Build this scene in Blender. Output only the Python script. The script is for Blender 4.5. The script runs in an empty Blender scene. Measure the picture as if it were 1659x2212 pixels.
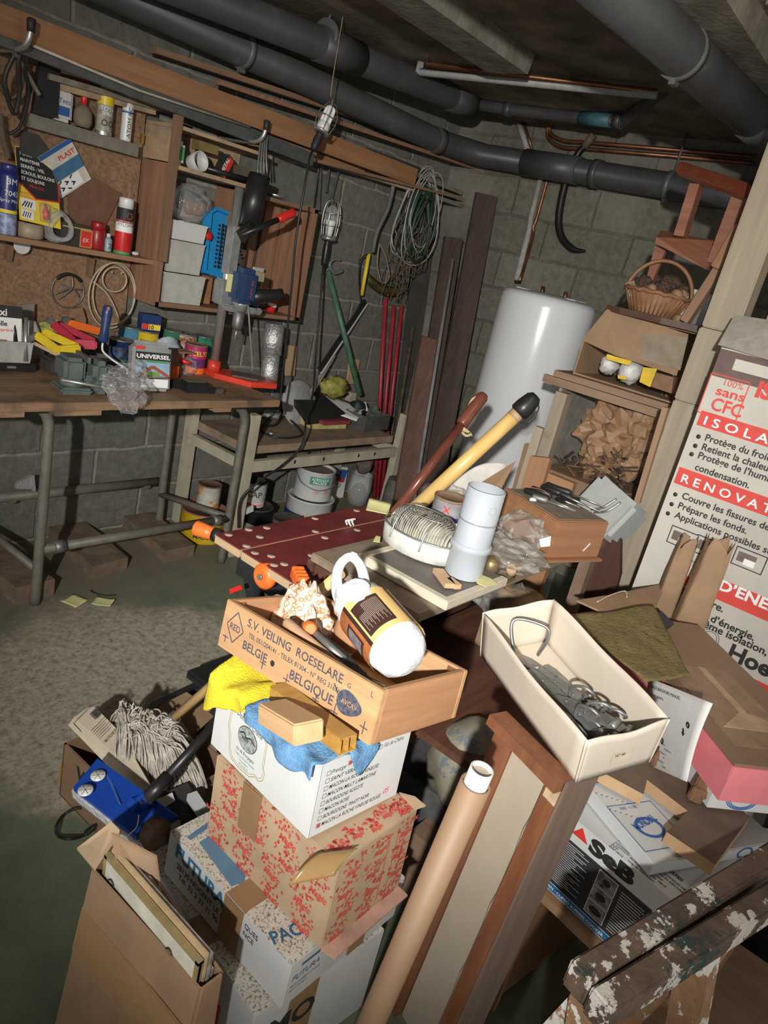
import bpy, bmesh, math, random
from mathutils import Vector, Matrix, Euler, noise
random.seed(7)
D = bpy.data
SC = bpy.context.scene
COL = SC.collection
V = Vector
PI = math.pi
rad = math.radians

# ------------------------------------------------------------------ camera
IMW, IMH, FPX = 1659.0, 2212.0, 1582.4
ROLL, PITCH, YAW = -0.23425, 0.3333, 0.6175
CAM = V((0, 0, 1.55))
def _basis():
    cy, sy, cp, sp = math.cos(YAW), math.sin(YAW), math.cos(PITCH), math.sin(PITCH)
    f = V((cy*cp, sy*cp, -sp)); r = V((sy, -cy, 0)); d = f.cross(r)
    cr, sr = math.cos(ROLL), math.sin(ROLL)
    return cr*r + sr*d, -sr*r + cr*d, f
CR, CD, CF = _basis()
cd = D.cameras.new('camera'); co = D.objects.new('camera', cd); COL.objects.link(co)
co.matrix_world = Matrix(((CR.x, -CD.x, -CF.x, CAM.x), (CR.y, -CD.y, -CF.y, CAM.y), (CR.z, -CD.z, -CF.z, CAM.z), (0, 0, 0, 1)))
cd.sensor_fit = 'VERTICAL'; cd.sensor_height = 36.0; cd.lens = 36.0*FPX/IMH; cd.clip_start = 0.02
SC.camera = co
# ------------------------------------------------------------------ light and exposure
SC.view_settings.view_transform = 'Standard'; SC.view_settings.look = 'None'
SC.view_settings.exposure = 0.0; SC.view_settings.gamma = 1.0
wd = D.worlds.new('world'); SC.world = wd; wd.use_nodes = True
wd.node_tree.nodes['Background'].inputs[0].default_value = (1.0, 0.95, 0.88, 1)
wd.node_tree.nodes['Background'].inputs[1].default_value = 0.55
def add_light(name, kind, loc, energy, color=(1, 1, 1), target=None, **kw):
    l = D.lights.new(name, kind); l.energy = energy; l.color = color
    for k, v in kw.items(): setattr(l, k, v)
    o = D.objects.new(name, l); COL.objects.link(o); o.location = loc
    if target: o.rotation_euler = (V(target) - V(loc)).to_track_quat('-Z', 'Y').to_euler()
    return o
add_light('flash_spot_light', 'SPOT', (-1.0, -0.45, 1.85), 650, (1.0, 0.98, 0.935), (2.2, 1.66, 1.0), spot_size=rad(61), spot_blend=1.0, shadow_soft_size=0.03)  # unseen spot standing for the flash, set behind the camera to soften falloff
add_light('added_fill_light', 'POINT', (1.5, 0.3, 2.25), 9, (1.0, 0.86, 0.68), shadow_soft_size=0.25)  # added weak warm fill to lift the shadows; no bulb hangs here

# ------------------------------------------------------------------ pixel rays (photograph frame) to points in the room
def ray(u, v): return CR*((u - IMW/2)/FPX) + CD*((v - IMH/2)/FPX) + CF
def P(u, v, z=None, x=None, y=None, d=None):
    r = ray(u, v)
    if z is not None: t = (z - CAM.z)/r.z
    elif x is not None: t = x/r.x
    elif y is not None: t = y/r.y
    else: t = d
    return CAM + t*r

def onface(M, u, v, ax, val):
    """local point where the pixel ray meets the plane (axis ax = val) of frame M"""
    I_ = M.inverted(); c = I_ @ CAM; r = I_.to_3x3() @ ray(u, v); return c+r*((val-c[ax])/r[ax])
# ------------------------------------------------------------------ materials
MATS = {}
def _nt(name):
    m = D.materials.new(name); m.use_nodes = True
    nt = m.node_tree; return m, nt, nt.nodes['Principled BSDF']
def N(nt, t, **kw):
    n = nt.nodes.new(t)
    for k, v in kw.items():
        if k.startswith('i_'): n.inputs[k[2:].replace('_', ' ')].default_value = v
        elif k.startswith('n'): n.inputs[int(k[1:])].default_value = v
        else: setattr(n, k, v)
    return n
def srgb(c):
    if isinstance(c, str):
        c = [int(c[i:i+2], 16)/255 for i in (0, 2, 4)]
        c = [x/12.92 if x <= .04045 else ((x+.055)/1.055)**2.4 for x in c]
    return (c[0], c[1], c[2], 1)
def ramp(nt, stops, fac):
    r = nt.nodes.new('ShaderNodeValToRGB'); e = r.color_ramp.elements
    while len(e) < len(stops): e.new(0.5)
    for q, (p, c) in zip(e, stops): q.position = p; q.color = srgb(c)
    nt.links.new(fac, r.inputs[0]); return r.outputs[0]
def coords(nt, scale=(1, 1, 1)):
    t = nt.nodes.new('ShaderNodeTexCoord'); m = N(nt, 'ShaderNodeMapping'); m.inputs['Scale'].default_value = scale
    nt.links.new(t.outputs['Object'], m.inputs[0]); return m.outputs[0]
def noise_tex(nt, vec, scale, detail=4, rough=.6):
    n = N(nt, 'ShaderNodeTexNoise', i_Scale=scale, i_Detail=detail, i_Roughness=rough); nt.links.new(vec, n.inputs['Vector']); return n.outputs['Fac']
def bump(nt, b, fac, strength=.3, dist=.01):
    n = N(nt, 'ShaderNodeBump', i_Strength=strength, i_Distance=dist); nt.links.new(fac, n.inputs['Height']); nt.links.new(n.outputs[0], b.inputs['Normal'])
def plain(name, c, rough=.5, metal=0, var=.12, vs=25, bmp=0, bs=60, spec=.5, c2=None, thr=None, coat=0, c3=None, thr3=None):
    """one colour with a soft mottling; c2 with thr adds patches (stains, chips, dust) of a second colour"""
    if name in MATS: return MATS[name]
    m, nt, b = _nt(name); vec = coords(nt); c = srgb(c)
    f = noise_tex(nt, vec, vs)
    lo = [x*(1-var*2) for x in c[:3]]; hi = [min(1, x*(1+var)) for x in c[:3]]
    out = ramp(nt, [(.3, lo), (.7, hi)], f)
    for cc, th in ((c2, thr), (c3, thr3)):
        if not cc: continue
        f2 = noise_tex(nt, vec, th[1], 6, .7)
        k = ramp(nt, [(th[0], (0, 0, 0)), (th[0]+th[2], (1, 1, 1))], f2)
        mx = N(nt, 'ShaderNodeMix', data_type='RGBA'); nt.links.new(k, mx.inputs[0]); nt.links.new(out, mx.inputs[6]); mx.inputs[7].default_value = srgb(cc); out = mx.outputs[2]
    nt.links.new(out, b.inputs['Base Color'])
    b.inputs['Roughness'].default_value = rough; b.inputs['Metallic'].default_value = metal
    b.inputs['Specular IOR Level'].default_value = spec
    if coat: b.inputs['Coat Weight'].default_value = coat
    if bmp: bump(nt, b, noise_tex(nt, vec, bs), bmp)
    MATS[name] = m; return m
def wood(name, c1, c2, axis='x', scale=9, rough=.6, bmp=.15, stretch=14, dirt=None):
    if name in MATS: return MATS[name]
    m, nt, b = _nt(name)
    sc = {'x': (1, stretch, stretch), 'y': (stretch, 1, stretch), 'z': (stretch, stretch, 1)}[axis]
    vec = coords(nt, sc)
    f = noise_tex(nt, vec, scale*.35, 6, .65)
    out = ramp(nt, [(.3, c1), (.52, [(a+b_)/2 for a, b_ in zip(srgb(c1), srgb(c2))][:3]), (.7, c2)], f)
    if dirt:
        k = ramp(nt, [(dirt[1], (0, 0, 0)), (dirt[1]+.15, (1, 1, 1))], noise_tex(nt, coords(nt), dirt[2], 5, .65))
        mx = N(nt, 'ShaderNodeMix', data_type='RGBA'); nt.links.new(k, mx.inputs[0]); nt.links.new(out, mx.inputs[6]); mx.inputs[7].default_value = srgb(dirt[0]); out = mx.outputs[2]
    nt.links.new(out, b.inputs['Base Color']); b.inputs['Roughness'].default_value = rough
    if bmp: bump(nt, b, f, bmp, .004)
    MATS[name] = m; return m
def clear(name, c=(1, 1, 1), rough=.08, body=.25, tint=(1, 1, 1), gloss=.5, ior=1.45, wr=0, ribs=0):
    """thin see-through film or glass: transparent, glossy and a little milky body"""
    if name in MATS: return MATS[name]
    m, nt, b = _nt(name)
    t = N(nt, 'ShaderNodeBsdfTransparent'); t.inputs[0].default_value = srgb(tint)
    b.inputs['Base Color'].default_value = srgb(c); b.inputs['Roughness'].default_value = rough; b.inputs['Specular IOR Level'].default_value = gloss
    if wr: bump(nt, b, noise_tex(nt, coords(nt), wr, 3), .8, .02)
    if ribs:
        wv = N(nt, 'ShaderNodeTexWave', i_Scale=ribs); wv.bands_direction = 'X'; nt.links.new(coords(nt), wv.inputs['Vector']); bump(nt, b, wv.outputs['Fac'], 1, .006)
        nt.links.new(ramp(nt, [(.1, [x*.62 for x in c]), (.6, c)], wv.outputs['Fac']), b.inputs['Base Color'])
    fr = N(nt, 'ShaderNodeLayerWeight', i_Blend=.25)
    mm = N(nt, 'ShaderNodeMath', operation='MULTIPLY_ADD', n1=.45, n2=body); mm.use_clamp = True
    nt.links.new(fr.outputs['Fresnel'], mm.inputs[0])
    mx = N(nt, 'ShaderNodeMixShader'); nt.links.new(mm.outputs[0], mx.inputs[0]); nt.links.new(t.outputs[0], mx.inputs[1]); nt.links.new(b.outputs[0], mx.inputs[2])
    nt.links.new(mx.outputs[0], nt.nodes['Material Output'].inputs[0])
    MATS[name] = m; return m

# ------------------------------------------------------------------ mesh builder
def frame(o=(0, 0, 0), rz=0, rx=0, ry=0):
    return Matrix.Translation(V(o)) @ Euler((rad(rx), rad(ry), rad(rz)), 'XYZ').to_matrix().to_4x4()
def axes(o, ex, ey, ez=None):
    ex = V(ex).normalized(); ey = V(ey); ez = ex.cross(ey).normalized() if ez is None else V(ez).normalized(); ey = ez.cross(ex).normalized()
    return Matrix(((ex.x, ey.x, ez.x, o[0]), (ex.y, ey.y, ez.y, o[1]), (ex.z, ey.z, ez.z, o[2]), (0, 0, 0, 1)))
def along(p0, p1, up=(0, 0, 1)):
    """frame at p0 whose z axis runs to p1"""
    p0 = V(p0); ez = (V(p1) - p0).normalized(); u = V(up)
    if abs(ez.dot(u)) > .98: u = V((1, 0, 0))
    ex = u.cross(ez).normalized(); ey = ez.cross(ex)
    return Matrix(((ex.x, ey.x, ez.x, p0.x), (ex.y, ey.y, ez.y, p0.y), (ex.z, ey.z, ez.z, p0.z), (0, 0, 0, 1)))
_TX = {}
def text_mesh(s, shear=0, bold=0, sp=1.0):
    k = (s, shear, bold, sp)
    if k not in _TX:
        cu = D.curves.new('t', 'FONT'); cu.body = s; cu.size = 1.0; cu.shear = shear; cu.offset = bold; cu.space_character = sp; cu.resolution_u = 3
        o = D.objects.new('t', cu); COL.objects.link(o)
        me = o.to_mesh()
        _TX[k] = ([v.co.copy() for v in me.vertices], [tuple(p.vertices) for p in me.polygons])
        o.to_mesh_clear(); D.objects.remove(o); D.curves.remove(cu)
    return _TX[k]
class G:
    def __init__(s, mat=None, T=None): s.bm = bmesh.new(); s.mats = []; s.mi = 0; s.T = T or Matrix(); s.sm = False; (mat and s.m(mat))
    def m(s, mat):
        if mat not in s.mats: s.mats.append(mat)
        s.mi = s.mats.index(mat); return s
    def at(s, T): s.T = T; return s
    def add(s, vs, fs, smooth=False):
        b = [s.bm.verts.new(s.T @ V(v)) for v in vs]; out = []
        for f in fs:
            try: q = s.bm.faces.new([b[i] for i in f]); q.material_index = s.mi; q.smooth = smooth; out.append(q)
            except ValueError: pass
        return b, out
    def box(s, c, sz, bev=0, M=None):
        x, y, z = [q/2 for q in sz]; M = M or Matrix()
        vs = [M @ (V(c) + V((a*x, b*y, k*z))) for a in (-1, 1) for b in (-1, 1) for k in (-1, 1)]
        b, f = s.add(vs, [(0, 1, 3, 2), (4, 6, 7, 5), (0, 4, 5, 1), (2, 3, 7, 6), (0, 2, 6, 4), (1, 5, 7, 3)])
        if bev:
            es = list({e for q in f for e in q.edges})
            r = bmesh.ops.bevel(s.bm, geom=es, offset=bev, segments=2, affect='EDGES', clamp_overlap=True)
            for q in r['faces']: q.material_index = s.mi
        return s
    def hexa(s, b4, t4):
        s.add(list(b4)+list(t4), [(3, 2, 1, 0), (4, 5, 6, 7), (0, 1, 5, 4), (1, 2, 6, 5), (2, 3, 7, 6), (3, 0, 4, 7)]); return s
    def bar(s, p0, p1, w, h, up=(0, 0, 1), bev=0):
        """rectangular bar from p0 to p1, w across and h along `up`"""
        L = (V(p1)-V(p0)).length; return s.box((0, 0, L/2), (w, h, L), bev, along(p0, p1, up))
    def lathe(s, prof, n=24, M=None, smooth=True, cap=True, sy=1.0):
        M = M or Matrix(); vs = []; fs = []
        for r, z in prof:
            for i in range(n): a = 2*PI*i/n; vs.append(M @ V((r*math.cos(a), r*sy*math.sin(a), z)))
        for j in range(len(prof)-1):
            for i in range(n): k = (i+1) % n; fs.append((j*n+i, j*n+k, (j+1)*n+k, (j+1)*n+i))
        b, _ = s.add(vs, fs, smooth)
        if cap:
            for j, rev in ((0, True), (len(prof)-1, False)):
                if prof[j][0] > 1e-4:
                    q = [b[j*n+i] for i in range(n)]
                    try: f = s.bm.faces.new(q[::-1] if rev else q); f.material_index = s.mi
                    except ValueError: pass
        return s
    def cyl(s, p0, p1, r0, r1=None, n=16, cap=True):
        L = (V(p1)-V(p0)).length; return s.lathe([(r0, 0), (r0 if r1 is None else r1, L)], n, along(p0, p1), True, cap)
    def tube(s, pts, r, n=8, closed=False, cap=True):
        pts = [V(p) for p in pts]; m = len(pts); vs = []; fs = []; prev = None
        for i, p in enumerate(pts):
            a = pts[i-1] if (i or closed) else p; c = pts[(i+1) % m] if (i < m-1 or closed) else p
            t = (c-a).normalized() if (c-a).length > 1e-9 else V((0, 0, 1))
            if prev is None: u = V((0, 0, 1)) if abs(t.z) < .9 else V((1, 0, 0))
            else: u = prev
            u = (u - t*u.dot(t)); u = u.normalized() if u.length > 1e-6 else t.orthogonal().normalized(); prev = u; w = t.cross(u)
            rr = r[i] if isinstance(r, (list, tuple)) else r
            for k in range(n): q = 2*PI*k/n; vs.append(p + u*rr*math.cos(q) + w*rr*math.sin(q))
        for i in range(m if closed else m-1):
            j = (i+1) % m
            for k in range(n): l = (k+1) % n; fs.append((i*n+k, i*n+l, j*n+l, j*n+k))
        if cap and not closed: fs.append(tuple(range(n))[::-1]); fs.append(tuple((m-1)*n+k for k in range(n)))
        s.add(vs, fs, True); return s
    def prism(s, poly, h, M=None, smooth=False):
        """polygon in the xy plane of M, extruded along +z by h"""
        M = M or Matrix(); n = len(poly)
        vs = [M @ V((p[0], p[1], 0)) for p in poly] + [M @ V((p[0], p[1], h)) for p in poly]
        s.add(vs, [tuple(range(n))[::-1], tuple(range(n, 2*n))] + [(i, (i+1) % n, n+(i+1) % n, n+i) for i in range(n)], smooth); return s
    def plate(s, pts, t, nrm=None):
        """flat plate through 3-D points with thickness t along its normal"""
        pts = [V(p) for p in pts]; nv = V(nrm) if nrm else (pts[1]-pts[0]).cross(pts[2]-pts[0]).normalized(); n = len(pts)
        s.add(pts+[p+nv*t for p in pts], [tuple(range(n))[::-1], tuple(range(n, 2*n))] + [(i, (i+1) % n, n+(i+1) % n, n+i) for i in range(n)]); return s
    def grid(s, fn, nu, nv, t=.001, smooth=True):
        """sheet fn(u,v) with thickness t"""
        n0 = len(s.bm.verts)
        vs = [V(fn(i/nu, j/nv)) for j in range(nv+1) for i in range(nu+1)]
        w = nu+1; nr = []
        for j in range(nv+1):
            for i in range(nu+1):
                a = vs[j*w+min(i+1, nu)]-vs[j*w+max(i-1, 0)]; b = vs[min(j+1, nv)*w+i]-vs[max(j-1, 0)*w+i]; c = a.cross(b)
                nr.append(c.normalized() if c.length > 1e-12 else V((0, 0, 1)))
        q = len(vs); fs = []
        for j in range(nv):
            for i in range(nu):
                a = j*w+i; fs.append((a, a+1, a+w+1, a+w)); fs.append((q+a, q+a+w, q+a+w+1, q+a+1))
        rim = [i for i in range(w)] + [j*w+nu for j in range(1, nv+1)] + [nv*w+i for i in range(nu-1, -1, -1)] + [j*w for j in range(nv-1, 0, -1)]
        for k in range(len(rim)): a, b = rim[k], rim[(k+1) % len(rim)]; fs.append((b, a, q+a, q+b))
        s.add(vs+[p-m_*t for p, m_ in zip(vs, nr)], fs, smooth); return s
    def blob(s, c, sz, amp=.15, fr=3, sub=3, seed=0, M=None, smooth=True, facet=0, fn=None):
        """lumpy closed body: sphere pushed by noise"""
        t = bmesh.new(); bmesh.ops.create_icosphere(t, subdivisions=sub, radius=1); M = M or Matrix()
        vs = []
        for v in t.verts:
            d = v.co.copy(); k = noise.noise(d*fr + V((seed*7.1, seed*3.3, 0)))
            if facet: k = abs(noise.noise(d*fr + V((seed, 0, 3))))*2-.5 + .5*k
            d = d*(1+amp*k)
            if fn: d = fn(d)
            vs.append(M @ (V(c) + V((d.x*sz[0], d.y*sz[1], d.z*sz[2]))))
        t.verts.index_update(); fs = [tuple(v.index for v in f.verts) for f in t.faces]; t.free()
        s.add(vs, fs, smooth); return s
    def text(s, st, o, ex, ey, h, w=None, al='l', shear=0, bold=0, sp=1.0, off=.0006):
        """printed lettering: o is the start (or middle) of the baseline, h the cap height"""
        vs, fs = text_mesh(st, shear, bold, sp)
        if not vs: return s
        x0 = min(v.x for v in vs); x1 = max(v.x for v in vs); k = h/.69; kx = k if w is None else w/max(1e-6, x1-x0)
        ex = V(ex).normalized(); ey = V(ey).normalized(); nz = ex.cross(ey); a = {'l': 0, 'c': .5, 'r': 1}[al]*(x1-x0)
        s.add([V(o) + ex*((v.x-x0-a)*kx) + ey*(v.y*k) + nz*off for v in vs], fs); return s
    def quad(s, o, ex, ey, w, h, off=.0005):
        """printed patch on a face: lower left corner o"""
        ex = V(ex).normalized(); ey = V(ey).normalized(); nz = ex.cross(ey); o = V(o)+nz*off
        s.add([o, o+ex*w, o+ex*w+ey*h, o+ey*h], [(0, 1, 2, 3)]); return s
    def line(s, pts, w, nrm, off=.0007):
        """printed line through 3-D points lying on a face with normal nrm"""
        nv = V(nrm).normalized(); pts = [V(p) for p in pts]
        for a, b in zip(pts, pts[1:]):
            t = (b-a)
            if t.length < 1e-7: continue
            q = nv.cross(t.normalized())*w/2; a_ = a+nv*off; b_ = b+nv*off
            s.add([a_-q, b_-q, b_+q, a_+q], [(0, 1, 2, 3)])
        return s
    def build(s, name, parent=None, base=None):
        """link as one mesh; with parent the points are in the parent's local frame, else in the room"""
        bmesh.ops.recalc_face_normals(s.bm, faces=s.bm.faces) if not s.sm else None
        me = D.meshes.new(name)
        if parent is None:
            xs = [v.co for v in s.bm.verts]
            if base is None: base = V((sum(p.x for p in xs)/len(xs), sum(p.y for p in xs)/len(xs), min(p.z for p in xs)))
            s.bm.transform(Matrix.Translation(-V(base)))
        s.bm.to_mesh(me); s.bm.free()
        for m in s.mats: me.materials.append(m)
        o = D.objects.new(name, me); COL.objects.link(o)
        if parent is not None: o.parent = parent
        else: o.location = base
        return o
def tag(o, label=None, cat=None, group=None, kind=None):
    if label: o['label'] = label
    if cat: o['category'] = cat
    if group: o['group'] = group
    if kind: o['kind'] = kind
    return o
def thing(name, label, cat, M=None, group=None):
    """Empty at the base of a thing; its parts are built in the frame M"""
    o = D.objects.new(name, None); COL.objects.link(o); o.empty_display_size = .05
    o.matrix_world = M if isinstance(M, Matrix) else frame(M or (0, 0, 0))
    return tag(o, label, cat, group)
def kid(t, n):
    """the part of t named n (its latest one): the parent for a sub-part"""
    return ([t]+[o for o in t.children if o.name.split('.')[0] == n])[-1]
def dup(root, M, label=None, group=None):
    r = root.copy(); COL.objects.link(r); r.matrix_world = M
    if label: r['label'] = label
    if group: r['group'] = group
    def kids(a, b):
        for ch in [o for o in D.objects if o.parent == a and o != b]:
            c = ch.copy(); COL.objects.link(c); c.parent = b; kids(ch, c)
    kids(root, r); return r
def one(g, name, label, cat, group=None, base=None): return tag(g.build(name, None, base), label, cat, group)
def struct(g, name): return tag(g.build(name, None, (0, 0, 0)), kind='structure')
def arc(c, r, a0, a1, n, ex=(1, 0, 0), ey=(0, 1, 0)):
    ex, ey, c = V(ex), V(ey), V(c)
    return [c + ex*r*math.cos(rad(a0+(a1-a0)*i/n)) + ey*r*math.sin(rad(a0+(a1-a0)*i/n)) for i in range(n+1)]
def spline(pts, k=8):
    pts = [V(p) for p in pts]; out = []
    for i in range(len(pts)-1):
        a = pts[max(i-1, 0)]; b = pts[i]; c = pts[i+1]; d = pts[min(i+2, len(pts)-1)]
        for j in range(k):
            t = j/k; out.append(.5*((2*b)+(c-a)*t+(2*a-5*b+4*c-d)*t*t+(3*b-a-3*c+d)*t**3))
    return out+[pts[-1]]
X3, Y3, Z3 = V((1, 0, 0)), V((0, 1, 0)), V((0, 0, 1))
WY, WX, CZ = 2.95, 4.0, 2.40      # left wall, boiler wall, ceiling
# ================================================================== THE ROOM
def block_mat(name, plane, c1, c2, mort, off=(0, 0), stain=None):
    m, nt, b = _nt(name)
    t = nt.nodes.new('ShaderNodeTexCoord'); sp = nt.nodes.new('ShaderNodeSeparateXYZ'); cb = nt.nodes.new('ShaderNodeCombineXYZ')
    nt.links.new(t.outputs['Object'], sp.inputs[0]); nt.links.new(sp.outputs[plane[0]], cb.inputs[0]); nt.links.new(sp.outputs['Z'], cb.inputs[1])
    mp = N(nt, 'ShaderNodeMapping'); mp.inputs['Location'].default_value = (off[0], off[1], 0); nt.links.new(cb.outputs[0], mp.inputs[0])
    wob = N(nt, 'ShaderNodeTexNoise', i_Scale=7, i_Detail=3); nt.links.new(t.outputs['Object'], wob.inputs['Vector'])
    mx0 = N(nt, 'ShaderNodeMix', data_type='VECTOR'); mx0.inputs[0].default_value = .025; nt.links.new(mp.outputs[0], mx0.inputs[4]); nt.links.new(wob.outputs['Color'], mx0.inputs[5])
    br = N(nt, 'ShaderNodeTexBrick', i_Scale=1.0, i_Mortar_Size=.010, i_Brick_Width=.5, i_Row_Height=.2, i_Mortar_Smooth=.6, i_Bias=-.2)
    br.inputs['Color1'].default_value = srgb(c1); br.inputs['Color2'].default_value = srgb(c2); br.inputs['Mortar'].default_value = srgb(mort)
    nt.links.new(mx0.outputs[1], br.inputs['Vector'])
    f = noise_tex(nt, t.outputs['Object'], 26, 8, .75); f2 = noise_tex(nt, t.outputs['Object'], 2.2, 5, .6)
    k = ramp(nt, [(.25, (.55, .55, .55)), (.75, (1.3, 1.3, 1.25))], f)
    mul = N(nt, 'ShaderNodeMix', data_type='RGBA', blend_type='MULTIPLY'); mul.inputs[0].default_value = 1
    nt.links.new(br.outputs['Color'], mul.inputs[6]); nt.links.new(k, mul.inputs[7])
    mul2 = N(nt, 'ShaderNodeMix', data_type='RGBA'); nt.links.new(ramp(nt, [(.5, (0, 0, 0)), (.68, (.75, .75, .75))], f2), mul2.inputs[0])
    nt.links.new(mul.outputs[2], mul2.inputs[6]); mul2.inputs[7].default_value = srgb(stain or mort)
    nt.links.new(mul2.outputs[2], b.inputs['Base Color']); b.inputs['Roughness'].default_value = .92; b.inputs['Specular IOR Level'].default_value = .2
    mt = N(nt, 'ShaderNodeMath', operation='MULTIPLY_ADD', n1=-1.2, n2=0); nt.links.new(br.outputs['Fac'], mt.inputs[0]); mt2 = N(nt, 'ShaderNodeMath', operation='ADD'); nt.links.new(mt.outputs[0], mt2.inputs[0]); nt.links.new(f, mt2.inputs[1])
    bump(nt, b, mt2.outputs[0], .55, .012)
    return m
MB1 = block_mat('concrete_block_left', 'X', (.155, .155, .135), (.185, .18, .155), (.29, .27, .225), (.23, -.02), (.20, .19, .165))
MB2 = block_mat('concrete_block_back', 'Y', (.165, .16, .13), (.195, .185, .15), (.13, .125, .10), (.1, -.075), (.26, .24, .20))
def floor_mat():
    m, nt, b = _nt('painted_floor'); t = nt.nodes.new('ShaderNodeTexCoord'); o = t.outputs['Object']
    f1 = noise_tex(nt, o, 2.3, 8, .62); f2 = noise_tex(nt, o, 38, 8, .8); f3 = noise_tex(nt, o, 7, 6, .7)
    green = ramp(nt, [(.3, (.12, .155, .10)), (.7, (.20, .235, .155))], f3)
    bare = ramp(nt, [(.34, (.17, .15, .11)), (.5, (.42, .375, .29)), (.68, (.60, .55, .43))], f2)
    # traffic-worn patch in front of the work table
    mp = N(nt, 'ShaderNodeMapping'); mp.vector_type = 'TEXTURE'; mp.inputs['Location'].default_value = (1.28, 1.82, 0); mp.inputs['Rotation'].default_value = (0, 0, .1); mp.inputs['Scale'].default_value = (.62, .50, 9)
    nt.links.new(o, mp.inputs[0]); ln = N(nt, 'ShaderNodeVectorMath', operation='LENGTH'); nt.links.new(mp.outputs[0], ln.inputs[0])
    ad = N(nt, 'ShaderNodeMath', operation='MULTIPLY_ADD', n1=1.5); nt.links.new(f1, ad.inputs[0]); nt.links.new(ln.outputs['Value'], ad.inputs[2])
    k = ramp(nt, [(0, (1, 1, 1)), (.0, (1, 1, 1))], ad.outputs[0])
    mr = N(nt, 'ShaderNodeMapRange', n1=1.62, n2=1.85, n3=1, n4=0); nt.links.new(ad.outputs[0], mr.inputs[0])
    mx = N(nt, 'ShaderNodeMix', data_type='RGBA'); nt.links.new(mr.outputs[0], mx.inputs[0]); nt.links.new(green, mx.inputs[6]); nt.links.new(bare, mx.inputs[7])
    # brown dust nearer the wall
    sp = nt.nodes.new('ShaderNodeSeparateXYZ'); nt.links.new(o, sp.inputs[0])
    mr2 = N(nt, 'ShaderNodeMapRange', n1=1.9, n2=2.5, n3=0, n4=.8); ad2 = N(nt, 'ShaderNodeMath', operation='MULTIPLY_ADD', n1=.9); nt.links.new(f3, ad2.inputs[0]); nt.links.new(sp.outputs['Y'], ad2.inputs[2]); nt.links.new(ad2.outputs[0], mr2.inputs[0]); mr2.inputs[1].default_value = 2.55; mr2.inputs[2].default_value = 3.05
    mx2 = N(nt, 'ShaderNodeMix', data_type='RGBA'); nt.links.new(mr2.outputs[0], mx2.inputs[0]); nt.links.new(mx.outputs[2], mx2.inputs[6]); mx2.inputs[7].default_value = srgb((.20, .16, .115))
    nt.links.new(mx2.outputs[2], b.inputs['Base Color']); b.inputs['Roughness'].default_value = .7; b.inputs['Specular IOR Level'].default_value = .3
    bump(nt, b, f2, .25, .006); return m
CEILM = plain('ceiling_concrete', (.22, .19, .14), .9, var=.3, vs=5, bmp=.3, bs=30, spec=.2, c2=(.15, .125, .09), thr=(.52, 2.4, .15))
JOISTM = plain('joist_concrete', (.235, .22, .175), .9, var=.2, vs=9, bmp=.35, bs=40, spec=.2)
g = G(floor_mat()).box((1.2, .7, -.05), (5.8, 4.7, .1)); struct(g, 'floor')
g = G(MB1).box((1.2, WY+.05, 1.25), (5.8, .1, 2.7)); struct(g, 'wall_left')
g = G(MB2).box((WX+.05, .7, 1.25), (.1, 4.7, 2.7)); struct(g, 'wall_back')
g = G(CEILM).box((1.2, .7, CZ+.05), (5.8, 4.7, .1))
# plank-like infill panels with open joints, running across between the joists
struct(g, 'ceiling')
def joist(nm, y, w, x1=4.0):
    q = G(JOISTM); n = 24
    for i in range(n):
        xa = -1.6+(x1+1.6)*i/n; xb = -1.6+(x1+1.6)*(i+1)/n; j = lambda k: .008*noise.noise(V((k*9, y, 2)))
        q.hexa([(xa, y-w/2+j(i), 2.33), (xb, y-w/2+j(i+1), 2.33), (xb, y+w/2+j(i+1.3), 2.33), (xa, y+w/2+j(i+.3), 2.33)], [(xa, y-w/2-.01, CZ), (xb, y-w/2-.01, CZ), (xb, y+w/2+.035, CZ), (xa, y+w/2+.035, CZ)])
    struct(q, nm)
ja, jb = P(811, 0, z=2.33), P(912, 0, z=2.33)
joist('trim_1', (ja.y+jb.y)/2, ja.y-jb.y, P(1135, 161, z=2.33).x); joist('trim_2', P(1520, 60, z=2.32).y-.03, .14); joist('trim_3', P(1520, 60, z=2.32).y-1.0, .14)
g = G(plain('ceiling_groove', (.3, .28, .23), .9, var=.3))
for xx in (2.35, 2.75, 3.2, 3.6):
    g.box((xx, .45, CZ-.004), (.012, .75, .008), 0)
struct(g, 'trim_4')

# ================================================================== PIPES UNDER THE CEILING
PVC = plain('grey_drain_pipe', (.062, .063, .066), .45, var=.12, vs=6, c2=(.10, .10, .095), thr=(.62, 6, .1))
PVCL = plain('light_conduit', (.36, .36, .34), .5, var=.1)
CLIP = plain('pipe_clip', (.12, .12, .12), .4, var=.1)
COP = plain('copper_tube', (.30, .13, .07), .42, metal=.8, var=.25, vs=12)
def clip(p, ax, r, parent, T):
    q = G(CLIP, T); c = V(p); a = V(ax).normalized()
    q.cyl(c-a*.014, c+a*.014, r+.006, n=24); q.cyl(c+V((0, 0, r)), V((c.x, c.y, CZ)), .006, n=8); q.box(c-V((0, 0, r+.008)), (.03, .02, .018))
    q.build('pipe_clip', parent)
def pipe(label, pts, r, clips=(), socks=(), mat=None, cat='pipe', name='drain_pipe'):
    M = frame(pts[0]); t = thing(name, label, cat, M); T = M.inverted()
    G(mat or PVC, T).tube(pts, r, 20).build('pipe_run', t)
    for a, b in socks: G(mat or PVC, T).cyl(a, b, r+.007, n=24).build('socket', t)
    for p, ax in clips: clip(p, ax, r, t, T)
    return t
def lerp(a, b, k): return V(a)+(V(b)-V(a))*k
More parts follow.
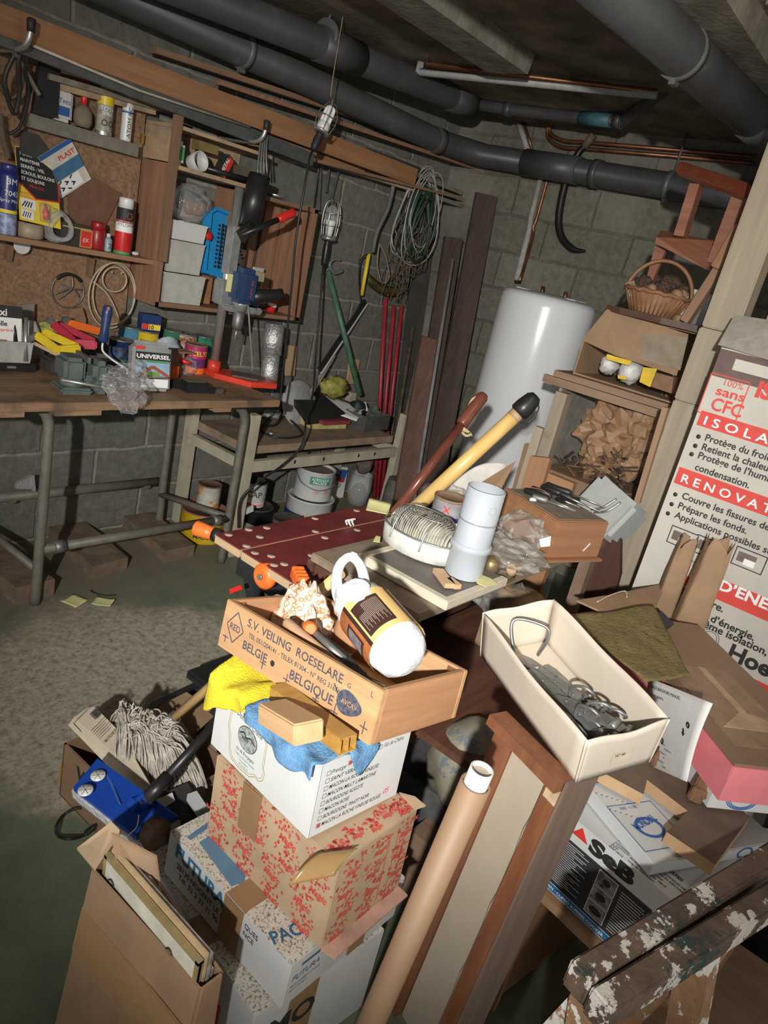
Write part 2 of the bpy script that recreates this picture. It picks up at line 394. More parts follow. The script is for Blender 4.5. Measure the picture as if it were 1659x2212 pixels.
# lower pipe along the left wall, then along the boiler wall
lr = .0625
a = P(290, 0, y=WY-.17); b = P(945, 305, y=WY-.17); b2 = V((WX-.12, WY-.3, P(1060, 338, x=WX-.12).z)); e = P(1500, 410, x=WX-.12)
a = a + (a-b).normalized()*1.2
pts = [a, b, lerp(b, b2, .35)+V((0, 0, 0)), b2, e, e+(e-b2)*1.2]
ax1 = (b-a).normalized(); ax2 = (e-b2).normalized()
q1 = P(590, 130, y=WY-.17); cl = [(lerp(a, b, .55), ax1), (lerp(b2, e, .9), ax2)]
pipe('long grey drain pipe along left wall turning the corner above the boiler', pts, lr, cl, [(b2+ax2*.28, b2+ax2*.62), (b2+ax2*.70, b2+ax2*.74), (b-ax1*.05, b+ax1*.03)])
# upper pipe, further out from the wall
r2 = .062
a = P(380, -30, y=WY-.36); b = P(1010, 222, y=WY-.36); a0 = a+(a-b).normalized()*1.0
ax = (b-a).normalized()
pipe('thicker grey drain pipe nearest the ceiling, ending in an elbow', [a0, b, b+ax*.03], r2, [(P(705, 80, y=WY-.36), ax)], [(b-ax*.16, b+ax*.04), (lerp(a, b, .38), lerp(a, b, .52))])
c0 = P(1040, 230, y=WY-.40); c1 = P(1255, 255, x=WX-.35); c2_ = P(1345, 262, x=WX-.40); c3 = P(1445, 185, x=WX-.75)
t = pipe('narrow grey waste pipe with a blue-green sleeve and an elbow', [b+ax*.02, lerp(c0, c1, .3), c1, c2_, c2_+V((0, -.01, .0)), lerp(c2_, c3, .1), c3], .028, [], [(lerp(c0, c1, .25), lerp(c0, c1, .32)), (c2_-(c2_-c1).normalized()*.04, c2_)])
G(plain('blue_green_sleeve', (.06, .16, .19), .5), t.matrix_world.inverted()).cyl(lerp(c1, c2_, .0), lerp(c1, c2_, .75), .031, n=20).build('sleeve', t)
# big diagonal pipe on the right
a = P(1330, -20, z=2.27); b = P(1630, 255, z=2.27); ax = (b-a).normalized()
pipe('big grey drain pipe crossing the ceiling at right', [a-ax*1.0, b+ax*1.2], .068, [(P(1475, 115, z=2.27), ax)], [(b-ax*.02, b+ax*.14)])
# conduit and copper tube on the ceiling
a = P(905, 155, z=2.36); b = P(1420, 205, z=2.36); u = P(905, 118, z=2.395); u.x, u.y = a.x, a.y
pipe('pale grey conduit running along the ceiling beside a copper tube', [V((a.x, a.y, CZ)), a, a+V((0, 0, -.0))+(b-a)*.01, b], .017, mat=PVCL, name='conduit')
a2 = P(922, 140, z=2.37); b2 = P(1420, 198, z=2.37)
pipe('brown copper tube running along the ceiling beside the conduit', [V((a2.x, a2.y, CZ)), a2, b2], .010, mat=COP, name='copper_pipe')
# copper tubes across the boiler wall
for k, (o, lab) in enumerate([(0, 'upper of two brown copper tubes high on boiler wall'), (.055, 'lower of two brown copper tubes high on boiler wall')]):
    d = 14*k
    pts = spline([P(1192-d*.3, 265, x=WX-.04)+V((0, 0, .03)), P(1188-d*.4, 285+d*.5, x=WX-.04), P(1215-d*.3, 303+d, x=WX-.04), P(1260, 307+d, x=WX-.04)]) + [P(1625, 338+d, x=WX-.04)]
    pipe(lab, pts, .010, mat=COP, name='copper_pipe')
for (x0, x1, y0, y1, r, lab) in [(1120, 1140, 265, 325, .016, 'short pale upright conduit behind the corner drain pipe'), (1132, 1150, 265, 325, .008, 'thin brown upright tube behind the corner drain pipe')]:
    pipe(lab, [P(x0, y0, x=WX-.02), P(x1, y1, x=WX-.02)], r, mat=PVCL if r > .01 else COP, name='conduit' if r > .01 else 'copper_pipe')
pts = spline([P(1183, 385, x=WX-.03), P(1160, 470, x=WX-.03), P(1152, 490, x=WX-.03), P(1150, 515, x=WX-.04), P(1122, 607, x=WX-.2)], 6)
pipe('bare copper tube dropping from the drain pipe to the boiler', pts, .009, mat=COP, name='copper_pipe')
pipe('grey lagged tube beside the copper tube above the boiler', [P(1168, 385, x=WX-.03), P(1147, 470, x=WX-.03), P(1142, 500, x=WX-.04), P(1116, 605, x=WX-.2)], .016, mat=plain('pipe_lagging', (.33, .32, .3), .8, var=.15), name='lagged_pipe')

# ================================================================== BOILER
ENAM = plain('white_enamel', (.72, .73, .75), .22, var=.02, vs=3, spec=.5)
bc = V((WX-.30, 1.90, .0))
M = frame((bc.x, bc.y, 0)); t = thing('water_heater', 'tall white cylindrical water heater against the back wall', 'water heater', M)
R = .255; ht = 1.515
G(ENAM).lathe([(R*.4, .02), (R*.93, .03), (R, .07), (R, ht-.05), (R*.985, ht-.02), (R*.94, ht), (R*.90, ht+.004)], 64).build('tank', t)
g = G(plain('heater_lid', (.42, .43, .43), .4, var=.05)).lathe([(R*.93, ht-.001), (R*.90, ht+.008), (R*.3, ht+.02), (.001, ht+.022)], 48); g.build('top_lid', t)
g = G(plain('heater_label', (.75, .75, .72), .4)); g.box((.02, -.14, ht+.017), (.12, .06, .004)); g.build('lid_sticker', kid(t, 'top_lid')); G(g.mats[0] if 0 else MATS['heater_label']).box((-.06, .12, ht+.016), (.05, .09, .004)).build('lid_sticker', kid(t, 'top_lid'))
for yy in (.09, -.05): G(COP).cyl((.07, yy, ht), (.07, yy, ht+.05), .011).build('pipe_stub', t)
for a in (40, 160, 280): G(ENAM).cyl((R*.6*math.cos(rad(a)), R*.6*math.sin(rad(a)), 0), (R*.6*math.cos(rad(a)), R*.6*math.sin(rad(a)), .05), .02).build('foot', t)
# ================================================================== LEFT WALL: BOARDS, RACK, SHELVES
def W(u, v, dy=.02): return P(u, v, y=WY-dy)
CHIP = plain('particle_board', (.27, .16, .09), .85, var=.22, vs=70, c2=(.17, .10, .06), thr=(.56, 120, .1), bmp=.1)
OAK = wood('orange_timber', (.24, .115, .052), (.35, .18, .085), 'x', 8)
PINE = wood('pale_plank', (.38, .25, .14), (.50, .35, .21), 'x', 8, dirt=((.25, .2, .15), .5, 5))
BRNX = wood('brown_plank', (.19, .105, .06), (.28, .165, .10), 'x', 8)
BRNZ = wood('brown_board_upright', (.16, .09, .055), (.25, .145, .085), 'z', 8)
REDW = wood('reddish_board', (.20, .10, .06), (.33, .18, .105), 'z', 8)
DUST = plain('dusty_grey_wood', (.22, .185, .14), .85, var=.2, vs=18)
BLK = plain('black_plastic', (.018, .018, .018), .38, var=.1)
RUB = plain('black_rubber', (.015, .015, .015), .6, var=.1)
STL = plain('steel', (.50, .50, .48), .34, metal=.75, var=.12, vs=30)
DSTL = plain('dull_steel', (.24, .24, .23), .5, metal=.6, var=.2, vs=20)
CHR = plain('chrome', (.66, .66, .64), .25, metal=.8, var=.05)
WHT = plain('white_plastic', (.66, .66, .64), .35, var=.05)
PAPER = plain('white_paper', (.76, .76, .74), .7, var=.03)
CREAM = plain('cream_plastic', (.60, .58, .50), .5, var=.08)
YEL = plain('yellow_plastic', (.75, .55, .03), .4, var=.06)
RED = plain('red_plastic', (.60, .025, .02), .35, var=.06)
ORG = plain('orange_plastic', (.85, .17, .03), .4, var=.06)
BLU = plain('bright_blue_plastic', (.02, .28, .62), .35, var=.06)
NAVY = plain('navy_plastic', (.02, .045, .14), .35, var=.1)
GRN = plain('green_paint', (.05, .22, .12), .4, var=.1)
INK = plain('black_ink', (.02, .02, .02), .6, var=0)
WINK = plain('white_ink', (.8, .8, .8), .6, var=0)
RINK = plain('red_ink', (.62, .04, .03), .6, var=0)
YINK = plain('yellow_ink', (.8, .62, .05), .6, var=0)
BINK = plain('blue_ink', (.03, .10, .32), .6, var=0)
GINK = plain('green_ink', (.06, .30, .10), .6, var=0)
STICKY = plain('sticky_note', (.72, .68, .32), .75, var=.05)
GLASSY = clear('clear_glass', (.9, .9, .9), .04, .12, (.93, .95, .94))
FILM = clear('plastic_film', (.85, .85, .85), .12, .07, (.96, .96, .96), .8, wr=18)
FROST = clear('frosted_plastic', (.75, .75, .72), .35, .72, (.85, .85, .82))
WHTN = V((0, -1, 0))
ex_w, ez_w = X3, Z3
# particle boards screwed to the wall
g = G(CHIP); a = W(-60, 60); g.box(((1.0+1.872)/2, WY-.012, (.97+1.97)/2), (.872, .02, 1.0)); 
one(g, 'tool_board', 'big brown particle board screwed on the left wall above workbench', 'board')
g = G(DUST).bar(W(93, 90, .04), W(103, 255, .04), .045, .02, (0, 1, 0)); one(g, 'wooden_batten', 'dark upright wooden batten on the board beside hanging cables', 'batten')
g = G(plain('brass', (.55, .36, .1), .35, metal=.9)).box(W(307, 300, .03), (.012, .012, .035)); one(g, 'brass_latch', 'small brass hinge on right edge of particle board', 'hinge')
# ---- timber rack along the wall
def plank(label, a, b, w, h, mat, name='timber_plank', grp=None, up=(0, 0, 1)):
    g = G(mat); L = (V(b)-V(a)).length
    M = along(a, b, up); M2 = Matrix.Translation(V(a)) @ Matrix(((M[0][2], M[0][0], M[0][1], 0), (M[1][2], M[1][0], M[1][1], 0), (M[2][2], M[2][0], M[2][1], 0), (0, 0, 0, 1)))
    g.box((L/2, 0, 0), (L, w, h), min(w, h)*.08)
    o = g.build(name, None, (0, 0, 0)); o.matrix_world = M2; return tag(o, label, 'plank', grp)
def ext(a, b, k): return V(a)-(V(b)-V(a))*k
a, b = W(0, 42, .22), W(900, 385, .22); plank('long orange-brown timber lying on the hooks, widest of the rack', ext(a, b, .25), lerp(a, b, .99), .035, .085, OAK)
a, b = W(0, 78, .21), W(560, 300, .21); plank('grey metal rail under the long orange timber', ext(a, b, .25), lerp(a, b, 1.3), .03, .055, plain('grey_rail', (.095, .1, .095), .5, metal=.2), 'metal_rail')
rk = [((330, 108), (1050, 345), .10, .05, .022, BRNX, 'brown plank lying on top of the rack, reaching under the corner pipe'), ((470, 178), (1020, 362), .15, .05, .018, REDW, 'reddish thin plank on top of the rack behind the lamp'), ((540, 310), (980, 425), .20, .03, .014, BRNX, 'dark thin lath hanging lowest at the right end of rack'),((330, 150), (1000, 440), .05, .07, .02, BRNX, 'thin brown plank behind the orange timber, reaching furthest right'), ((380, 185), (870, 395), .09, .06, .03, REDW, 'reddish plank lying behind the orange timber'),
      ((430, 240), (780, 372), .13, .05, .02, OAK, 'short orange board in the rack behind the hanging lamp'), ((100, 145), (560, 270), .08, .012, .012, PINE, 'thin pale moulding high under the rack at left'),
      ((105, 165), (540, 290), .10, .02, .02, DUST, 'dusty lath under the grey rail'), ((600, 320), (905, 415), .12, .06, .018, PINE, 'pale flat board end in the rack near wire coil'),
      ((620, 300), (860, 378), .03, .05, .03, BRNX, 'brown plank touching the wall in the rack'), ((110, 182), (330, 240), .06, .05, .025, PINE, 'pale board just above the upper shelf bottles')]
for (p, q, dy, w, h, m_, lab) in rk: plank(lab, W(p[0], p[1], dy), W(q[0], q[1], dy), w, h, m_)
g = G(plain('thin_rod', (.45, .40, .32), .5)); g.tube([W(70, 98, .24), W(300, 195, .24), W(540, 275, .24)], .005, 6); one(g, 'thin_rod', 'thin pale rod hanging below the metal rail', 'rod')
g = G(plain('perforated_steel', (.10, .10, .10), .5, metal=.6)); a, b = W(790, 330, .16), W(905, 372, .16); g.bar(a, b, .012, .05)
g.m(INK)
for i in range(7):
    for k in (-1, 1): c = lerp(a, b, (i+.5)/7); g.box(c+V((0, -.007, k*.011)), (.012, .002, .006))
one(g, 'perforated_strip', 'dark perforated steel strip in the rack above wire coil', 'steel strip')
for i, (u0, v0, u1, v1, lab) in enumerate([(880, 372, 985, 415, 'grey cut board stacked on top at right end of rack'), (890, 395, 995, 432, 'grey cut board stacked second at right end of rack'), (895, 412, 1000, 447, 'grey cut board stacked lowest at right end of rack')]):
    plank(lab, W(u0, v0, .12), W(u1, v1, .12), .10, .022, DUST, 'board_offcut')
def rack_hook(lab, u, v):
    c = W(u, v, .29); M = frame(c); t = thing('rack_hook', lab, 'hook', M, )
    pts = spline([(-.01, .29, -.09), (-.01, .10, -.09), (-.005, .02, -.075), (0, 0, -.03), (0, 0, 0)], 6)
    G(STL).tube(pts, .009, 10).build('hook_arm', t); G(RUB).lathe([(.010, -.035), (.012, -.034), (.014, 0), (.010, .004)], 14).build('end_cap', t)
rack_hook('black-capped steel hook holding the timber above hanging cables', 68, 42)
rack_hook('black-capped steel hook holding the timber above the drill stand', 577, 262)
# ---- cables and hoses hung at the left edge
CAB = plain('dark_cable', (.03, .026, .022), .5)
def hang(lab, pts, r, mat, name='cable', cat='cable'):
    g = G(mat).tube(spline(pts, 8), r, 8); return one(g, name, lab, cat)
hang('dark cable looped over the left hook', [W(60, 75, .2), W(25, 130, .17), W(10, 180, .15), W(30, 245, .12), W(42, 200, .14), W(40, 130, .18), W(62, 80, .2)], .008, CAB)
hang('brown cable hanging in a wide loop at left edge', [W(70, 80, .21), W(45, 120, .16), W(48, 180, .14), W(30, 210, .12), W(8, 200, .12), W(-12, 150, .12)], .007, plain('brown_cable', (.09, .06, .035), .5))
hang('thin black cable dropping straight from the left hook', [W(66, 85, .22), W(55, 150, .17), W(62, 200, .14), W(45, 270, .1), W(20, 290, .08)], .006, RUB)
g = G(STL); g.tube(spline([W(25, 105, .2), W(45, 135, .16), W(65, 170, .14), W(85, 205, .13)], 6), .008, 8); one(g, 'shower_hose', 'shiny ribbed metal hose hanging from the left hook', 'hose')
hang('dark twisted rope hanging at left edge beside the blister card', [W(0, 245, .08), W(5, 290, .08), W(15, 330, .08), W(17, 342, .08)], .011, plain('old_rope', (.12, .09, .06), .9))
g = G(RUB).prism([(0, 0), (.09, .01), (.09, .2), (.02, .2)], .02, axes(W(65, 245, .07), X3, Z3)); one(g, 'black_tool', 'flat black tool hanging at left above the upper shelf', 'tool')
g = G(plain('dark_grease_cloth', (.05, .05, .045), .9)).plate([W(44, 280, .04), W(80, 290, .04), W(112, 335, .04), W(70, 350, .04), W(42, 335, .04)], .006, (0, -1, 0)); one(g, 'dark_pouch', 'dark blue-black pouch pinned on board behind blister card', 'pouch')
# ---- upper shelf strip and its things
GRYW = plain('grey_painted_wood', (.20, .185, .15), .7, var=.15)
a, b = W(55, 258, .06), W(290, 325, .06)
g = G(GRYW).bar(a, b, .06, .045); one(g, 'upper_shelf', 'grey painted wooden strip shelf high on the board', 'shelf')
def onshelf(u, v, dy=.06): return W(u, v, dy)
def spray(lab, u, v, dy, r, h, body, capm, bands=(), texts=(), rz=0, cat='spray can', cap_r=.85, cap_h=.28, tilt=0):
    M = frame(onshelf(u, v, dy), rz, tilt); t = thing('spray_can', lab, cat, M)
    g = G(body).lathe([(r*.96, 0), (r, .006), (r, h*(1-cap_h)-.012), (r*.95, h*(1-cap_h))], 24)
    for (z0, z1, mm) in bands: g.m(mm).lathe([(r+.0006, z0*h), (r+.0006, z1*h)], 24, cap=False)
    for (st, z, hh, mm) in texts:
        g.m(mm); n0 = len(g.bm.verts); g.text(st, (0, 0, z*h), X3, Z3, hh, None, 'c'); wrap_text(g, n0, r)
    g.build('can_body', t)
    G(capm).lathe([(r*cap_r, h*(1-cap_h)-.004), (r*cap_r, h*.97), (r*cap_r*.93, h), (.002, h)], 24).build('cap', t); return t
def wrap_text(g, n0, r, a0=-90):
    """bend flat lettering (in the xz plane) round a cylinder about z"""
    g.bm.verts.ensure_lookup_table()
    for v in list(g.bm.verts)[n0:]: a = rad(a0)+v.co.x/r; v.co.x = (r+.0009)*math.cos(a); v.co.y = (r+.0009)*math.sin(a)
M = frame(onshelf(130, 262)); t = thing('plastic_bottle', 'clear square plastic bottle with blue lettering on the upper shelf', 'bottle', M)
g = G(FROST).box((0, 0, .055), (.075, .04, .11), .012).m(BINK).text('Yves', (0, -.021, .06), X3, Z3, .018, .045, 'c').quad((-.028, -.0205, .02), X3, Z3, .05, .03); g.build('bottle_body', t); G(WHT).cyl((-.018, 0, .11), (-.018, 0, .13), .012).build('cap', t)
M = frame(onshelf(177, 275)); t = thing('paint_brush', 'round brush with red handle on upper shelf', 'brush', M)
G(plain('bristle', (.22, .18, .12), .9)).lathe([(.025, 0), (.034, .02), (.032, .055), (.014, .075)], 14).build('bristles', t); G(RED).lathe([(.010, .07), (.012, .10), (.007, .13), (.006, .155)], 10).build('handle', t)
YB = plain('photo_print', (.35, .33, .25), .5, var=.3, vs=60)
spray('yellow-capped spray can with photo label on the upper shelf', 222, 292, .07, .030, .20, YB, clear('yellow_cap', (.75, .6, .08), .2, .75), [(.52, .68, YEL), (.0, .06, STL)], [('TOTAL', .42, .014, WINK), ('SPRAY', .34, .012, WINK), ('\u25cf\u25cf', .16, .02, INK)], cap_h=.2)
t = spray('slim white spray tube with upright lettering on the upper shelf', 270, 305, .07, .021, .165, WHT, WHT, [(.60, .64, BINK)], [], cap_h=.18)
g = G(INK); n0 = 0; g.text('ATOM RC', (.006, 0, .012), Z3, -X3, .014, .11); wrap_text(g, 0, .021); g.build('lettering', t)
# ---- lower shelf and its things
a, b = W(-60, 498, .09), W(308, 560, .09)
SHF = wood('shelf_wood', (.26, .14, .075), (.36, .21, .12), 'x', 8)
M = frame(a); t = thing('lower_shelf', 'thin brown wooden shelf on brackets holding the spray cans', 'shelf', M); T = M.inverted()
G(SHF, T).bar(a, b, .16, .018).build('shelf_board', t)
for u in (22, 197): G(BRNZ, T).bar(W(u, 528+ (u-22)*.16, .04), W(u-6, 562+(u-22)*.19, .03), .02, .03, (0, 1, 0)).build('bracket', t)
shz = lambda u: lerp(a, b, (u+60)/368.).z + .011
def SP(u, dy=.10): q = W(u, 500+(u+60)*.168, dy); q.z = lerp(a, b, max(0, min(1, (q.x-a.x)/(b.x-a.x)))).z+.0095; return q
def spray2(lab, u, *args, **k):
    global onshelf
    f = onshelf; onshelf = lambda uu, v, dy: SP(uu, dy); r = spray(lab, u, 0, *args, **k); onshelf = f; return r
NAVYM = plain('navy_print', (.02, .03, .16), .3, var=.1)
t = spray2('navy blue spray mount can at far left of lower shelf', 12, .11, .033, .235, NAVYM, NAVYM, [(.0, .30, plain('pale_print', (.30, .36, .55), .4, var=.4, vs=40)), (.31, .36, YINK)], [('3M', .72, .020, WINK), ('7043', .56, .017, WINK), ('Spray Mount', .47, .011, WINK), ('\u25b2 \u25b2', .1, .03, YINK)], cap_h=.12)
# yellow blister card
o = SP(78, .12); ex, ey = (W(120, 492, .13)-W(46, 474, .13)).normalized(), (W(55, 345, .05)-W(46, 474, .13)).normalized()
o = W(42, 474, .13); M = axes(o, ex, ey); t = thing('blister_card', 'yellow and black blister card about gripping nuts and bolts', 'blister pack', M)
cw, ch = .155, .265
g = G(plain('card_yellow', (.80, .62, .06), .45, var=.05)); g.prism([(0, 0), (cw, 0), (cw, ch*.62), (cw*.86, ch*.8), (cw*.2, ch), (0, ch*.97)], .0015)
g.m(plain('card_black', (.03, .03, .03), .5)).prism([(.002, ch*.52), (cw*.42, ch*.33), (cw-.002, ch*.37), (cw-.002, ch*.62), (cw*.86, ch*.795), (cw*.2, ch*.99), (.002, ch*.96)], .0021)
g.m(RINK).line([(.002, ch*.52, .002), (cw*.42, ch*.33, .002), (cw*.995, ch*.37, .002), (cw*.995, ch*.62, .002)], .005, Z3)
g.m(WINK)
for i, s_ in enumerate(['POUR', 'MAINTENIR', 'SERR\u00c9S : VIS,', '\u00c9CROUS, BOULONS', 'ET GOUJONS']): g.text(s_, (.016, ch*(.88-.083*i), .0022), X3, Y3, .0115, [None, .072, .088, .125, .085][i], bold=.015)
g.m(RINK).text('PENLOC', (.045, ch*.47, .0022), X3, Y3, .010, bold=.01).text('BLOQUE', (.008, ch*.36, .0016), X3, Y3, .008).text('LE SERRAGE', (.008, ch*.315, .0016), X3, Y3, .008)
g.m(WINK).quad((.008, ch*.17, .0016), X3, Y3, .055, .035).quad((.008, ch*.03, .0016), X3, Y3, .045, .032); g.m(INK)
for k in range(4): g.line([(.012+.01*k, ch*.19, .002), (.026+.008*k, ch*.27, .002)], .004, Z3); g.line([(.012+.008*k, ch*.05, .002), (.02+.008*k, ch*.13, .002)], .003, Z3)
g.m(INK)
for k in range(12): g.quad((.075, ch*(.05+.022*k), .0017), X3, Y3, .055+.012*math.sin(k*2), .0012)
g.build('card', t)
g = G(RED).lathe([(.010, 0), (.011, .03), (.005, .04), (.004, .055)], 12, axes((.095, .02, .010), X3, -Z3, Y3)); g.build('small_bottle', kid(t, 'card'))
G(clear('blister', (.9, .9, .9), .05, .1)).lathe([(.018, -.008), (.019, .05), (.010, .06), (.001, .062)], 14, axes((.095, .02, .004), X3, -Z3, Y3)).build('blister_shell', kid(t, 'card'))
# plast packet hung askew behind it
o = W(82, 340, .05); ex = (W(150, 298, .05)-o); ey = (W(135, 425, .04)-o); M = axes(o, ex, ey, None)
t = thing('plug_packet', 'tilted clear packet with a blue and pink printed card, on the board', 'packet', M)
w_, h_ = ex.length*1.02, -ey.length*1.02
g = G(plain('packet_card', (.62, .58, .50), .5, var=.1)); 
sx_ = 1 if M.to_3x3() @ Y3 is not None else 1
dn = 1
g.prism([(0, 0), (w_, 0), (w_, -h_), (0, -h_)], .003)
g.m(BINK).quad((0, .0, -.0012), X3, Y3, w_, .016).m(plain('blue_print', (.06, .17, .30), .5)).quad((0, -h_*.38, -.0012), X3, Y3, w_, -h_*.28)
g.m(WINK).quad((.01, -h_*.68, -.0017), X3, Y3, w_*.7, -h_*.28).m(INK)
for k in range(9): q = (.02+(k % 3)*.025, -h_*(.72+.08*(k//3)), -.0034); g.line([q, (q[0]+.014, q[1]+.008*((k % 2)*2-1), q[2])], .005, Z3)
g.build('card', t)
g = G(RINK); g.text('PLAST', (w_*.45, -h_*.30, -.0012), X3, -Y3, .016, w_*.5, bold=.02); g.build('lettering', t)
g = G(plain('brown_hardboard', (.17, .085, .05), .7)).plate([W(145, 420, .03), W(205, 382, .03), W(262, 418, .03), W(215, 510, .03), W(150, 500, .03)], .004, (0, -1, 0)); one(g, 'hardboard_offcut', 'brown diamond-shaped hardboard standing on lower shelf', 'board')
o = SP(62, .09); g = G(plain('kraft_tape', (.36, .28, .2), .5)).lathe([(.042, 0), (.048, .005), (.048, .05), (.042, .052), (.030, .052), (.030, 0)], 28, frame(o), cap=False); one(g, 'tape_roll', 'fat beige tape roll under the yellow blister card', 'tape')
o = SP(118, .10); g = G(GLASSY)
for k in range(3): g.tube([o+V((.05*math.cos(a_)*(1-.1*k)-.0, -.02*k+.01*math.sin(a_*2), .06+.055*math.sin(a_)*(1-.1*k))) for a_ in [2*PI*i/24 for i in range(24)]], .008, 8, True)
one(g, 'clear_hose', 'coil of clear plastic hose on the lower shelf', 'hose')
M = frame(SP(165, .09), 4); t = thing('cardboard_pack', 'dark box with a red and yellow label on the lower shelf', 'box', M)
g = G(plain('dark_card', (.05, .045, .04), .5)).box((-.02, 0, .04), (.13, .05, .08)).m(plain('gold_ink', (.55, .40, .1), .5)).quad((-.08, -.025, .065), X3, Z3, .12, .004).quad((-.005, -.025, .0), X3, Z3, .052, .066).m(RINK).quad((-.001, -.0253, .003), X3, Z3, .044, .058).m(WINK).text('EX', (.021, -.0256, .02), X3, Z3, .014, None, 'c'); g.build('box_body', t)
M = frame(SP(207, .10)); t = thing('paint_jar', 'dark red plastic jar on the lower shelf', 'jar', M)
JR = plain('dark_red_plastic', (.32, .012, .02), .35); G(JR).lathe([(.027, 0), (.030, .006), (.030, .07), (.026, .078)], 24).build('jar_body', t); G(JR).lathe([(.024, .076), (.027, .079), (.027, .10), (.024, .104), (.001, .104)], 24).build('screw_lid', t)
M = frame(SP(231, .11)); t = thing('small_bottle', 'tiny glass bottle between the red jar and the spray can', 'bottle', M)
g = G(plain('bottle_print', (.30, .42, .45), .4)).lathe([(.014, 0), (.015, .003), (.015, .045), (.007, .055)], 16); n0 = len(g.bm.verts); g.m(INK).text('2', (0, 0, .012), X3, Z3, .02, None, 'c'); wrap_text(g, n0, .015); g.build('bottle_body', t); G(WHT).cyl((0, 0, .054), (0, 0, .068), .008).build('cap', t)
XR = plain('spray_red', (.62, .02, .02), .3)
t = spray2('white and red spray can with black band, on the lower shelf', 262, .11, .033, .215, XR, WHT, [(.0, .05, GINK), (.40, .60, WINK), (.60, .82, INK), (.56, .62, RINK)], [('XYLOPHENE', .50, .0115, INK), ('\u25cf', .64, .022, ORG)], cap_h=.2)
G(FILM).cyl((.005, 0, .215), (.012, 0, .245), .002, n=6).build('straw', t)
g = G(WHT).lathe([(.03, 0), (.032, .008), (.028, .012)], 20, axes(W(46, 530, .05), X3, Z3, -Y3)); one(g, 'white_stopper', 'white round cap under the lower shelf', 'cap')
g = G(WHT); g.blob(SP(290, .08)+V((0, 0, .008)), (.02, .012, .008), .3, 4, 2, 3); one(g, 'white_putty', 'small crumpled white scrap at right end of lower shelf', 'scrap')
# wire hoop, cable loop on the board
M = axes(W(147, 628, .03), X3, Z3); t = thing('hoop', 'dark strap coiled into a hoop on the lower board', 'strap', M)
g = G(DSTL).tube(arc((0, 0, 0), .068, 0, 360, 28)[:-1], .003, 6, True); g.build('ring', t)
G(RUB).tube(arc((0, 0, .003), .066, 40, 140, 12), .007, 6).build('grip', t)
for a_ in (10, 80, 200): G(DSTL).tube(spline([(.06*math.cos(rad(a_)), .06*math.sin(rad(a_)), .003), (.01, .012, .01), (.05*math.cos(rad(a_+140)), .055*math.sin(rad(a_+140)), .003)], 6), .003, 6).build('wire', t)
BEI = plain('beige_cable', (.50, .42, .30), .5)
c = W(242, 640, .05); g = G(BEI); g.tube([c+V((.105*math.cos(a_), 0, .135*math.sin(a_)+.0)) for a_ in [2*PI*i/40 for i in range(40)]], .0035, 6, True); g.tube([c+V((.006+.098*math.cos(a_), -.008, .128*math.sin(a_)+.012)) for a_ in [2*PI*i/40 for i in range(40)]], .0035, 6, True)
g.tube([c+V((.0+.055*math.cos(a_), -.008, .05*math.sin(a_)+.07)) for a_ in [2*PI*i/30 for i in range(30)]], .0035, 6, True); g.tube(spline([c+V((-.09, 0, .05)), c+V((-.02, -.01, .0)), c+V((.05, 0, -.11)), c+V((.04, .0, -.16))], 6), .0035, 6)
one(g, 'cable_loop', 'beige cable looped on nails at right of lower board', 'cable')
for (u, v, lab) in [(242, 588, 'nail holding the beige cable loop, left one'), (263, 590, 'nail holding the beige cable loop, right one')]: one(G(DSTL).cyl(W(u, v, .0), W(u, v, .07), .003, n=6), 'nail', lab, 'nail')

# ================================================================== WALL CABINET
cy0, cy1 = WY-.21, WY
M = frame((1.885, cy0, 1.125)); t = thing('wall_cabinet', 'open brown wooden cabinet hung on the left wall', 'cabinet', M)
Lx, Dp = .85, .21
G(REDW).box((.009, Dp/2, .28), (.018, Dp, .56)).build('side_panel', t)
G(BRNX).box((Lx/2, Dp/2, .009), (Lx-.002, Dp, .018)).build('bottom_board', t)
G(REDW).box((Lx-.012, Dp/2, .27), (.024, Dp, .545)).build('side_panel', t)
G(BRNX).box((.47+.19, Dp/2, .53), (.38, Dp, .018)).build('top_board', t)
G(REDW).box((.40, Dp/2+.02, .28), (.02, Dp-.05, .50)).build('partition', t)
for i, (x0, w) in enumerate([(.43, .11), (.60, .05), (.68, .10), (.79, .04)]): G(REDW).box((x0+w/2, Dp-.02, .275), (w, .015, .5)).build('back_slat', t)
G(BRNX).box((.21, Dp-.01, .30), (.38, .012, .28)).build('back_panel', t)
# upper open box
G(PINE).box((.22, Dp/2-.01, .553), (.40, Dp-.0, .016)).build('shelf', t); G(PINE).box((.25, Dp/2-.01, .697), (.50, Dp, .014)).build('upper_board', t)
G(PINE).box((.012, Dp/2, .627), (.018, Dp, .125)).build('upper_side', t); G(PINE).box((.25, Dp-.01, .63), (.48, .012, .12)).build('upper_back', t)
G(BRNZ).box((.0, -.012, .46), (.035, .02, .55)).build('front_post', t)
CAB_F = lambda x, y, z: V((1.885+x*.885, cy0+y*.84, 1.125+z))
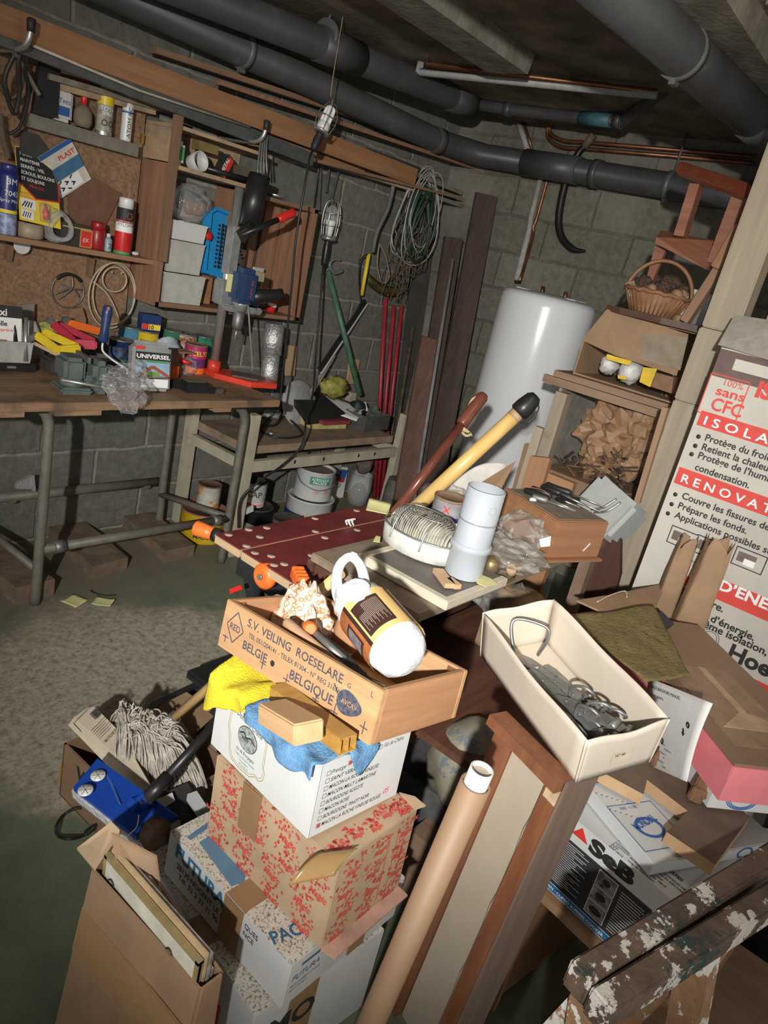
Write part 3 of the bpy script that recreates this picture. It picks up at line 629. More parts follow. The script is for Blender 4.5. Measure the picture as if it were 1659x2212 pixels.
# things in it
def tub(lab, c, sx, sy, h, mat, grp=None, name='plastic_tub', rz=0):
    M = frame(c, rz); t = thing(name, lab, 'tub', M, grp); w = .004
    g = G(mat); a, b = .92, 1.0
    o4 = lambda k, z, d=0: [(x*(sx/2*k-d), y*(sy/2*k-d), z) for x, y in ((-1, -1), (1, -1), (1, 1), (-1, 1))]
    g.add(o4(a, 0)+o4(b, h)+o4(b, h, w)+o4(a, .004, w), [(3, 2, 1, 0)]+[(i, (i+1) % 4, 4+(i+1) % 4, 4+i) for i in range(4)]+[(4+i, 4+(i+1) % 4, 8+(i+1) % 4, 8+i) for i in range(4)]+[(8+i, 8+(i+1) % 4, 12+(i+1) % 4, 12+i) for i in range(4)]+[(12, 13, 14, 15)]); g.build('tub_body', t)
    G(mat).add_rim = None
    r = G(mat)
    for p, q in zip(o4(b, h), o4(b, h)[1:]+o4(b, h)[:1]): r.bar(V(p)+V((0, 0, -.003)), V(q)+V((0, 0, -.003)), .008, .006)
    r.build('rim', t); return t
MILK = plain('milky_plastic', (.46, .45, .41), .4, var=.08)
tub('milky plastic tub at the bottom of the stack in the cabinet', CAB_F(.165, .10, .019), .21, .14, .125, MILK)
tub('milky plastic tub in the middle of the stack in the cabinet', CAB_F(.155, .10, .147), .185, .13, .13, MILK)
tub('milky plastic tub on top of the stack in the cabinet', CAB_F(.155, .10, .28), .185, .13, .075, FROST)
g = G(plain('orange_card', (.36, .17, .08), .6)).box(CAB_F(.33, .14, .11), (.13, .04, .18)); one(g, 'cardboard_piece', 'orange-brown cardboard behind the blue basket in cabinet', 'cardboard')
# blue basket
M = frame(CAB_F(.365, .06, .155), 0, -12, 8); t = thing('plastic_basket', 'bright blue plastic basket standing on edge in the cabinet', 'basket', M)
g = G(BLU); pl = [(x*.075, z*.14+.14) for x, z in [(-.95, -1), (.75, -1), (1, -.8), (1, .85), (.8, 1), (-.6, 1), (-1, .8)]]
MM = axes((0, 0, 0), X3, Z3); g.prism(pl, .004, MM)
for p, q in zip(pl, pl[1:]+pl[:1]): g.bar((p[0], 0, p[1]), (q[0], 0, q[1]), .012, .05, (0, 1, 0))
g.build('basket_shell', t); g = G(INK)
for i in range(11):
    for k in range(3): g.box((-.005+.02*k, -.027, .04+i*.018), (.012, .002, .010)); g.box((-.005+.02*k, -.0045, .04+i*.018), (.012, .002, .010))
g.build('slot_pattern', kid(t, 'basket_shell'))
g = G(FILM); g.blob(CAB_F(.22, .14, .43), (.1, .06, .075), .3, 3, 3, 5); one(g, 'clear_bag', 'crumpled clear bag above the tubs in cabinet', 'bag')
g = G(RED); g.lathe([(.03, 0), (.034, .02), (.02, .04)], 16, frame(CAB_F(.30, .09, .30))); one(g, 'jar_cover', 'dark red lid beside the blue basket', 'lid')
g = G(ORG); g.lathe([(.02, 0), (.022, .02), (.015, .03)], 16, frame(CAB_F(.045, .05, .36))); one(g, 'jar_cover', 'orange lid at left inside the cabinet', 'lid')
M = frame(CAB_F(.075, .07, 0.563)); t = thing('plastic_bottle', 'white and green bottle in the cabinet top compartment', 'bottle', M); g = G(WHT).box((0, 0, .045), (.05, .04, .09), .012); g.m(GINK).quad((-.02, -.0203, .02), X3, Z3, .035, .05); g.build('bottle_body', t); G(GRN).cyl((0, 0, .09), (0, 0, .1), .012).build('cap', t)
g = G(plain('cup_white', (.5, .5, .48), .5)).lathe([(.03, 0), (.04, .06), (.036, .06), (.027, .004)], 20, frame(CAB_F(.16, .08, 0.587), 0, 75, 20), cap=False); one(g, 'plastic_cup', 'white cup lying in the cabinet top compartment', 'cup')
M = frame(CAB_F(.31, .06, 0.571), 10, 0, 28); t = thing('small_box', 'tilted black and red box in the cabinet top compartment', 'box', M); g = G(plain('dark_print', (.03, .03, .03), .5)).box((0, 0, .04), (.04, .045, .10)).m(RINK).quad((-.017, -.0226, .0), X3, Z3, .034, .085).m(WINK).text('METAL', (-.006, -.023, .005), Z3, -X3, .018, .07, bold=.02); g.build('box_body', t)
g = G(plain('old_card', (.2, .15, .05), .6)).box(CAB_F(.225, .08, .66), (.1, .05, .035)); one(g, 'card_strip', 'dark yellow card box under the top board of cabinet', 'box')
M = frame(CAB_F(.40, .04, 0.570)); t = thing('caulking_tube', 'dark tube lying across the cabinet shelf', 'tube', M); G(BLK).cyl((-.16, .0, .012), (.07, -.01, .012), .011).build('tube_body', t); G(plain('brown_tin', (.12, .09, .06), .5)).box((.02, 0, .04), (.06, .03, .035)).build('block', t)
# right half
g = G(plain('piano_print', (.5, .47, .38), .6)).box(CAB_F(.60, .17, .16), (.06, .008, .25))
g.m(INK)
for i in range(16): g.box(CAB_F(.58+.012*((i*7) % 4), .1655, .05+.015*i), (.016, .002, .008))
one(g, 'spotted_card', 'cream card with black spots in the right half of cabinet', 'card')
M = frame(CAB_F(.70, .12, .019), 12); t = thing('picture_card', 'colourful picture card standing in right half of cabinet', 'card', M)
g = G(plain('pic_white', (.6, .6, .55), .5)).box((0, 0, .1), (.075, .012, .2)).m(plain('pic_blue', (.08, .30, .60), .5, var=.4, vs=50)).quad((-.03, -.0063, .01), X3, Z3, .06, .08).m(plain('pic_green', (.1, .25, .08), .5, var=.5, vs=60)).quad((-.03, -.0063, .095), X3, Z3, .06, .07).m(RINK).quad((-.01, -.0066, .06), X3, Z3, .035, .03); g.build('card_body', t)
M = frame(CAB_F(.80, .08, .019), 0, 0, 8); t = thing('small_pot', 'small red pot with white label in the cabinet corner', 'pot', M); g = G(RED).lathe([(.022, 0), (.024, .06), (.02, .062)], 16); g.m(WINK).lathe([(.0240, .03), (.0245, .045)], 16, cap=False); g.build('pot_body', t)
g = G(plain('cabinet_green', (.10, .16, .13), .5)).box(CAB_F(.56, .1, .575), (.08, .1, .05)); one(g, 'green_tin', 'small grey-green tin on top of the cabinet', 'tin')
g = G(STL).lathe([(.03, 0), (.05, .012), (.047, .012), (.028, .003)], 24, frame(CAB_F(.70, .08, .545)), cap=False); one(g, 'metal_dish', 'shiny metal dish on top of the cabinet', 'dish')
# ================================================================== WORK BENCH
by, bz, ty = 2.43, .85, 2.28
PIPE = plain('grey_pipe_leg', (.155, .145, .115), .55, var=.12, metal=.1)
BTOP = wood('worn_bench_top', (.20, .115, .065), (.34, .21, .12), 'x', 10, dirt=((.12, .085, .055), .5, 6))
Bp = lambda u, v: P(u, v, y=by)
M = frame((1.2, by, 0)); t = thing('workbench', 'long worn wooden workbench on bent grey pipe legs', 'workbench', M); T = M.inverted()
xr = P(606, 868, y=ty).x
g = G(BTOP, T); g.box(((xr+.2)/2, (ty+WY-.01)/2, bz-.016), (xr-.2, WY-.01-ty, .030), .003)
g.build('bench_top', t)
for i, (u0, u1, v) in enumerate([(-20, 55, 886), (122, 178, 882), (178, 222, 880), (468, 502, 880)]):
    a, b = P(u0, v, y=ty), P(u1, v, y=ty); G(BTOP, T).box(((a.x+b.x)/2, ty+.04, bz-.04), (b.x-a.x, .07, .019)).build('batten', t)
def leg_pair(pts): G(PIPE, T).tube(spline(pts, 6), .0195, 14).build('leg', t)
leg_pair([Bp(70, 872)+V((-.02, .02, .02)), Bp(90, 885), Bp(103, 905), Bp(104, 940), Bp(92, 1100), V((Bp(75, 1308).x, by, 0))])
leg_pair([Bp(480, 872)+V((0, .02, .02)), Bp(518, 882), Bp(528, 905), Bp(522, 950), Bp(500, 1080), V((Bp(476, 1218).x, by, 0))])
rl = lambda u, v: P(u, v, y=2.86)
leg_pair([rl(372, 880), rl(370, 905), rl(355, 1020), V((rl(345, 1118).x, 2.86, 0))])
leg_pair([rl(-60, 930), rl(-65, 960), rl(-70, 1100), V((rl(-78, 1170).x, 2.86, 0))])
a, b = Bp(92, 1186), Bp(492, 1120); G(PIPE, T).tube([a, b], .019, 14).build('long_rail', t)
for k in (.07, .92): c = lerp(a, b, k); G(DSTL, T).cyl(c-V((.02, 0, 0)), c+V((.025, 0, 0)), .027, n=8).build('pipe_coupling', t)
for p, q in ((rl(347, 1068), Bp(495, 1118)), (rl(-70, 1110), Bp(85, 1235))): G(PIPE, T).tube([p, q], .015, 12).build('cross_rail', t)
# pipe along the wall under the bench
a, b = P(-30, 1078, y=WY-.05), P(345, 1040, y=WY-.05)
t = pipe('grey pipe running low along the wall under the workbench', [a, b], .022, mat=PIPE, name='wall_pipe')
for k in (.12, .9): c = lerp(a, b, k); G(PIPE, t.matrix_world.inverted()).box(c+V((0, .0, -.012)), (.05, .05, .03), .01).build('wall_bracket', t)
g = G(plain('galvanised', (.52, .53, .53), .35, metal=.5)); o = lambda u, v: P(u, v, y=WY-.09)
g.plate([o(35, 1056), o(36, 1045), o(70, 1028), o(68, 1057)], .02, (0, 1, 0)); g.bar(o(70, 1026), o(73, 1060), .012, .012, (0, 1, 0)); one(g, 'steel_bracket', 'small shiny triangular bracket on the pipe under the workbench', 'bracket')
# timber on the floor below the bench
DW = plain('dusty_beam', (.19, .135, .09), .85, var=.18, vs=14, c2=(.26, .2, .14), thr=(.55, 8, .2))
def floorbeam(lab, fl, fr, bl, h):
    fl, fr, bl = P(*fl, z=h), P(*fr, z=h), P(*bl, z=h); q = bl-fl; br = fr+q
    dn = V((0, 0, -h)); one(G(DW).hexa([fl+dn, fr+dn, br+dn, bl+dn], [fl, fr, br, bl]), 'timber_beam', lab, 'beam', 'timber lengths under the bench', (fl+fr)/2+dn)
floorbeam('dusty timber length on floor at the left pipe leg of the workbench', (36, 1270), (119, 1251), (-120, 1150), .075)
floorbeam('dusty timber length on floor, middle one under the workbench', (201, 1224), (277, 1204), (70, 1105), .06)
floorbeam('dusty timber length on floor, right one below the workbench end', (358, 1190), (421, 1177), (262, 1110), .06)
for i, (pts, lab) in enumerate([(((130, 1299), (158, 1284), (190, 1297), (164, 1313)), 'yellow sticky note on floor, left one of two'), (((196, 1305), (210, 1289), (248, 1301), (237, 1316)), 'yellow sticky note on floor, right one of two')]):
    c = [P(*q, z=.002) for q in pts]; g = G(STICKY); g.grid(lambda u, v: lerp(lerp(c[0], c[1], u), lerp(c[3], c[2], u), v)+V((0, 0, .010*(u-.4)**2+(.012 if i else .0)*v*v)), 6, 6, .0006); one(g, 'sticky_note', lab, 'sticky note', 'sticky notes on the floor')
g = G(RUB).tube(spline([P(196, 1275, z=.004), P(203, 1280, z=.004), P(225, 1286, z=.004), P(250, 1285, z=.004)], 5), .003, 6); one(g, 'wire_scrap', 'dark bent wire scrap on floor above the sticky notes', 'wire')

# ================================================================== THINGS ON THE BENCH
def BZ(u, v): return P(u, v, z=bz)
def tin(lab, c, r, h, body, bands=(), texts=(), lid=None, rz=0, name='paint_tin', cat='tin', open_=False, tilt=(0, 0), lidname='lid'):
    M = frame(c, rz, *tilt); t = thing(name, lab, cat, M)
    g = G(body).lathe([(r*.98, 0), (r, .003), (r, h-.004)] + ([(r+.0015, h-.003), (r+.0015, h), (r-.002, h), (r-.004, .006)] if open_ else [(r+.0015, h-.003), (r+.0015, h)]), 28, cap=True)
    for z0, z1, mm in bands: g.m(mm).lathe([(r+.0005, z0*h), (r+.0005, z1*h)], 28, cap=False)
    for (st, ang, z, hh, mm) in texts: g.m(mm); n0 = len(g.bm.verts); g.text(st, (rad(ang)*r, 0, z*h), X3, Z3, hh, None, 'c', bold=.012); wrap_text(g, n0, r+.0004)
    g.build('tin_body', t)
    if lid: G(lid).lathe([(r+.002, h-.002), (r+.002, h+.004), (r-.004, h+.005), (r-.006, h+.001), (.002, h+.001)], 28).build(lidname, t)
    return t
FACE = 30   # cylinders turn their lettering to the camera's side
g0 = BZ(38, 803)
t = tub('grey plastic tub on the bench edge at far left', V((g0.x-.03, g0.y+.05, bz+.033)), .16, .11, .078, plain('grey_tub', (.40, .41, .38), .5))
M = frame((g0.x-.04, g0.y+.05, bz), -4); t = thing('tool_case', 'flat black case under the grey tub on the workbench', 'case', M); G(BLK).box((0, 0, .016), (.22, .10, .032), .005).build('case_body', t); G(STL).box((.02, -.051, .017), (.03, .004, .008)).build('latch', t)
o = P(2, 752, y=2.69); M = axes(o, X3, Z3); t = thing('insole_pack', 'white and black hook-hole pack standing in the grey tub', 'packet', frame(P(12, 755, y=2.69), -6, -8) @ Matrix.Scale(1.2, 4))
g = G(PAPER).box((.0, 0, .055), (.085, .025, .15), .002); g.m(INK).quad((-.0425, -.0127, .095), X3, Z3, .085, .035).m(WINK).text('oxi', (-.036, -.0133, .100), X3, Z3, .020, bold=.02).m(INK).text('colle', (-.038, -.0129, .070), X3, Z3, .014, bold=.02).m(RINK).text('n\u00e9opr\u00e8ne', (-.038, -.0129, .054), X3, Z3, .010).m(plain('boot_brown', (.35, .17, .07), .6)).quad((-.02, -.0129, -.01), X3, Z3, .02, .04).quad((-.02, -.0129, -.01), X3, Z3, .035, .016); g.build('pack_body', t)
G(STL).cyl((.05, -.02, -.03), (.055, -.01, .10), .006).build('tube', t)
for i, (u, lab) in enumerate([(33, 'clear blister tube beside the white pack, nearer one'), (45, 'clear blister tube beside the white pack, further one')]):
    a = P(u, 752, y=2.68); b = P(u-4, 685, y=2.70); g = G(GLASSY if i else BLK).cyl(a, b, .012, .010); one(g, 'glue_tube', lab, 'tube')
g = G(plain('plain_card_grey', (.22, .19, .15), .8)).plate([P(40, 660, y=2.88), P(75, 655, y=2.88), P(72, 720, y=2.87), P(45, 720, y=2.87)], .004, (0, 1, 0)); one(g, 'grey_card', 'grey card standing behind the insole pack', 'card')
# row of hand tools with coloured handles
def handle_tool(lab, segs, name='pliers', grip=YEL, head=None):
    t = thing(name, lab, 'tool', frame(segs[0][0])); T = t.matrix_world.inverted()
    for a, b, w, h in segs: G(grip, T).bar(a, b, w, h, (0, 0, 1), .006).build('handle', t)
    if head: G(DSTL, T).bar(*head, .012, .02).build('jaw', t)
    return t
q = lambda u, v, z, y=None: P(u, v, y=2.48+z*3.2)
handle_tool('yellow-handled clamp lying on the bench near the front edge', [(q(122, 758, .05), q(172, 752, .05), .03, .035), (q(75, 722, .05), q(125, 757, .05), .028, .03), (q(92, 716, .055), q(168, 750, .055), .022, .028)], 'bar_clamp', YEL, (q(60, 735, .05), q(80, 722, .05)))
handle_tool('red and black handled shears beside the yellow clamp', [(q(158, 742, .075), q(210, 745, .06), .028, .035), (q(112, 698, .08), q(160, 738, .075), .026, .03), (q(125, 700, .09), q(206, 738, .075), .022, .024)], 'shears', plain('pink_red_plastic', (.45, .02, .05), .4), (q(118, 700, .08), q(100, 690, .08)))
one(G(RUB).bar(q(122, 702, .105), q(158, 730, .10), .03, .032, (0, 0, 1), .008), 'black_grip', 'black rubber grip lying on the red shears', 'grip')
handle_tool('orange-handled tool behind the red shears', [(q(147, 697, .10), q(215, 716, .10), .03, .03)], 'orange_saw', ORG, (q(150, 690, .1), q(135, 690, .1)))
def PY(u, v, y): return P(u, v, y=y)
g = G(plain('brown_carton', (.25, .15, .085), .8)); g.plate([PY(150, 680, 2.88), PY(158, 668, 2.88), PY(178, 664, 2.88), PY(186, 690, 2.88), PY(184, 715, 2.88), PY(152, 712, 2.88)], .02, (0, 1, 0)); one(g, 'cardboard_scrap', 'torn brown cardboard standing behind orange handle', 'cardboard')
g = G(plain('yellow_green_print', (.45, .45, .12), .6, var=.4, vs=50)).plate([PY(78, 700, 2.82), PY(125, 690, 2.82), PY(120, 740, 2.78), PY(80, 730, 2.78)], .01, (0, 1, 0)); one(g, 'printed_packet', 'yellow-green printed packet behind the yellow clamp', 'packet')
g = G(plain('pale_packet', (.5, .48, .45), .5, var=.2, vs=30)).blob(PY(65, 722, 2.78), (.035, .02, .055), .2, 3, 3, 9); one(g, 'small_pouch', 'pale printed pouch between insole pack and yellow clamp', 'pouch')
for (u, lab) in [(80, 'open jar rim behind the insole pack, left one'), (140, 'open jar rim behind the orange handle, right one')]:
    one(G(GLASSY).lathe([(.035, 0), (.037, .09), (.035, .09), (.033, .003)], 20, frame(V((PY(u, 690, 2.90).x, 2.90, bz))), cap=False), 'glass_jar', lab, 'jar')
g = G(plain('dark_tray', (.06, .05, .045), .5)).box((BZ(112, 795).x, 2.66, bz+.03), (.13, .10, .06), .01); one(g, 'dark_tray', 'dark plastic tray behind the vise', 'tray')
g = G(PINE).bar(q(72, 740, .06), q(142, 775, .045), .012, .012); one(g, 'wooden_ruler', 'pale wooden stick lying across the dark tray', 'stick')
# vise
VIS = plain('vise_green_grey', (.10, .125, .115), .5, var=.12, vs=20)
vc = BZ(185, 855); M = frame((vc.x-.0, vc.y+.06, bz), -8); t = thing('bench_vise', 'grey-green cast vise clamped at the bench edge', 'vise', M)
g = G(VIS); g.box((-.02, 0, .012), (.11, .12, .024), .008); g.lathe([(.045, .02), (.04, .05)], 24, frame((-.02, 0, 0))); g.build('base', t)
G(VIS).box((-.03, .0, .085), (.075, .11, .085), .014).build('fixed_jaw', t)
g = G(VIS).box((.055, -.02, .09), (.06, .12, .075), .018); g.box((.06, -.05, .04), (.05, .06, .06), .012); g.box((.0, .0, .055), (.12, .05, .04), .01); g.build('sliding_jaw', t)
g = G(DSTL).box((.012, .0, .125), (.012, .11, .02)); g.build('jaw_plate', kid(t, 'sliding_jaw'))
G(STL).cyl((-.09, -.085, .06), (.11, -.095, .035), .006).build('tommy_bar', t); G(STL).lathe([(.014, -.02), (.016, 0), (.013, .02)], 16, axes((.08, -.09, .04), X3, Z3)).build('screw_head', kid(t, 'sliding_jaw'))
# clear bag hanging over the edge
def cb(u, v, dy): return P(u, v, y=ty-.02+dy)
g = G(FILM); rows = [((225, 790), (300, 775), .12), ((218, 810), (318, 800), .07), ((222, 840), (322, 830), .0), ((238, 868), (318, 862), -.02), ((258, 892), (300, 886), -.02)]
def bagf(u, v):
    k = v*4; i = min(3, int(k)); f = k-i; a = lerp(cb(*rows[i][0], rows[i][2]), cb(*rows[i+1][0], rows[i+1][2]), f); b = lerp(cb(*rows[i][1], rows[i][2]), cb(*rows[i+1][1], rows[i+1][2]), f)
    p = lerp(a, b, u); return p+V((0, -.03*math.sin(u*PI)+.028*noise.noise(p*38)+.015*noise.noise(p*80), .010*noise.noise(p*50)))
g.grid(bagf, 30, 30, .0015); one(g, 'clear_bag', 'crumpled clear plastic bag hanging over the bench front edge', 'bag')
# roller frame
M = frame((0, 0, 0)); t = thing('paint_roller', 'paint roller frame with a dark blue handle, standing upright', 'paint roller', frame(P(222, 742, y=2.56))); T = t.matrix_world.inverted()
a, b = P(222, 740, y=2.56), P(234, 660, y=2.56); G(NAVY, T).lathe([(.013, 0), (.019, .01), (.015, .05), (.019, .11), (.017, .135), (.010, .14)], 16, along(a, b)).build('handle', t)
g = G(NAVY, T); 
G(WHT, T).tube(spline([a, P(222, 758, y=2.55), P(240, 775, y=2.52), P(262, 790, y=2.49), P(273, 796, y=2.47), P(275, 808, y=2.45)], 5), .004, 8).build('wire', t)
G(plain('hole_tan', (.4, .2, .15), .6), T).box(P(234, 667, y=2.544), (.010, .002, .014)).build('hang_hole', kid(t, 'handle'))
# tins
NB = plain('navy_tin', (.02, .045, .12), .35, metal=.2, var=.2, vs=30)
fz = lambda x, y: V((x, y, bz))
tin('dark blue lacquer tin beside the roller handle', fz(PY(258, 780, 2.74).x, 2.74), .047, .125, NB, [(.12, .8, plain('tin_picture', (.04, .06, .12), .4, var=.5, vs=40))], [('LASUR', -40, .5, .016, BINK), ('BOIS', 20, .3, .014, GINK), ('R', 45, .85, .012, WINK)], lid=DSTL, rz=-20)
SKY = plain('sky_blue_tin', (.10, .28, .42), .4)
tin('sky blue tin at the back of bench behind the lacquer tin', fz(PY(280, 720, 2.87).x, 2.87), .045, .155, SKY, [], [('6', 20, .35, .03, WINK)], lid=DSTL, rz=-20)
tin('yellow jointing tin with black lettering', fz(PY(318, 735, 2.83).x, 2.83), .046, .15, YEL, [], [('joint', 0, .25, .032, INK), ('REBOUCHE', 0, .72, .010, INK)], lid=DSTL, rz=-25)
M = frame(fz(PY(318, 735, 2.83).x, 2.83)+V((0, 0, .156)), -12); t = thing('bulb_box', 'small dark box marked 10 on top of yellow tin', 'box', M); g = G(NAVY).box((0, 0, .035), (.085, .05, .07)).m(YINK).quad((-.012, -.0252, .006), X3, Z3, .054, .024).m(INK).text('10', (-.008, -.0256, .009), X3, Z3, .017, bold=.02).m(RINK).quad((-.0425, -.0252, .006), X3, Z3, .028, .024); g.build('box_body', t)
tin('dark green tin behind the crumpled white bag', fz(PY(370, 735, 2.89).x, 2.89), .045, .15, GRN, lid=DSTL)
g = G(plain('white_bag', (.45, .52, .58), .5)).blob(fz(PY(360, 735, 2.80).x, 2.79)+V((0, 0, .095)), (.06, .035, .045), .35, 2.5, 3, 4); one(g, 'crumpled_bag', 'crumpled bluish-white bag in front of the green tin', 'bag')
tin('colourful printed tin with white label', fz(PY(402, 735, 2.86).x, 2.86), .05, .145, plain('multi_print', (.45, .2, .12), .5, var=.6, vs=70, c2=(.6, .55, .4), thr=(.5, 40, .1)), lid=DSTL)
tin('green swirled tin next to the drill column', fz(PY(440, 740, 2.86).x, 2.86), .045, .14, plain('green_swirl', (.05, .30, .18), .4, var=.4, vs=30), lid=DSTL)
tin('purple and orange wallpaper paste tin in front of the drill column', fz(PY(424, 790, 2.72).x, 2.735), .048, .125, plain('purple_tin', (.16, .04, .16), .4), [(.55, .98, plain('magenta', (.45, .03, .12), .4)), (.0, .22, ORG)], [('QUELYD', 5, .66, .020, YINK)], rz=-25, lid=plain('lid_brown', (.2, .14, .1), .5))
g = G(KR3 := plain('pack_brown', (.26, .17, .11), .8)); x_ = P(375, 770, y=2.69).x; g.box((x_, 2.69, bz+.103), (.17, .07, .006)); g.box((x_+.0, 2.70, bz+.05), (.09, .05, .10)); one(g, 'small_crate', 'plain cardboard box with flat top behind the filler packet', 'box')
# universal filler packet
c = BZ(330, 848); M = frame((c.x, c.y+.03, bz), -10, -9); t = thing('filler_packet', 'grey filler packet lettered UNIVERSEL with a house picture', 'packet', M @ Matrix.Diagonal((1, 1, .87, 1)))
PK = plain('packet_grey', (.27, .28, .28), .4)
g = G(PK); g.box((0, 0, .10), (.155, .06, .20), .012)
f = lambda x, z: (x, -.0305, z)
g.m(INK).quad(f(-.07, .135), X3, Z3, .145, .035).m(WINK).text('UNIVERSEL', f(-.066, .143), X3, Z3, .017, .135, bold=.03, off=.001).m(GINK).quad(f(-.025, .126), X3, Z3, .08, .008)
g.m(plain('house_sky', (.30, .45, .60), .5)).quad(f(-.068, .07), X3, Z3, .136, .055).m(plain('roof_brown', (.35, .10, .05), .5)); g.add([f(-.055, .068), f(-.002, .11), f(.065, .068), f(.035, .068), f(-.002, .09), f(-.03, .068)], [(0, 1, 4, 5), (1, 2, 3, 4)]) if 0 else g.line([f(-.06, .068), f(0, .108), f(.066, .068)], .014, -Y3, .0012)
g.m(plain('lawn', (.22, .32, .08), .5)).quad(f(-.028, .063), X3, Z3, .055, .022, .0011).m(INK).line([f(-.07, .062), f(-.01, .056), f(.07, .064)], .004, -Y3, .0014).m(WINK).quad(f(-.045, .018), X3, Z3, .11, .036).m(RINK).quad(f(-.07, .18), X3, Z3, .035, .014)
g.build('packet_body', t); G(PK).box((0, .0, .205), (.13, .01, .02)).build('folded_top', t)
# loose bits right of packet
one(G(RED).lathe([(.012, 0), (.014, .03), (.010, .06), (.006, .075)], 12, along(q(375, 772, .07), q(396, 780, .06))), 'screwdriver_grip', 'short red screwdriver handle behind the filler packet', 'handle')
one(G(ORG).prism([(0, 0), (.05, 0), (.05, .04), (.01, .045)], .05, frame(BZ(385, 828)+V((-.02, .02, .012)), 25)), 'orange_block', 'small orange plastic wedge beside the filler packet', 'block')
g = G(FILM).blob(BZ(418, 815)+V((0, .05, .035)), (.045, .03, .04), .3, 3, 3, 2); one(g, 'small_bag', 'small clear bag of fittings beside the orange wedge', 'bag')
M = frame(BZ(427, 850)+V((0, .03, 0)), -5); t = thing('black_box', 'flat black plastic box at the bench edge below the drill stand', 'box', M); G(BLK).box((0, 0, .022), (.10, .06, .044), .004).build('box_body', t); G(plain('olive_label', (.14, .14, .09), .5)).box((0, 0, .045), (.08, .045, .002)).build('label', t)
one(G(BLK).box(BZ(392, 842)+V((0, .03, .016)), (.06, .05, .03), .008), 'black_clamp', 'small black clamp between wedge and black box', 'clamp')
M = frame(BZ(468, 852)+V((0, .02, 0)), -10); t = thing('hand_brush', 'small dark brush head at the bench edge', 'brush', M); G(BLK).box((-.02, 0, .014), (.04, .035, .026), .004).build('handle', t); G(plain('dark_bristle', (.07, .05, .04), .9)).box((.02, 0, .012), (.04, .03, .024), .003).build('bristles', t)
# ================================================================== DRILL STAND
base = P(466, 800, z=bz); M = frame((2.19, 2.68, bz)); t = thing('drill_stand', 'red-based drill stand with steel column and black-bodied press lever', 'drill stand', M); T = M.inverted()
RB = plain('stand_red', (.70, .055, .03), .35)
pts = [P(u, v, z=bz+.0) for u, v in ((428, 795), (448, 785), (475, 788), (548, 830), (546, 846), (470, 852), (440, 830))]
pts2 = [T @ p for p in pts]; g = G(RB); g.prism([(-.03, -.05), (.06, -.20), (.20, -.22), (.24, -.17), (.22, -.06), (.08, .04), (-.02, .04)], .024); g.build('base', t)
G(RB).cyl((0, 0, .02), (0, 0, .07), .032, .028, 20).build('column_socket', t)
G(plain('sanding_plate', (.12, .10, .085), .8)).prism([(-.0+.03, -.10), (.12, -.17), (.19, -.15), (.19, -.08), (.09, -.02)], .006, frame((0, 0, .024))).build('plate', t)
top = T @ P(517, 405, y=2.68)
G(CHR).cyl((0, 0, .06), (0, 0, top.z), .0195, n=24).build('column', t)
GC = plain('cast_grey', (.30, .31, .31), .4, metal=.3)
sl = T @ P(485, 640, y=2.68)
G(GC).box((.0, 0, sl.z+.02), (.085, .06, .11), .008).build('carriage', t)
g = G(GC).box((.08, -.03, sl.z-.04), (.19, .09, .03), .008); g.lathe([(.045, 0), (.045, .03)], 24, frame((.12, -.03, sl.z-.055))); g.build('drill_clamp', t)
G(GC).box((-.01, -.02, sl.z+.20), (.05, .05, .20), .004).build('rack_cover', kid(t, 'carriage'))
G(STICKY).box((-.005, -.048, sl.z+.065), (.06, .002, .075)).build('paper_tag', kid(t, 'carriage'))
kb = T @ P(535, 490, y=2.66); kt = T @ P(562, 378, y=2.66)
g = G(BLK).cyl(kb, kt, .052, .046, 24); g.build('spring_housing', t)
G(BLK).cyl(T @ P(520, 512, y=2.62), T @ P(545, 490, y=2.62), .03, n=20).build('pinion_hub', t)
l0, l1, l2 = T @ P(522, 508, y=2.60), T @ P(600, 475, y=2.58), T @ P(642, 455, y=2.58)
G(BLK).cyl(l0, l1, .011, .012).build('lever', t); G(RED).lathe([(.013, 0), (.018, .01), (.018, .07), (.022, .09), (.012, .10), (.002, .102)], 16, along(l1, l2)).build('lever_grip', kid(t, 'lever'))
for k in range(4): G(DSTL).tube(spline([T @ P(556+k*7, 375, y=2.66), T @ P(560+k*5, 330, y=2.68), T @ P(566+k*4, 290, y=2.70)], 5), .004, 6).build('chuck_wire', t)
dr0 = P(522, 640, y=2.62); M = frame((dr0.x, 2.62, dr0.z)) @ Matrix.Scale(1.3, 4); t = thing('power_drill', 'dark blue power drill clamped in the stand', 'drill', M)
DB = plain('drill_blue', (.025, .055, .13), .4)
G(DB).box((.0, 0, .035), (.085, .075, .12), .018).build('motor_body', t); G(BLK).lathe([(.024, 0), (.026, .05), (.02, .11), (.022, .13)], 14, along((.03, -.0, .0), (.17, -.03, .03))).build('handle', t)
g = G(GC).lathe([(.022, -.05), (.026, -.03), (.03, -.022)], 18); g.build('gear_nose', t); G(DSTL).lathe([(.013, -.115), (.019, -.10), (.019, -.055), (.012, -.05)], 16).build('chuck', t); G(STL).cyl((0, 0, -.15), (0, 0, -.11), .004).build('drill_bit', kid(t, 'chuck'))
g = G(RINK); g.text('AEG SB', (.01, -.038, .0), Z3, -X3, .008, .06); g.build('side_lettering', kid(t, 'motor_body')); G(plain('drill_plate', (.35, .3, .2), .5)).box((.055, -.01, .075), (.02, .03, .03)).build('rating_plate', kid(t, 'motor_body'))
hang('grey drill cable drooping down the wall to the bench', [P(536, 660, y=2.6), P(540, 720, y=2.6), P(545, 790, y=2.62), P(543, 800, y=2.60)], .004, plain('grey_cable', (.25, .25, .24), .5))
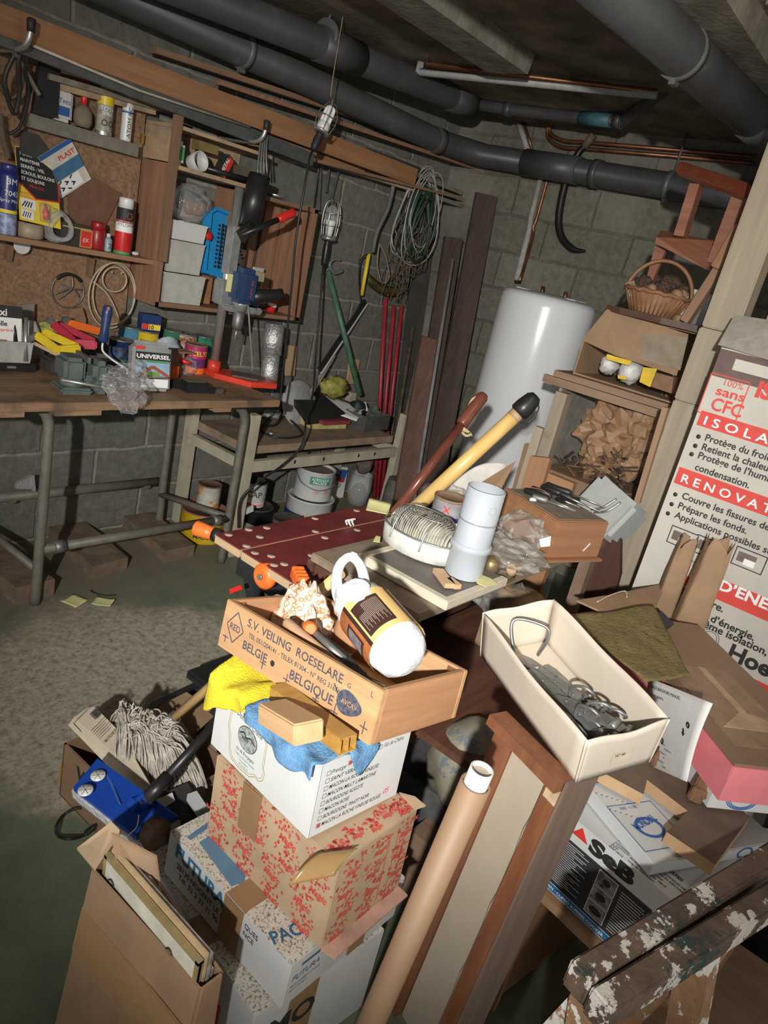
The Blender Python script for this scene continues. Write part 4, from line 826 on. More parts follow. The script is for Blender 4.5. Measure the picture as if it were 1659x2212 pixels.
# ================================================================== RIGHT END OF THE LEFT WALL: LAMPS, WIRES, TUBES, BOARDS
t = thing('foil_tube', 'crinkled aluminium flexible duct standing at the bench end', 'duct', frame(P(577, 845, y=2.66)))
T = t.matrix_world.inverted(); FOIL = plain('foil', (.66, .66, .64), .34, metal=.7, var=.2, vs=60, bmp=.6, bs=90)
a, m_, b = P(578, 838, y=2.66), P(586, 765, y=2.68), P(593, 700, y=2.70)
G(FOIL, T).cyl(a, m_, .043, .043, 28).build('lower_sleeve', t); G(FOIL, T).cyl(m_, b, .049, .049, 28).build('upper_sleeve', t); 
G(DSTL, T).cyl(b, b+V((0, 0, .002)), .043, n=24).build('end_opening', kid(t, 'upper_sleeve'))
# hanging inspection lamps
def grid_lamp(lab, bot, top, r, lit, black):
    M = along(bot, top); L = (V(top)-V(bot)).length; t = thing('inspection_lamp', lab, 'lamp', M)
    G(black).lathe([(.013, 0), (.017, .02), (.019, L*.26), (.015, L*.36), (.018, L*.40)], 16).build('handle', t)
    G(STL).lathe([(r*.7, L*.40), (r*.95, L*.42), (r*.95, L*.45), (r*.6, L*.47)], 20).build('collar', t)
    return t, L
a, b = P(676, 325, y=2.55), P(716, 232, y=2.55)
t, L = grid_lamp('unlit compact fluorescent inspection lamp hanging from a string', a, b, .04, 0, RUB)
G(WHT).lathe([(.018, L*.45), (.027, L*.5), (.027, L*.62), (.02, L*.66)], 20).build('bulb_base', t)
for k in range(4): q_ = 2*PI*k/4+.6; x, y = .017*math.cos(q_), .017*math.sin(q_); x2, y2 = .017*math.cos(q_+1.57), .017*math.sin(q_+1.57); G(PAPER).tube(spline([(x, y, L*.64), (x, y, L*.93), ((x+x2)/2*.9, (y+y2)/2*.9, L*.97), (x2, y2, L*.93), (x2, y2, L*.64)], 4), .0075, 8).build('bulb_tube', t)
for k in range(5): q_ = 2*PI*k/5; G(DSTL).tube(spline([(.036*math.cos(q_), .036*math.sin(q_), L*.44), (.045*math.cos(q_), .045*math.sin(q_), L*.75), (.02*math.cos(q_), .02*math.sin(q_), L*1.05), (0, 0, L*1.08)], 5), .002, 5).build('guard_wire', t)
G(DSTL).tube(arc((0, 0, L*.74), .045, 0, 360, 24)[:-1], .002, 5, True).build('guard_ring', t)
hang('thin string holding the fluorescent inspection lamp from the ceiling', [b, P(718, 215, y=2.55), P(716, 190, y=2.52), V((P(740, 40, z=CZ-.01).x, P(740, 40, z=CZ-.01).y, CZ-.002))], .0022, plain('string_ochre', (.30, .22, .09), .8), 'string', 'string')
CBL = plain('lamp_cable', (.02, .02, .02), .45)
hang('black lamp cable falling past the red lever grip down behind the bench', [a, P(668, 345, y=2.5), P(655, 420, y=2.47), P(640, 510, y=2.47), P(630, 620, y=2.48), P(618, 740, y=2.5), P(606, 850, y=2.52), P(600, 890, y=2.5)], .005, CBL)
a, b = P(699, 575, y=WY-.10), P(722, 432, y=WY-.10)
t, L = grid_lamp('wire-caged inspection lamp with black handle hung on the left wall', a, b, .045, 0, BLK)
G(GLASSY).lathe([(.016, L*.46), (.02, L*.55), (.036, L*.72), (.034, L*.84), (.015, L*.91), (.002, L*.92)], 20).build('glass_bulb', t)
G(PAPER).lathe([(.018, L*.47), (.02, L*.55), (.031, L*.69), (.028, L*.70), (.004, L*.66)], 16).build('reflector', kid(t, 'base'))
for k in range(6): q_ = 2*PI*k/6; G(STL).tube(spline([(.038*math.cos(q_), .038*math.sin(q_), L*.45), (.047*math.cos(q_), .047*math.sin(q_), L*.7), (.036*math.cos(q_), .036*math.sin(q_), L*.93), (.004*math.cos(q_), .004*math.sin(q_), L*1.0)], 5), .003, 5).build('guard_wire', t)
for zz, rr in ((.62, .046), (.80, .044)): G(STL).tube(arc((0, 0, L*zz), rr, 0, 360, 24)[:-1], .0025, 5, True).build('guard_ring', t)
hang('black cable hanging from the caged lamp down to the dark case', [a, P(697, 590, y=2.82), P(690, 680, y=2.76), P(682, 770, y=2.70), P(676, 850, y=2.60), P(660, 900, y=2.52), P(660, 920, y=2.44), P(650, 965, y=2.40), P(610, 1005, y=2.40), P(560, 1040, y=2.38), P(520, 1080, y=2.4), P(515, 1140, y=2.4)], .0055, CBL)
for (u0, v0, u1, v1, lab) in [(735, 352, 715, 432, 'steel hook strip carrying the caged lamp'), (693, 350, 688, 455, 'thin threaded rod hanging left of the caged lamp'), (712, 355, 704, 415, 'dark wrench hanging between rod and caged lamp')]:
    one(G(DSTL).bar(P(u0, v0, y=WY-.04), P(u1, v1, y=WY-.05), .014, .006, (0, 1, 0)), 'hanging_hardware', lab, 'hardware')
one(G(plain('sage_tool', (.15, .20, .16), .5)).tube(spline([P(740, 585, y=WY-.04), P(722, 590, y=WY-.05), P(712, 572, y=WY-.05), P(722, 560, y=WY-.04), P(735, 562, y=WY-.04)], 5), .008, 8), 'hook_tool', 'small dark hook hanging under the caged lamp', 'hook')
# big bundle of wires
rnd = random.Random(3)
WIREC = [plain('wire_grey', (.36, .35, .32), .5), plain('wire_dark', (.03, .035, .03), .5), plain('wire_green', (.02, .055, .035), .5), plain('wire_brown', (.12, .09, .06), .6), plain('wire_pale', (.45, .43, .38), .5)]
cc = P(905, 470, y=WY-.16)
lab5 = ['grey wire loops of the big coil hung in the corner', 'black cable loops of the big coil hung in the corner', 'dark green hose loops of the big coil hung in the corner', 'thin brown wire tangle below the big coil in the corner', 'pale wire loops on the outside of the big coil']
for k, (n, rx_, rz_, dz, r_, jit) in enumerate([(9, .12, .21, .02, .0035, .035), (9, .10, .17, -.03, .006, .05), (4, .105, .18, .0, .010, .03), (14, .07, .13, -.20, .0028, .09), (4, .165, .25, .0, .0035, .02)]):
    g = G(WIREC[k])
    for i in range(n):
        ox, oz = rnd.uniform(-jit, jit), rnd.uniform(-jit, jit)+dz; s1, s2 = rnd.uniform(.75, 1.1), rnd.uniform(.8, 1.1); ph = rnd.uniform(0, 6); yy = rnd.uniform(-.05, .05)
        tl = rnd.uniform(-.25, .25); pts = []
        for j in range(26):
            a_ = 2*PI*j/26; x, z = rx_*s1*math.sin(a_)*(1-.25*math.cos(a_)), rz_*s2*math.cos(a_)
            pts.append(cc+V((ox+x*math.cos(tl)+z*math.sin(tl)*.4+.008*math.sin(3*a_+ph), yy+.012*math.sin(2*a_+ph), oz+z+.006*math.sin(4*a_+ph))))
        g.tube(pts, r_, 5, True)
    if k == 3:
        for i in range(12):
            p = cc+V((rnd.uniform(-.12, .1), rnd.uniform(-.04, .05), -.15)); g.tube(spline([p, p+V((rnd.uniform(-.05, .05), 0, -.1)), p+V((rnd.uniform(-.08, .08), 0, -.22)), p+V((rnd.uniform(-.1, .1), .02, -.33))], 4), .0025, 4)
    one(g, 'wire_coil', lab5[k], 'wire')
one(G(BLK).cyl(P(898, 385, x=WX-.9), P(898, 410, x=WX-.9), .012), 'wire_hook', 'dark hook carrying the big wire coil', 'hook') if 0 else None
hang('dark knotted rope beside the wire coil', [P(850, 400, y=WY-.12), P(838, 450, y=WY-.12), P(815, 500, y=WY-.12), P(805, 545, y=WY-.12)], .012, plain('grey_rope', (.13, .13, .12), .8), 'rope', 'rope')
hang('thin brown rope loops under the wire coil', [P(820, 525, y=WY-.1), P(815, 570, y=WY-.1), P(825, 610, y=WY-.1), P(840, 600, y=WY-.1), P(835, 560, y=WY-.1), P(822, 530, y=WY-.1)], .005, plain('rope_tan', (.25, .18, .11), .8), 'rope', 'rope')
M = frame(P(792, 590, y=WY-.09)); t = thing('bow_saw', 'yellow-handled saw hanging on the wall left of the wire coil', 'saw', M); T = M.inverted()
G(YEL, T).cyl(P(797, 548, y=WY-.09), P(781, 638, y=WY-.09), .011, n=12).build('yellow_tube', t); G(RUB, T).tube(spline([P(797, 548, y=WY-.09), P(780, 560, y=WY-.09), P(775, 600, y=WY-.09), P(779, 650, y=WY-.09), P(775, 660, y=WY-.09)], 5), .004, 6).build('bow', t)
g = G(plain('olive_bag', (.10, .075, .02), .5, var=.3)).grid(lambda u, v: P(796+85*u, 590+22*math.sin(u*3)+25*v*(1-u*.3)+14*u, y=WY-.07-.05*math.sin(v*PI)), 12, 6, .002); one(g, 'dark_bag', 'brown-black film bag under the wire coil', 'bag')
# rods and boards leaning at the corner
FLR = lambda u, v: P(u, v, z=0)
def pole(lab, a, b, r, mat, name='pole', cat='pole', n=12): return one(G(mat).cyl(a, b, r, n=n), name, lab, cat, None, V(a))
pole('green steel tube leaning on the wall above the cream shelf', P(777, 853, y=2.72), P(708, 585, y=WY-.03), .016, plain('green_tube', (.07, .16, .09), .5, var=.2), 'steel_tube', 'tube')
g = G(BLK); a, b = P(690, 800, y=2.78), P(789, 652, y=WY-.03); g.bar(a, b, .035, .014, (0, 1, 0)); g.m(WHT).bar(a+V((.012, -.004, -.012)), b+V((.012, -.004, -.012)), .008, .014, (0, 1, 0)); one(g, 'black_profile', 'black and white plastic profile leaning behind the green tube', 'profile')
PVR = plain('red_conduit', (.36, .03, .04), .4, var=.15)
for i, (u0, v0, u1, v1, lab) in enumerate([(808, 1085, 833, 645, 'red conduit tube leaning in corner, leftmost of three'), (814, 1085, 851, 660, 'red conduit tube leaning in corner, middle of three'), (822, 1085, 868, 660, 'red conduit tube leaning in corner, rightmost of three')]):
    p0 = P(u0, v0, y=2.80); k = P(u1, v1, y=WY-.03); pole(lab, V((p0.x, p0.y, p0.z)), k, .0135, PVR, 'red_conduit', 'conduit')
DKW = wood('dark_corner_board', (.06, .042, .034), (.105, .07, .055), 'z', 7)
def leanboard(lab, bl, br, tl, tr, t_, mat, name='corner_board'):
    pts = [bl, br, tr, tl]; return one(G(mat).plate(pts, t_, (.6, .8, 0)), name, lab, 'board', None, (V(bl)+V(br))/2)
d = lambda u, v, k: P(u, v, d=k)
xb = 3.72
leanboard('tall dark board leaning in the corner beside the boiler, tallest of the boards', P(905, 1080, x=xb-.25), P(952, 1080, x=xb-.25), P(1030, 415, x=xb+.2), P(1075, 425, x=xb+.2), .03, DKW)
leanboard('second dark board leaning in the corner, left of the tallest', P(868, 1090, x=xb-.35), P(905, 1090, x=xb-.35), P(962, 510, x=xb+.1), P(1000, 515, x=xb+.1), .03, DKW)
leanboard('brown board leaning in the corner behind the brown broom handle', P(850, 1090, x=xb-.5), P(890, 1090, x=xb-.5), P(912, 725, x=xb-.2), P(945, 735, x=xb-.2), .03, wood('rusty_board', (.11, .06, .045), (.18, .10, .075), 'z', 7))
leanboard('grey-brown wide board standing in the dark corner', P(835, 1060, y=WY-.10), P(870, 1060, y=WY-.10), P(900, 500, y=WY-.06), P(940, 500, y=WY-.06), .02, plain('corner_grey', (.085, .075, .065), .8, var=.2, vs=5))
pole('thin rusty pole leaning between red tubes and boards', P(832, 1085, y=2.72), P(892, 705, y=WY-.1), .012, plain('rusty', (.10, .07, .045), .8, var=.3), 'rusty_pole', 'pole')
pole('grey conduit pole standing among the corner boards', P(893, 1090, x=3.25), P(978, 560, x=3.62), .010, plain('pole_grey', (.2, .2, .2), .5), 'conduit_pole', 'pole')
one(G(PINE).plate([P(617, 745, y=WY-.03), P(642, 748, y=WY-.03), P(636, 812, y=WY-.06), P(618, 812, y=WY-.06)], .012, (0, 1, 0)), 'wood_lath', 'short pale wood slat on the wall right of the foil tube', 'slat')
one(G(PINE).plate([P(757, 775, y=WY-.03), P(778, 777, y=WY-.03), P(768, 830, y=WY-.05), P(750, 830, y=WY-.05)], .012, (0, 1, 0)), 'wood_lath', 'short pale wood slat on the wall behind the green tube', 'slat')
# sickle hung on the back wall
t = thing('sickle', 'black curved sickle hanging high on the boiler wall', 'sickle', frame(P(1230, 420, x=WX-.05))); T = t.matrix_world.inverted()
pts = spline([P(u, v, x=WX-.06) for u, v in ((1268, 312), (1250, 330), (1228, 375), (1213, 430), (1207, 480), (1215, 515), (1238, 538), (1265, 542))], 5)
n = len(pts); g = G(plain('sickle_black', (.02, .02, .02), .4, metal=.4), T); g.tube(pts, [.010+.012*math.sin(PI*min(1, .15+.75*i/n)) if i < n-6 else .018*(n-i)/7+.002 for i in range(n)], 10); g.build('blade', t)
G(plain('sickle_handle', (.14, .10, .06), .7), T).cyl(P(1262, 318, x=WX-.06), P(1282, 290, x=WX-.06), .018, .022, 14).build('handle', t)
# ================================================================== CREAM STEEL TABLE
CRM = plain('cream_steel', (.44, .40, .30), .5, var=.1, vs=12, c2=(.30, .25, .17), thr=(.6, 14, .12))
sy0 = 2.48; S = lambda u, v: P(u, v, y=sy0)
x0 = S(490, 1200).x; x1 = S(870, 900).x; zb = lambda u, v: S(u, v).z
M = frame((x0, sy0, 0)); t = thing('steel_table', 'cream painted steel frame table with a wooden top at the bench end', 'table', M); T = M.inverted()
tz = S(700, 965).z
print('cream', x0, x1, tz, S(545, 895).z)
pw = .05; zt = S(545, 895).z
for (x, y, z) in ((x0, sy0, zt), (x1, sy0, S(870, 895).z), (x0, WY-.03, zt-.02), (x1, WY-.03, zt-.02)): G(CRM, T).box((x+pw/2, y, z/2), (pw, .045, z)).build('post', t)
zr = S(700, 990).z
g = G(CRM, T).box(((x0+x1)/2+pw/2, sy0-.005, zr), (x1-x0, .03, .055)); g.m(INK)
for k in (.28, .46, .70, .82): g.box((x0+(x1-x0)*k, sy0-.021, zr+.005), (.012, .002, .018))
g.build('front_rail', t)
for x in (x0+pw/2, x1+pw/2): G(CRM, T).box((x, (sy0+WY)/2, zr), (.03, WY-sy0-.06, .05)).build('side_rail', t)
G(plain('plank_tan', (.29, .21, .14), .7, var=.2, vs=10), T).box(((x0+x1)/2+pw/2, (sy0+WY)/2, tz), (x1-x0-.055, WY-sy0-.06, .04)).build('table_top', t)
tt = tz+.021
def TZ(u, v): return P(u, v, z=tt)
print('tt', tt, TZ(700, 915), TZ(560, 930), TZ(800, 930))
# things on it
o = TZ(655, 925); M = frame(P(715, 900, z=tt), -22, 0, 0); t = thing('tool_binder', 'open black folder-like tool case on the cream table', 'case', M)
T = M.inverted(); g = G(plain('black_leather', (.02, .02, .02), .55), T); tp4 = [P(626, 850, z=tt+.15), P(664, 906, z=tt+.062), P(755, 899, z=tt+.066), P(692, 848, z=tt+.15)]; g.hexa([p-V((0, 0, .03)) for p in tp4], tp4); g.build('cover', t)
G(plain('red_lining', (.30, .04, .05), .7), T).box(P(715, 908, z=tt+.045), (.22, .10, .02)).build('lining', t)
M = frame(P(708, 925, z=tt), -4); t = thing('organizer_box', 'low yellow compartment box under the black case', 'box', M)
YC = plain('yellowish_clear', (.50, .44, .20), .4); g = G(YC); g.box((0, .06, .005), (.26, .14, .01)); 
for i in range(7): g.box((-.13+.26*i/6, .06, .02), (.004, .14, .04))
for yy in (-.01, .06, .13): g.box((0, yy, .02), (.26, .004, .04))
g.build('tray', t)
M = frame(P(800, 930, z=tt), 3); t = thing('steel_tray', 'grey steel box at the right end of the cream table', 'tray', M)
g = G(plain('grey_tin_box', (.13, .13, .12), .5, metal=.4, c2=(.16, .10, .06), thr=(.6, 12, .1))); g.box((.04, .07, .005), (.24, .16, .01)); g.box((.04, -.01, .045), (.24, .004, .09)); g.box((.04, .15, .045), (.24, .004, .09)); g.box((-.08, .07, .045), (.004, .16, .09)); g.box((.16, .07, .045), (.004, .16, .09)); g.build('tray_body', t)
rnd = random.Random(5)
for i in range(9):
    c = P(800, 930, z=tt)+V((-.05+.022*i, .04+rnd.uniform(0, .09), .03+rnd.uniform(0, .05))); m_ = [VIS, DSTL, WHT, BLK, VIS, DSTL, PAPER, plain('green_scrap', (.12, .2, .15), .6), DSTL][i]
    one(G(m_).bar(c, c+V((rnd.uniform(-.04, .06), rnd.uniform(-.03, .03), rnd.uniform(.03, .07))), .03, .022, (0, 1, 0), .004), 'metal_part', ['grey-green', 'dull steel', 'white plastic', 'black', 'dark green', 'small steel', 'paper-white', 'pale green', 'second steel'][i]+' bit sticking out of the steel tray', 'metal part', 'odds and ends in the steel tray')
c = P(770, 880, z=tt+.09); one(G(plain('bottle_green_glass', (.02, .03, .025), .1)).lathe([(.03, -.05), (.042, -.02), (.045, .02), (.03, .05), (.002, .055)], 20, frame(c, 0, 70)), 'round_gauge', 'dark glossy round glass lying above the steel tray', 'glass')
g = G(PAPER); g.grid(lambda u, v: P(690+100*u-20*v, 845+30*v+35*u, z=tt+.11-.04*v+.01*math.sin(u*5)), 8, 5, .001); one(g, 'paper_sheet', 'curled white paper sheet on the cream table behind the black case', 'paper')
g = G(plain('yellow_net', (.35, .31, .07), .6, var=.3, vs=30)).blob(P(722, 835, y=2.78), (.10, .05, .06), .45, 2.2, 3, 8); one(g, 'yellow_bag', 'crumpled yellow bag on the table by the green tube', 'bag')
g = G(plain('disc_grey', (.33, .33, .32), .6)); o = P(645, 872, y=2.84); g.lathe([(.002, 0), (.128, .0), (.132, .006), (.128, .012), (.002, .012)], 40, axes(o, X3, Z3, (-.1, -.93, .3))); one(g, 'grey_disc', 'large pale round disc leaning behind the black case', 'disc')
g = G(plain('pale_lath', (.36, .34, .28), .6)).bar(P(672, 850, y=2.74), P(722, 765, y=2.84), .03, .008, (0, 1, 0)); one(g, 'pale_lath', 'pale lath leaning before the yellow bag', 'lath')
hang('black cable coil with metal plug on the left of cream table', [P(548, 905, z=tt+.02), P(575, 890, z=tt+.02), P(610, 895, z=tt+.02), P(645, 925, z=tt+.02), P(648, 942, z=tt+.01), P(600, 945, z=tt+.01), P(565, 930, z=tt+.01), P(580, 905, z=tt+.02), P(600, 885, z=tt+.03), P(612, 880, z=tt+.04), P(598, 915, z=tt+.02), P(570, 920, z=tt+.02)], .006, CBL)
one(G(STL).lathe([(.015, 0), (.018, .006), (.015, .012), (.003, .013)], 16, frame(TZ(585, 938))), 'metal_plug', 'round shiny metal plug at the cable coil', 'plug')
one(G(FILM).blob(P(590, 895, z=tt+.025), (.07, .04, .025), .3, 3, 3, 3), 'clear_wrap', 'clear wrapping under the cable coil', 'wrapping')
one(G(plain('yellow_box', (.5, .42, .15), .5)).box(P(625, 895, z=tt)+V((0, .02, .02)), (.10, .05, .04)), 'yellow_box', 'yellow-blue box behind the black cable coil', 'box')
# tins and buckets on the floor beneath
def onfloor(u, v): return P(u, v, z=0)
c = onfloor(440, 1118); c = P(440, 1122, y=2.72); c.z = 0
MAS = plain('mastic_yellow', (.70, .46, .02), .4); t = tin('yellow mastic bucket with red lid under the cream table', c, .118, .15, MAS, [(.55, .6, RED)], [('MASOL', 0, .20, .022, INK)], lid=plain('lid_brownred', (.30, .13, .10), .6), rz=-35, name='mastic_bucket', cat='bucket')
tin('small white tin with orange drips on the yellow bucket lid', c+V((.01, .0, .156)), .058, .125, plain('drip_white', (.60, .57, .5), .5, c2=(.65, .25, .04), thr=(.52, 16, .06)), lid=plain('rusty_lid', (.16, .10, .07), .6), rz=-35)
def fl(u, v, y): p = P(u, v, y=y); p.z = max(0, p.z); return p
b1 = V((P(546, 1110, y=2.66).x, 2.66, 0))
tin('black tub with a wide rim standing under the cream table', b1, .10, .16, BLK, lid=plain('black_rim', (.06, .055, .05), .5), name='black_tub', cat='tub')
tin('white and red labelled tin on the black tub', b1+V((-.01, 0, .166)), .058, .13, plain('label_white', (.55, .55, .52), .4), [(.1, .18, RED)], [('CAP', -10, .45, .03, INK), ('DANGER', 20, .12, .012, WINK)], lid=plain('dark_lid', (.05, .045, .04), .5), rz=-35)
b2 = V((P(668, 1122, y=2.62).x, 2.64, 0)); 
tin('lower white bucket with blue band under the acrylic bucket', b2, .135, .17, WHT, [(.30, .55, NAVY)], [('XYL', -12, .34, .035, YINK)], lid=WHT, rz=-35, name='white_bucket', cat='bucket')
t = tin('white bucket labelled ACRYLIQUE FACADE on a larger bucket', b2+V((0, 0, .176)), .11, .17, WHT, [], [], open_=True, rz=-35, name='white_bucket', cat='bucket')
g = G(GINK); n0 = 0; 
g = G(plain('label_green', (.05, .28, .20), .5)); g.quad((-.05, 0, .10), X3, Z3, .12, .045); bmesh.ops.subdivide_edges(g.bm, edges=list(g.bm.edges), cuts=8, use_grid_fill=True); wrap_text(g, 0, .111); g.m(WINK); n0 = len(g.bm.verts); g.text('ACRYLIQUE', (.01, 0, .124), X3, Z3, .015, .10, 'c', bold=.02).text('FACADE', (.01, 0, .105), X3, Z3, .015, .08, 'c', bold=.02); wrap_text(g, n0, .1116); g.m(RINK); n0 = len(g.bm.verts); g.text('\u25a3', (-.01, 0, .05), X3, Z3, .02).text('\u25a3', (.045, 0, .05), X3, Z3, .02); wrap_text(g, n0, .1112); g.build('front_label', kid(t, 'tin_body'))
G(DSTL).tube(spline([(-.112, 0, .145), (-.09, -.09, .10), (0, -.125, .075), (.09, -.09, .10), (.112, 0, .145)], 6), .003, 6).build('bail_handle', kid(t, 'tin_body'))
G(plain('plaster_fill', (.22, .17, .13), .9)).lathe([(.105, .155), (.05, .152), (.002, .15)], 24).build('dried_paint', kid(t, 'tin_body'))
b3 = V((P(625, 1120, y=2.55).x, 2.55, 0)); tin('dirty open tin with dark crust in front of the white buckets', b3, .09, .10, plain('dirty_white', (.40, .38, .33), .6, var=.2), lid=plain('dark_crust', (.07, .06, .05), .7), name='paint_tin')
b4 = V((P(525, 1140, y=2.52).x, 2.52, 0)); t = tin('dirty grey pot at the left under the cream table', b4, .075, .11, plain('dirty_grey', (.30, .29, .25), .7, var=.2), lid=plain('grey_crust', (.22, .21, .18), .8), name='paint_tin')
g = G(plain('card_brown', (.24, .15, .10), .8)).box((P(578, 1115, y=2.44).x, 2.42, .06), (.15, .01, .10)); one(g, 'cardboard_flap', 'brown cardboard piece standing in front of the tins', 'cardboard')
g = G(WHT).bar(P(530, 1105, y=2.5), P(546, 1098, y=2.5), .012, .03); one(g, 'white_valve', 'small white plastic valve lying among the tins', 'valve')
g = G(PAPER).plate([P(640, 1110, y=2.86), P(735, 1110, y=2.86), P(752, 1010, y=2.92), P(660, 1000, y=2.92)], .01, (0, 1, 0)); o = P(670, 1010, y=2.90)
g.m(BINK).plate([P(700, 1030, y=2.895), P(744, 1037, y=2.895), P(751, 1016, y=2.9), P(690, 1006, y=2.9)], .002, (0, 1, 0)).m(RINK).plate([P(665, 1015, y=2.897), P(742, 1043, y=2.893), P(745, 1037, y=2.894), P(690, 1008, y=2.9)], .003, (0, 1, 0)); one(g, 'display_board', 'white board with red and blue stripes behind the white buckets', 'board')
c = V((P(765, 1105, y=2.78).x, 2.78, 0)); g = G(GLASSY).lathe([(.06, 0), (.075, .10), (.07, .2), (.072, .2), (.077, .10), (.062, .0)], 20, frame(c)); one(g, 'glass_vase', 'dusty clear glass vessel on the floor under the cream table', 'vase')
one(G(plain('rag_brown', (.16, .12, .10), .9, var=.3)).blob(c+V((0, .0, .27)), (.06, .05, .07), .3, 2, 3, 6), 'brown_rag', 'brown rag stuffed on top of the glass vessel', 'rag')
c = V((P(850, 1100, y=2.35).x, 2.35, 0)); t = thing('rolled_bag', 'grey bag with an orange cap standing at the right leg of cream table', 'bag', frame(c)); G(plain('bag_grey', (.13, .125, .11), .7, var=.2)).lathe([(.07, 0), (.085, .12), (.08, .28), (.07, .34)], 20).build('bag_body', t); G(plain('orange_brown', (.42, .20, .05), .5)).blob((-.03, -.02, .38), (.03, .03, .05), .2, 2, 3, 4).build('orange_cap', t); G(plain('mesh_white', (.5, .48, .42), .6)).lathe([(.035, .33), (.04, .42)], 16, frame((.03, 0, 0))).build('white_roll', t)
# ================================================================== RIGHT SHELVING AND INSULATION BOX
SX = 2.7
H = lambda u, v, dx=0: P(u, v, x=SX+dx)
GWD = wood('grey_pine_post', (.26, .215, .16), (.355, .30, .225), 'z', 7, rough=.75, dirt=((.2, .15, .1), .58, 5))
SWD = wood('brown_shelf_wood', (.20, .125, .08), (.30, .195, .125), 'y', 7, dirt=((.13, .09, .06), .55, 6))
KRAFT = plain('brown_cardboard', (.30, .19, .11), .75, var=.12, vs=8)
KRAFTL = plain('light_cardboard', (.42, .30, .19), .75, var=.1, vs=8)
pw_ = lambda u, v: P(u, v, x=2.42)
def post(lab, tl, tr, bl, br, dep, mat=GWD, name='wooden_post'):
    d_ = V((dep, 0, 0)); one(G(mat).hexa([bl, br, br+d_, bl+d_], [tl, tr, tr+d_, tl+d_]), name, lab, 'post', None, (bl+br)/2)
b0 = pw_(1510, 700); fl0 = lambda p: V((p.x, p.y, 0))
yl, yr = pw_(1500, 740).y, pw_(1568, 750).y
one(G(GWD).box((2.46, (yl+yr)/2, .66), (.09, yl-yr, 1.32), .004), 'wooden_post', 'rough grey wooden post holding the right shelves, lowest length', 'post')
za, zb_ = pw_(1510, 728).z, pw_(1545, 640).z
one(G(GWD).box((2.45, (yl+yr)/2-.004, (1.322+1.55)/2), (.08, yl-yr+.005, 1.55-1.322), .004), 'wooden_post', 'short wooden block between the upper and lower lengths of right post', 'post')
one(G(GWD).box((2.46, (yl+yr)/2-.01, (1.552+CZ)/2), (.09, yl-yr+.012, CZ-1.552), .004), 'wooden_post', 'upper length of the rough wooden post reaching the ceiling', 'post')
one(G(GWD).box((2.55, yr-.10, 1.20), (.05, .09, 2.396), .004), 'wooden_post', 'second grey board upright behind the insulation carton', 'post')
one(G(SWD).box((2.56, yr-.24, 1.20), (.03, .12, 2.396)), 'wooden_board', 'dark upright board at the far right edge of the photo', 'board')
one(G(wood('lath_brown', (.28, .17, .1), (.36, .24, .15), 'z', 8)).bar(P(1378, 1085, x=2.41), P(1440, 880, x=2.41), .018, .03, (1, 0, 0)), 'thin_lath', 'thin brown lath nailed against the lower post', 'lath')
# the shelf unit
yA, yB = H(1215, 812).y, yl-.01
M = frame((SX, (yA+yB)/2, 0)); t = thing('shelf_unit', 'rough wooden shelf unit between water heater and the post', 'shelf', M); T = M.inverted()
zs = H(1330, 845).z
g = G(SWD, T); g.box((SX+.28, (yA+yB)/2, zs), (.60, yA-yB+.06, .024)); g.build('shelf_board', t)
g = G(SWD, T); g.box((SX-.005, (yA+yB)/2+.02, zs-.03), (.022, yA-yB+.10, .03)); g.build('front_strip', t)
G(GWD, T).box((SX+.02, yA-.02, zs/2-.03), (.05, .05, zs-.07)).build('left_post', t)
G(wood('pale_upright', (.38, .31, .23), (.46, .38, .29), 'z', 7), T).box((SX+.02, yA+.035, zs/2-.10), (.03, .04, zs-.25)).build('side_lath', t)
G(plain('grey_sheet', (.28, .265, .23), .7), T).box((SX+.30, yA-.0, zs/2), (.56, .012, zs-.1)).build('side_panel', t)
G(SWD, T).box((SX+.28, (yA+yB)/2, .62), (.60, yA-yB+.04, .024)).build('lower_board', t)
G(SWD, T).box((SX+.55, (yA+yB)/2, zs/2+.15), (.02, yA-yB, zs-.4)).build('back_board', t)
# cardboard box on the shelf
zt = zs+.013; zt2 = H(1312, 668).z-.012
M = frame((SX+.02, 0, zt)); t = thing('cardboard_box', 'open brown cardboard box on the shelf with white crumpled paper inside', 'cardboard box', M); T = M.inverted()
y0_, y1_ = H(1258, 735).y, yB+.005
g = G(KRAFT, T); w=.006; zc = zt2
yt = H(1312, 668).y
g.plate([(SX+.02, y0_, zt), (SX+.02, y0_, zt+.13), (SX+.02+.12, yt, zc), (SX+.45, yt, zc), (SX+.45, y0_, zt)], .006, (0, 1, 0)) if 0 else g.plate([(SX+.02, y0_, zt), (SX+.02, y0_, zt+.135), (SX+.42, y0_, zt+.135), (SX+.42, y0_, zt)], .006)
g.plate([(SX+.02, y0_, zt+.135), (SX+.02, yt, zc), (SX+.42, yt, zc), (SX+.42, y0_, zt+.135)], .006)
g.plate([(SX+.42, y0_, zt), (SX+.42, y1_, zt), (SX+.42, y1_, zc), (SX+.42, yt, zc), (SX+.42, y0_, zt+.135)], .006)
g.plate([(SX+.02, yt, zc), (SX+.02, y1_, zc), (SX+.42, y1_, zc), (SX+.42, yt, zc)], .006); g.box((SX+.22, (y0_+y1_)/2, zt+.004), (.40, y0_-y1_, .006)); g.build('box_shell', t)
G(KRAFT, T).plate([H(1258, 735, .02), H(1312, 668, .02), H(1488, 722, .02), H(1462, 812, .02), H(1330, 768, .01)], .005, (-1, 0, 0)).build('front_flap', t)
G(KRAFT, T).plate([H(1330, 768, .0), H(1462, 812, -.02), H(1450, 838, -.10), H(1312, 800, -.10)], .005, (-.3, 0, 1)).build('lower_flap', t) if 0 else None
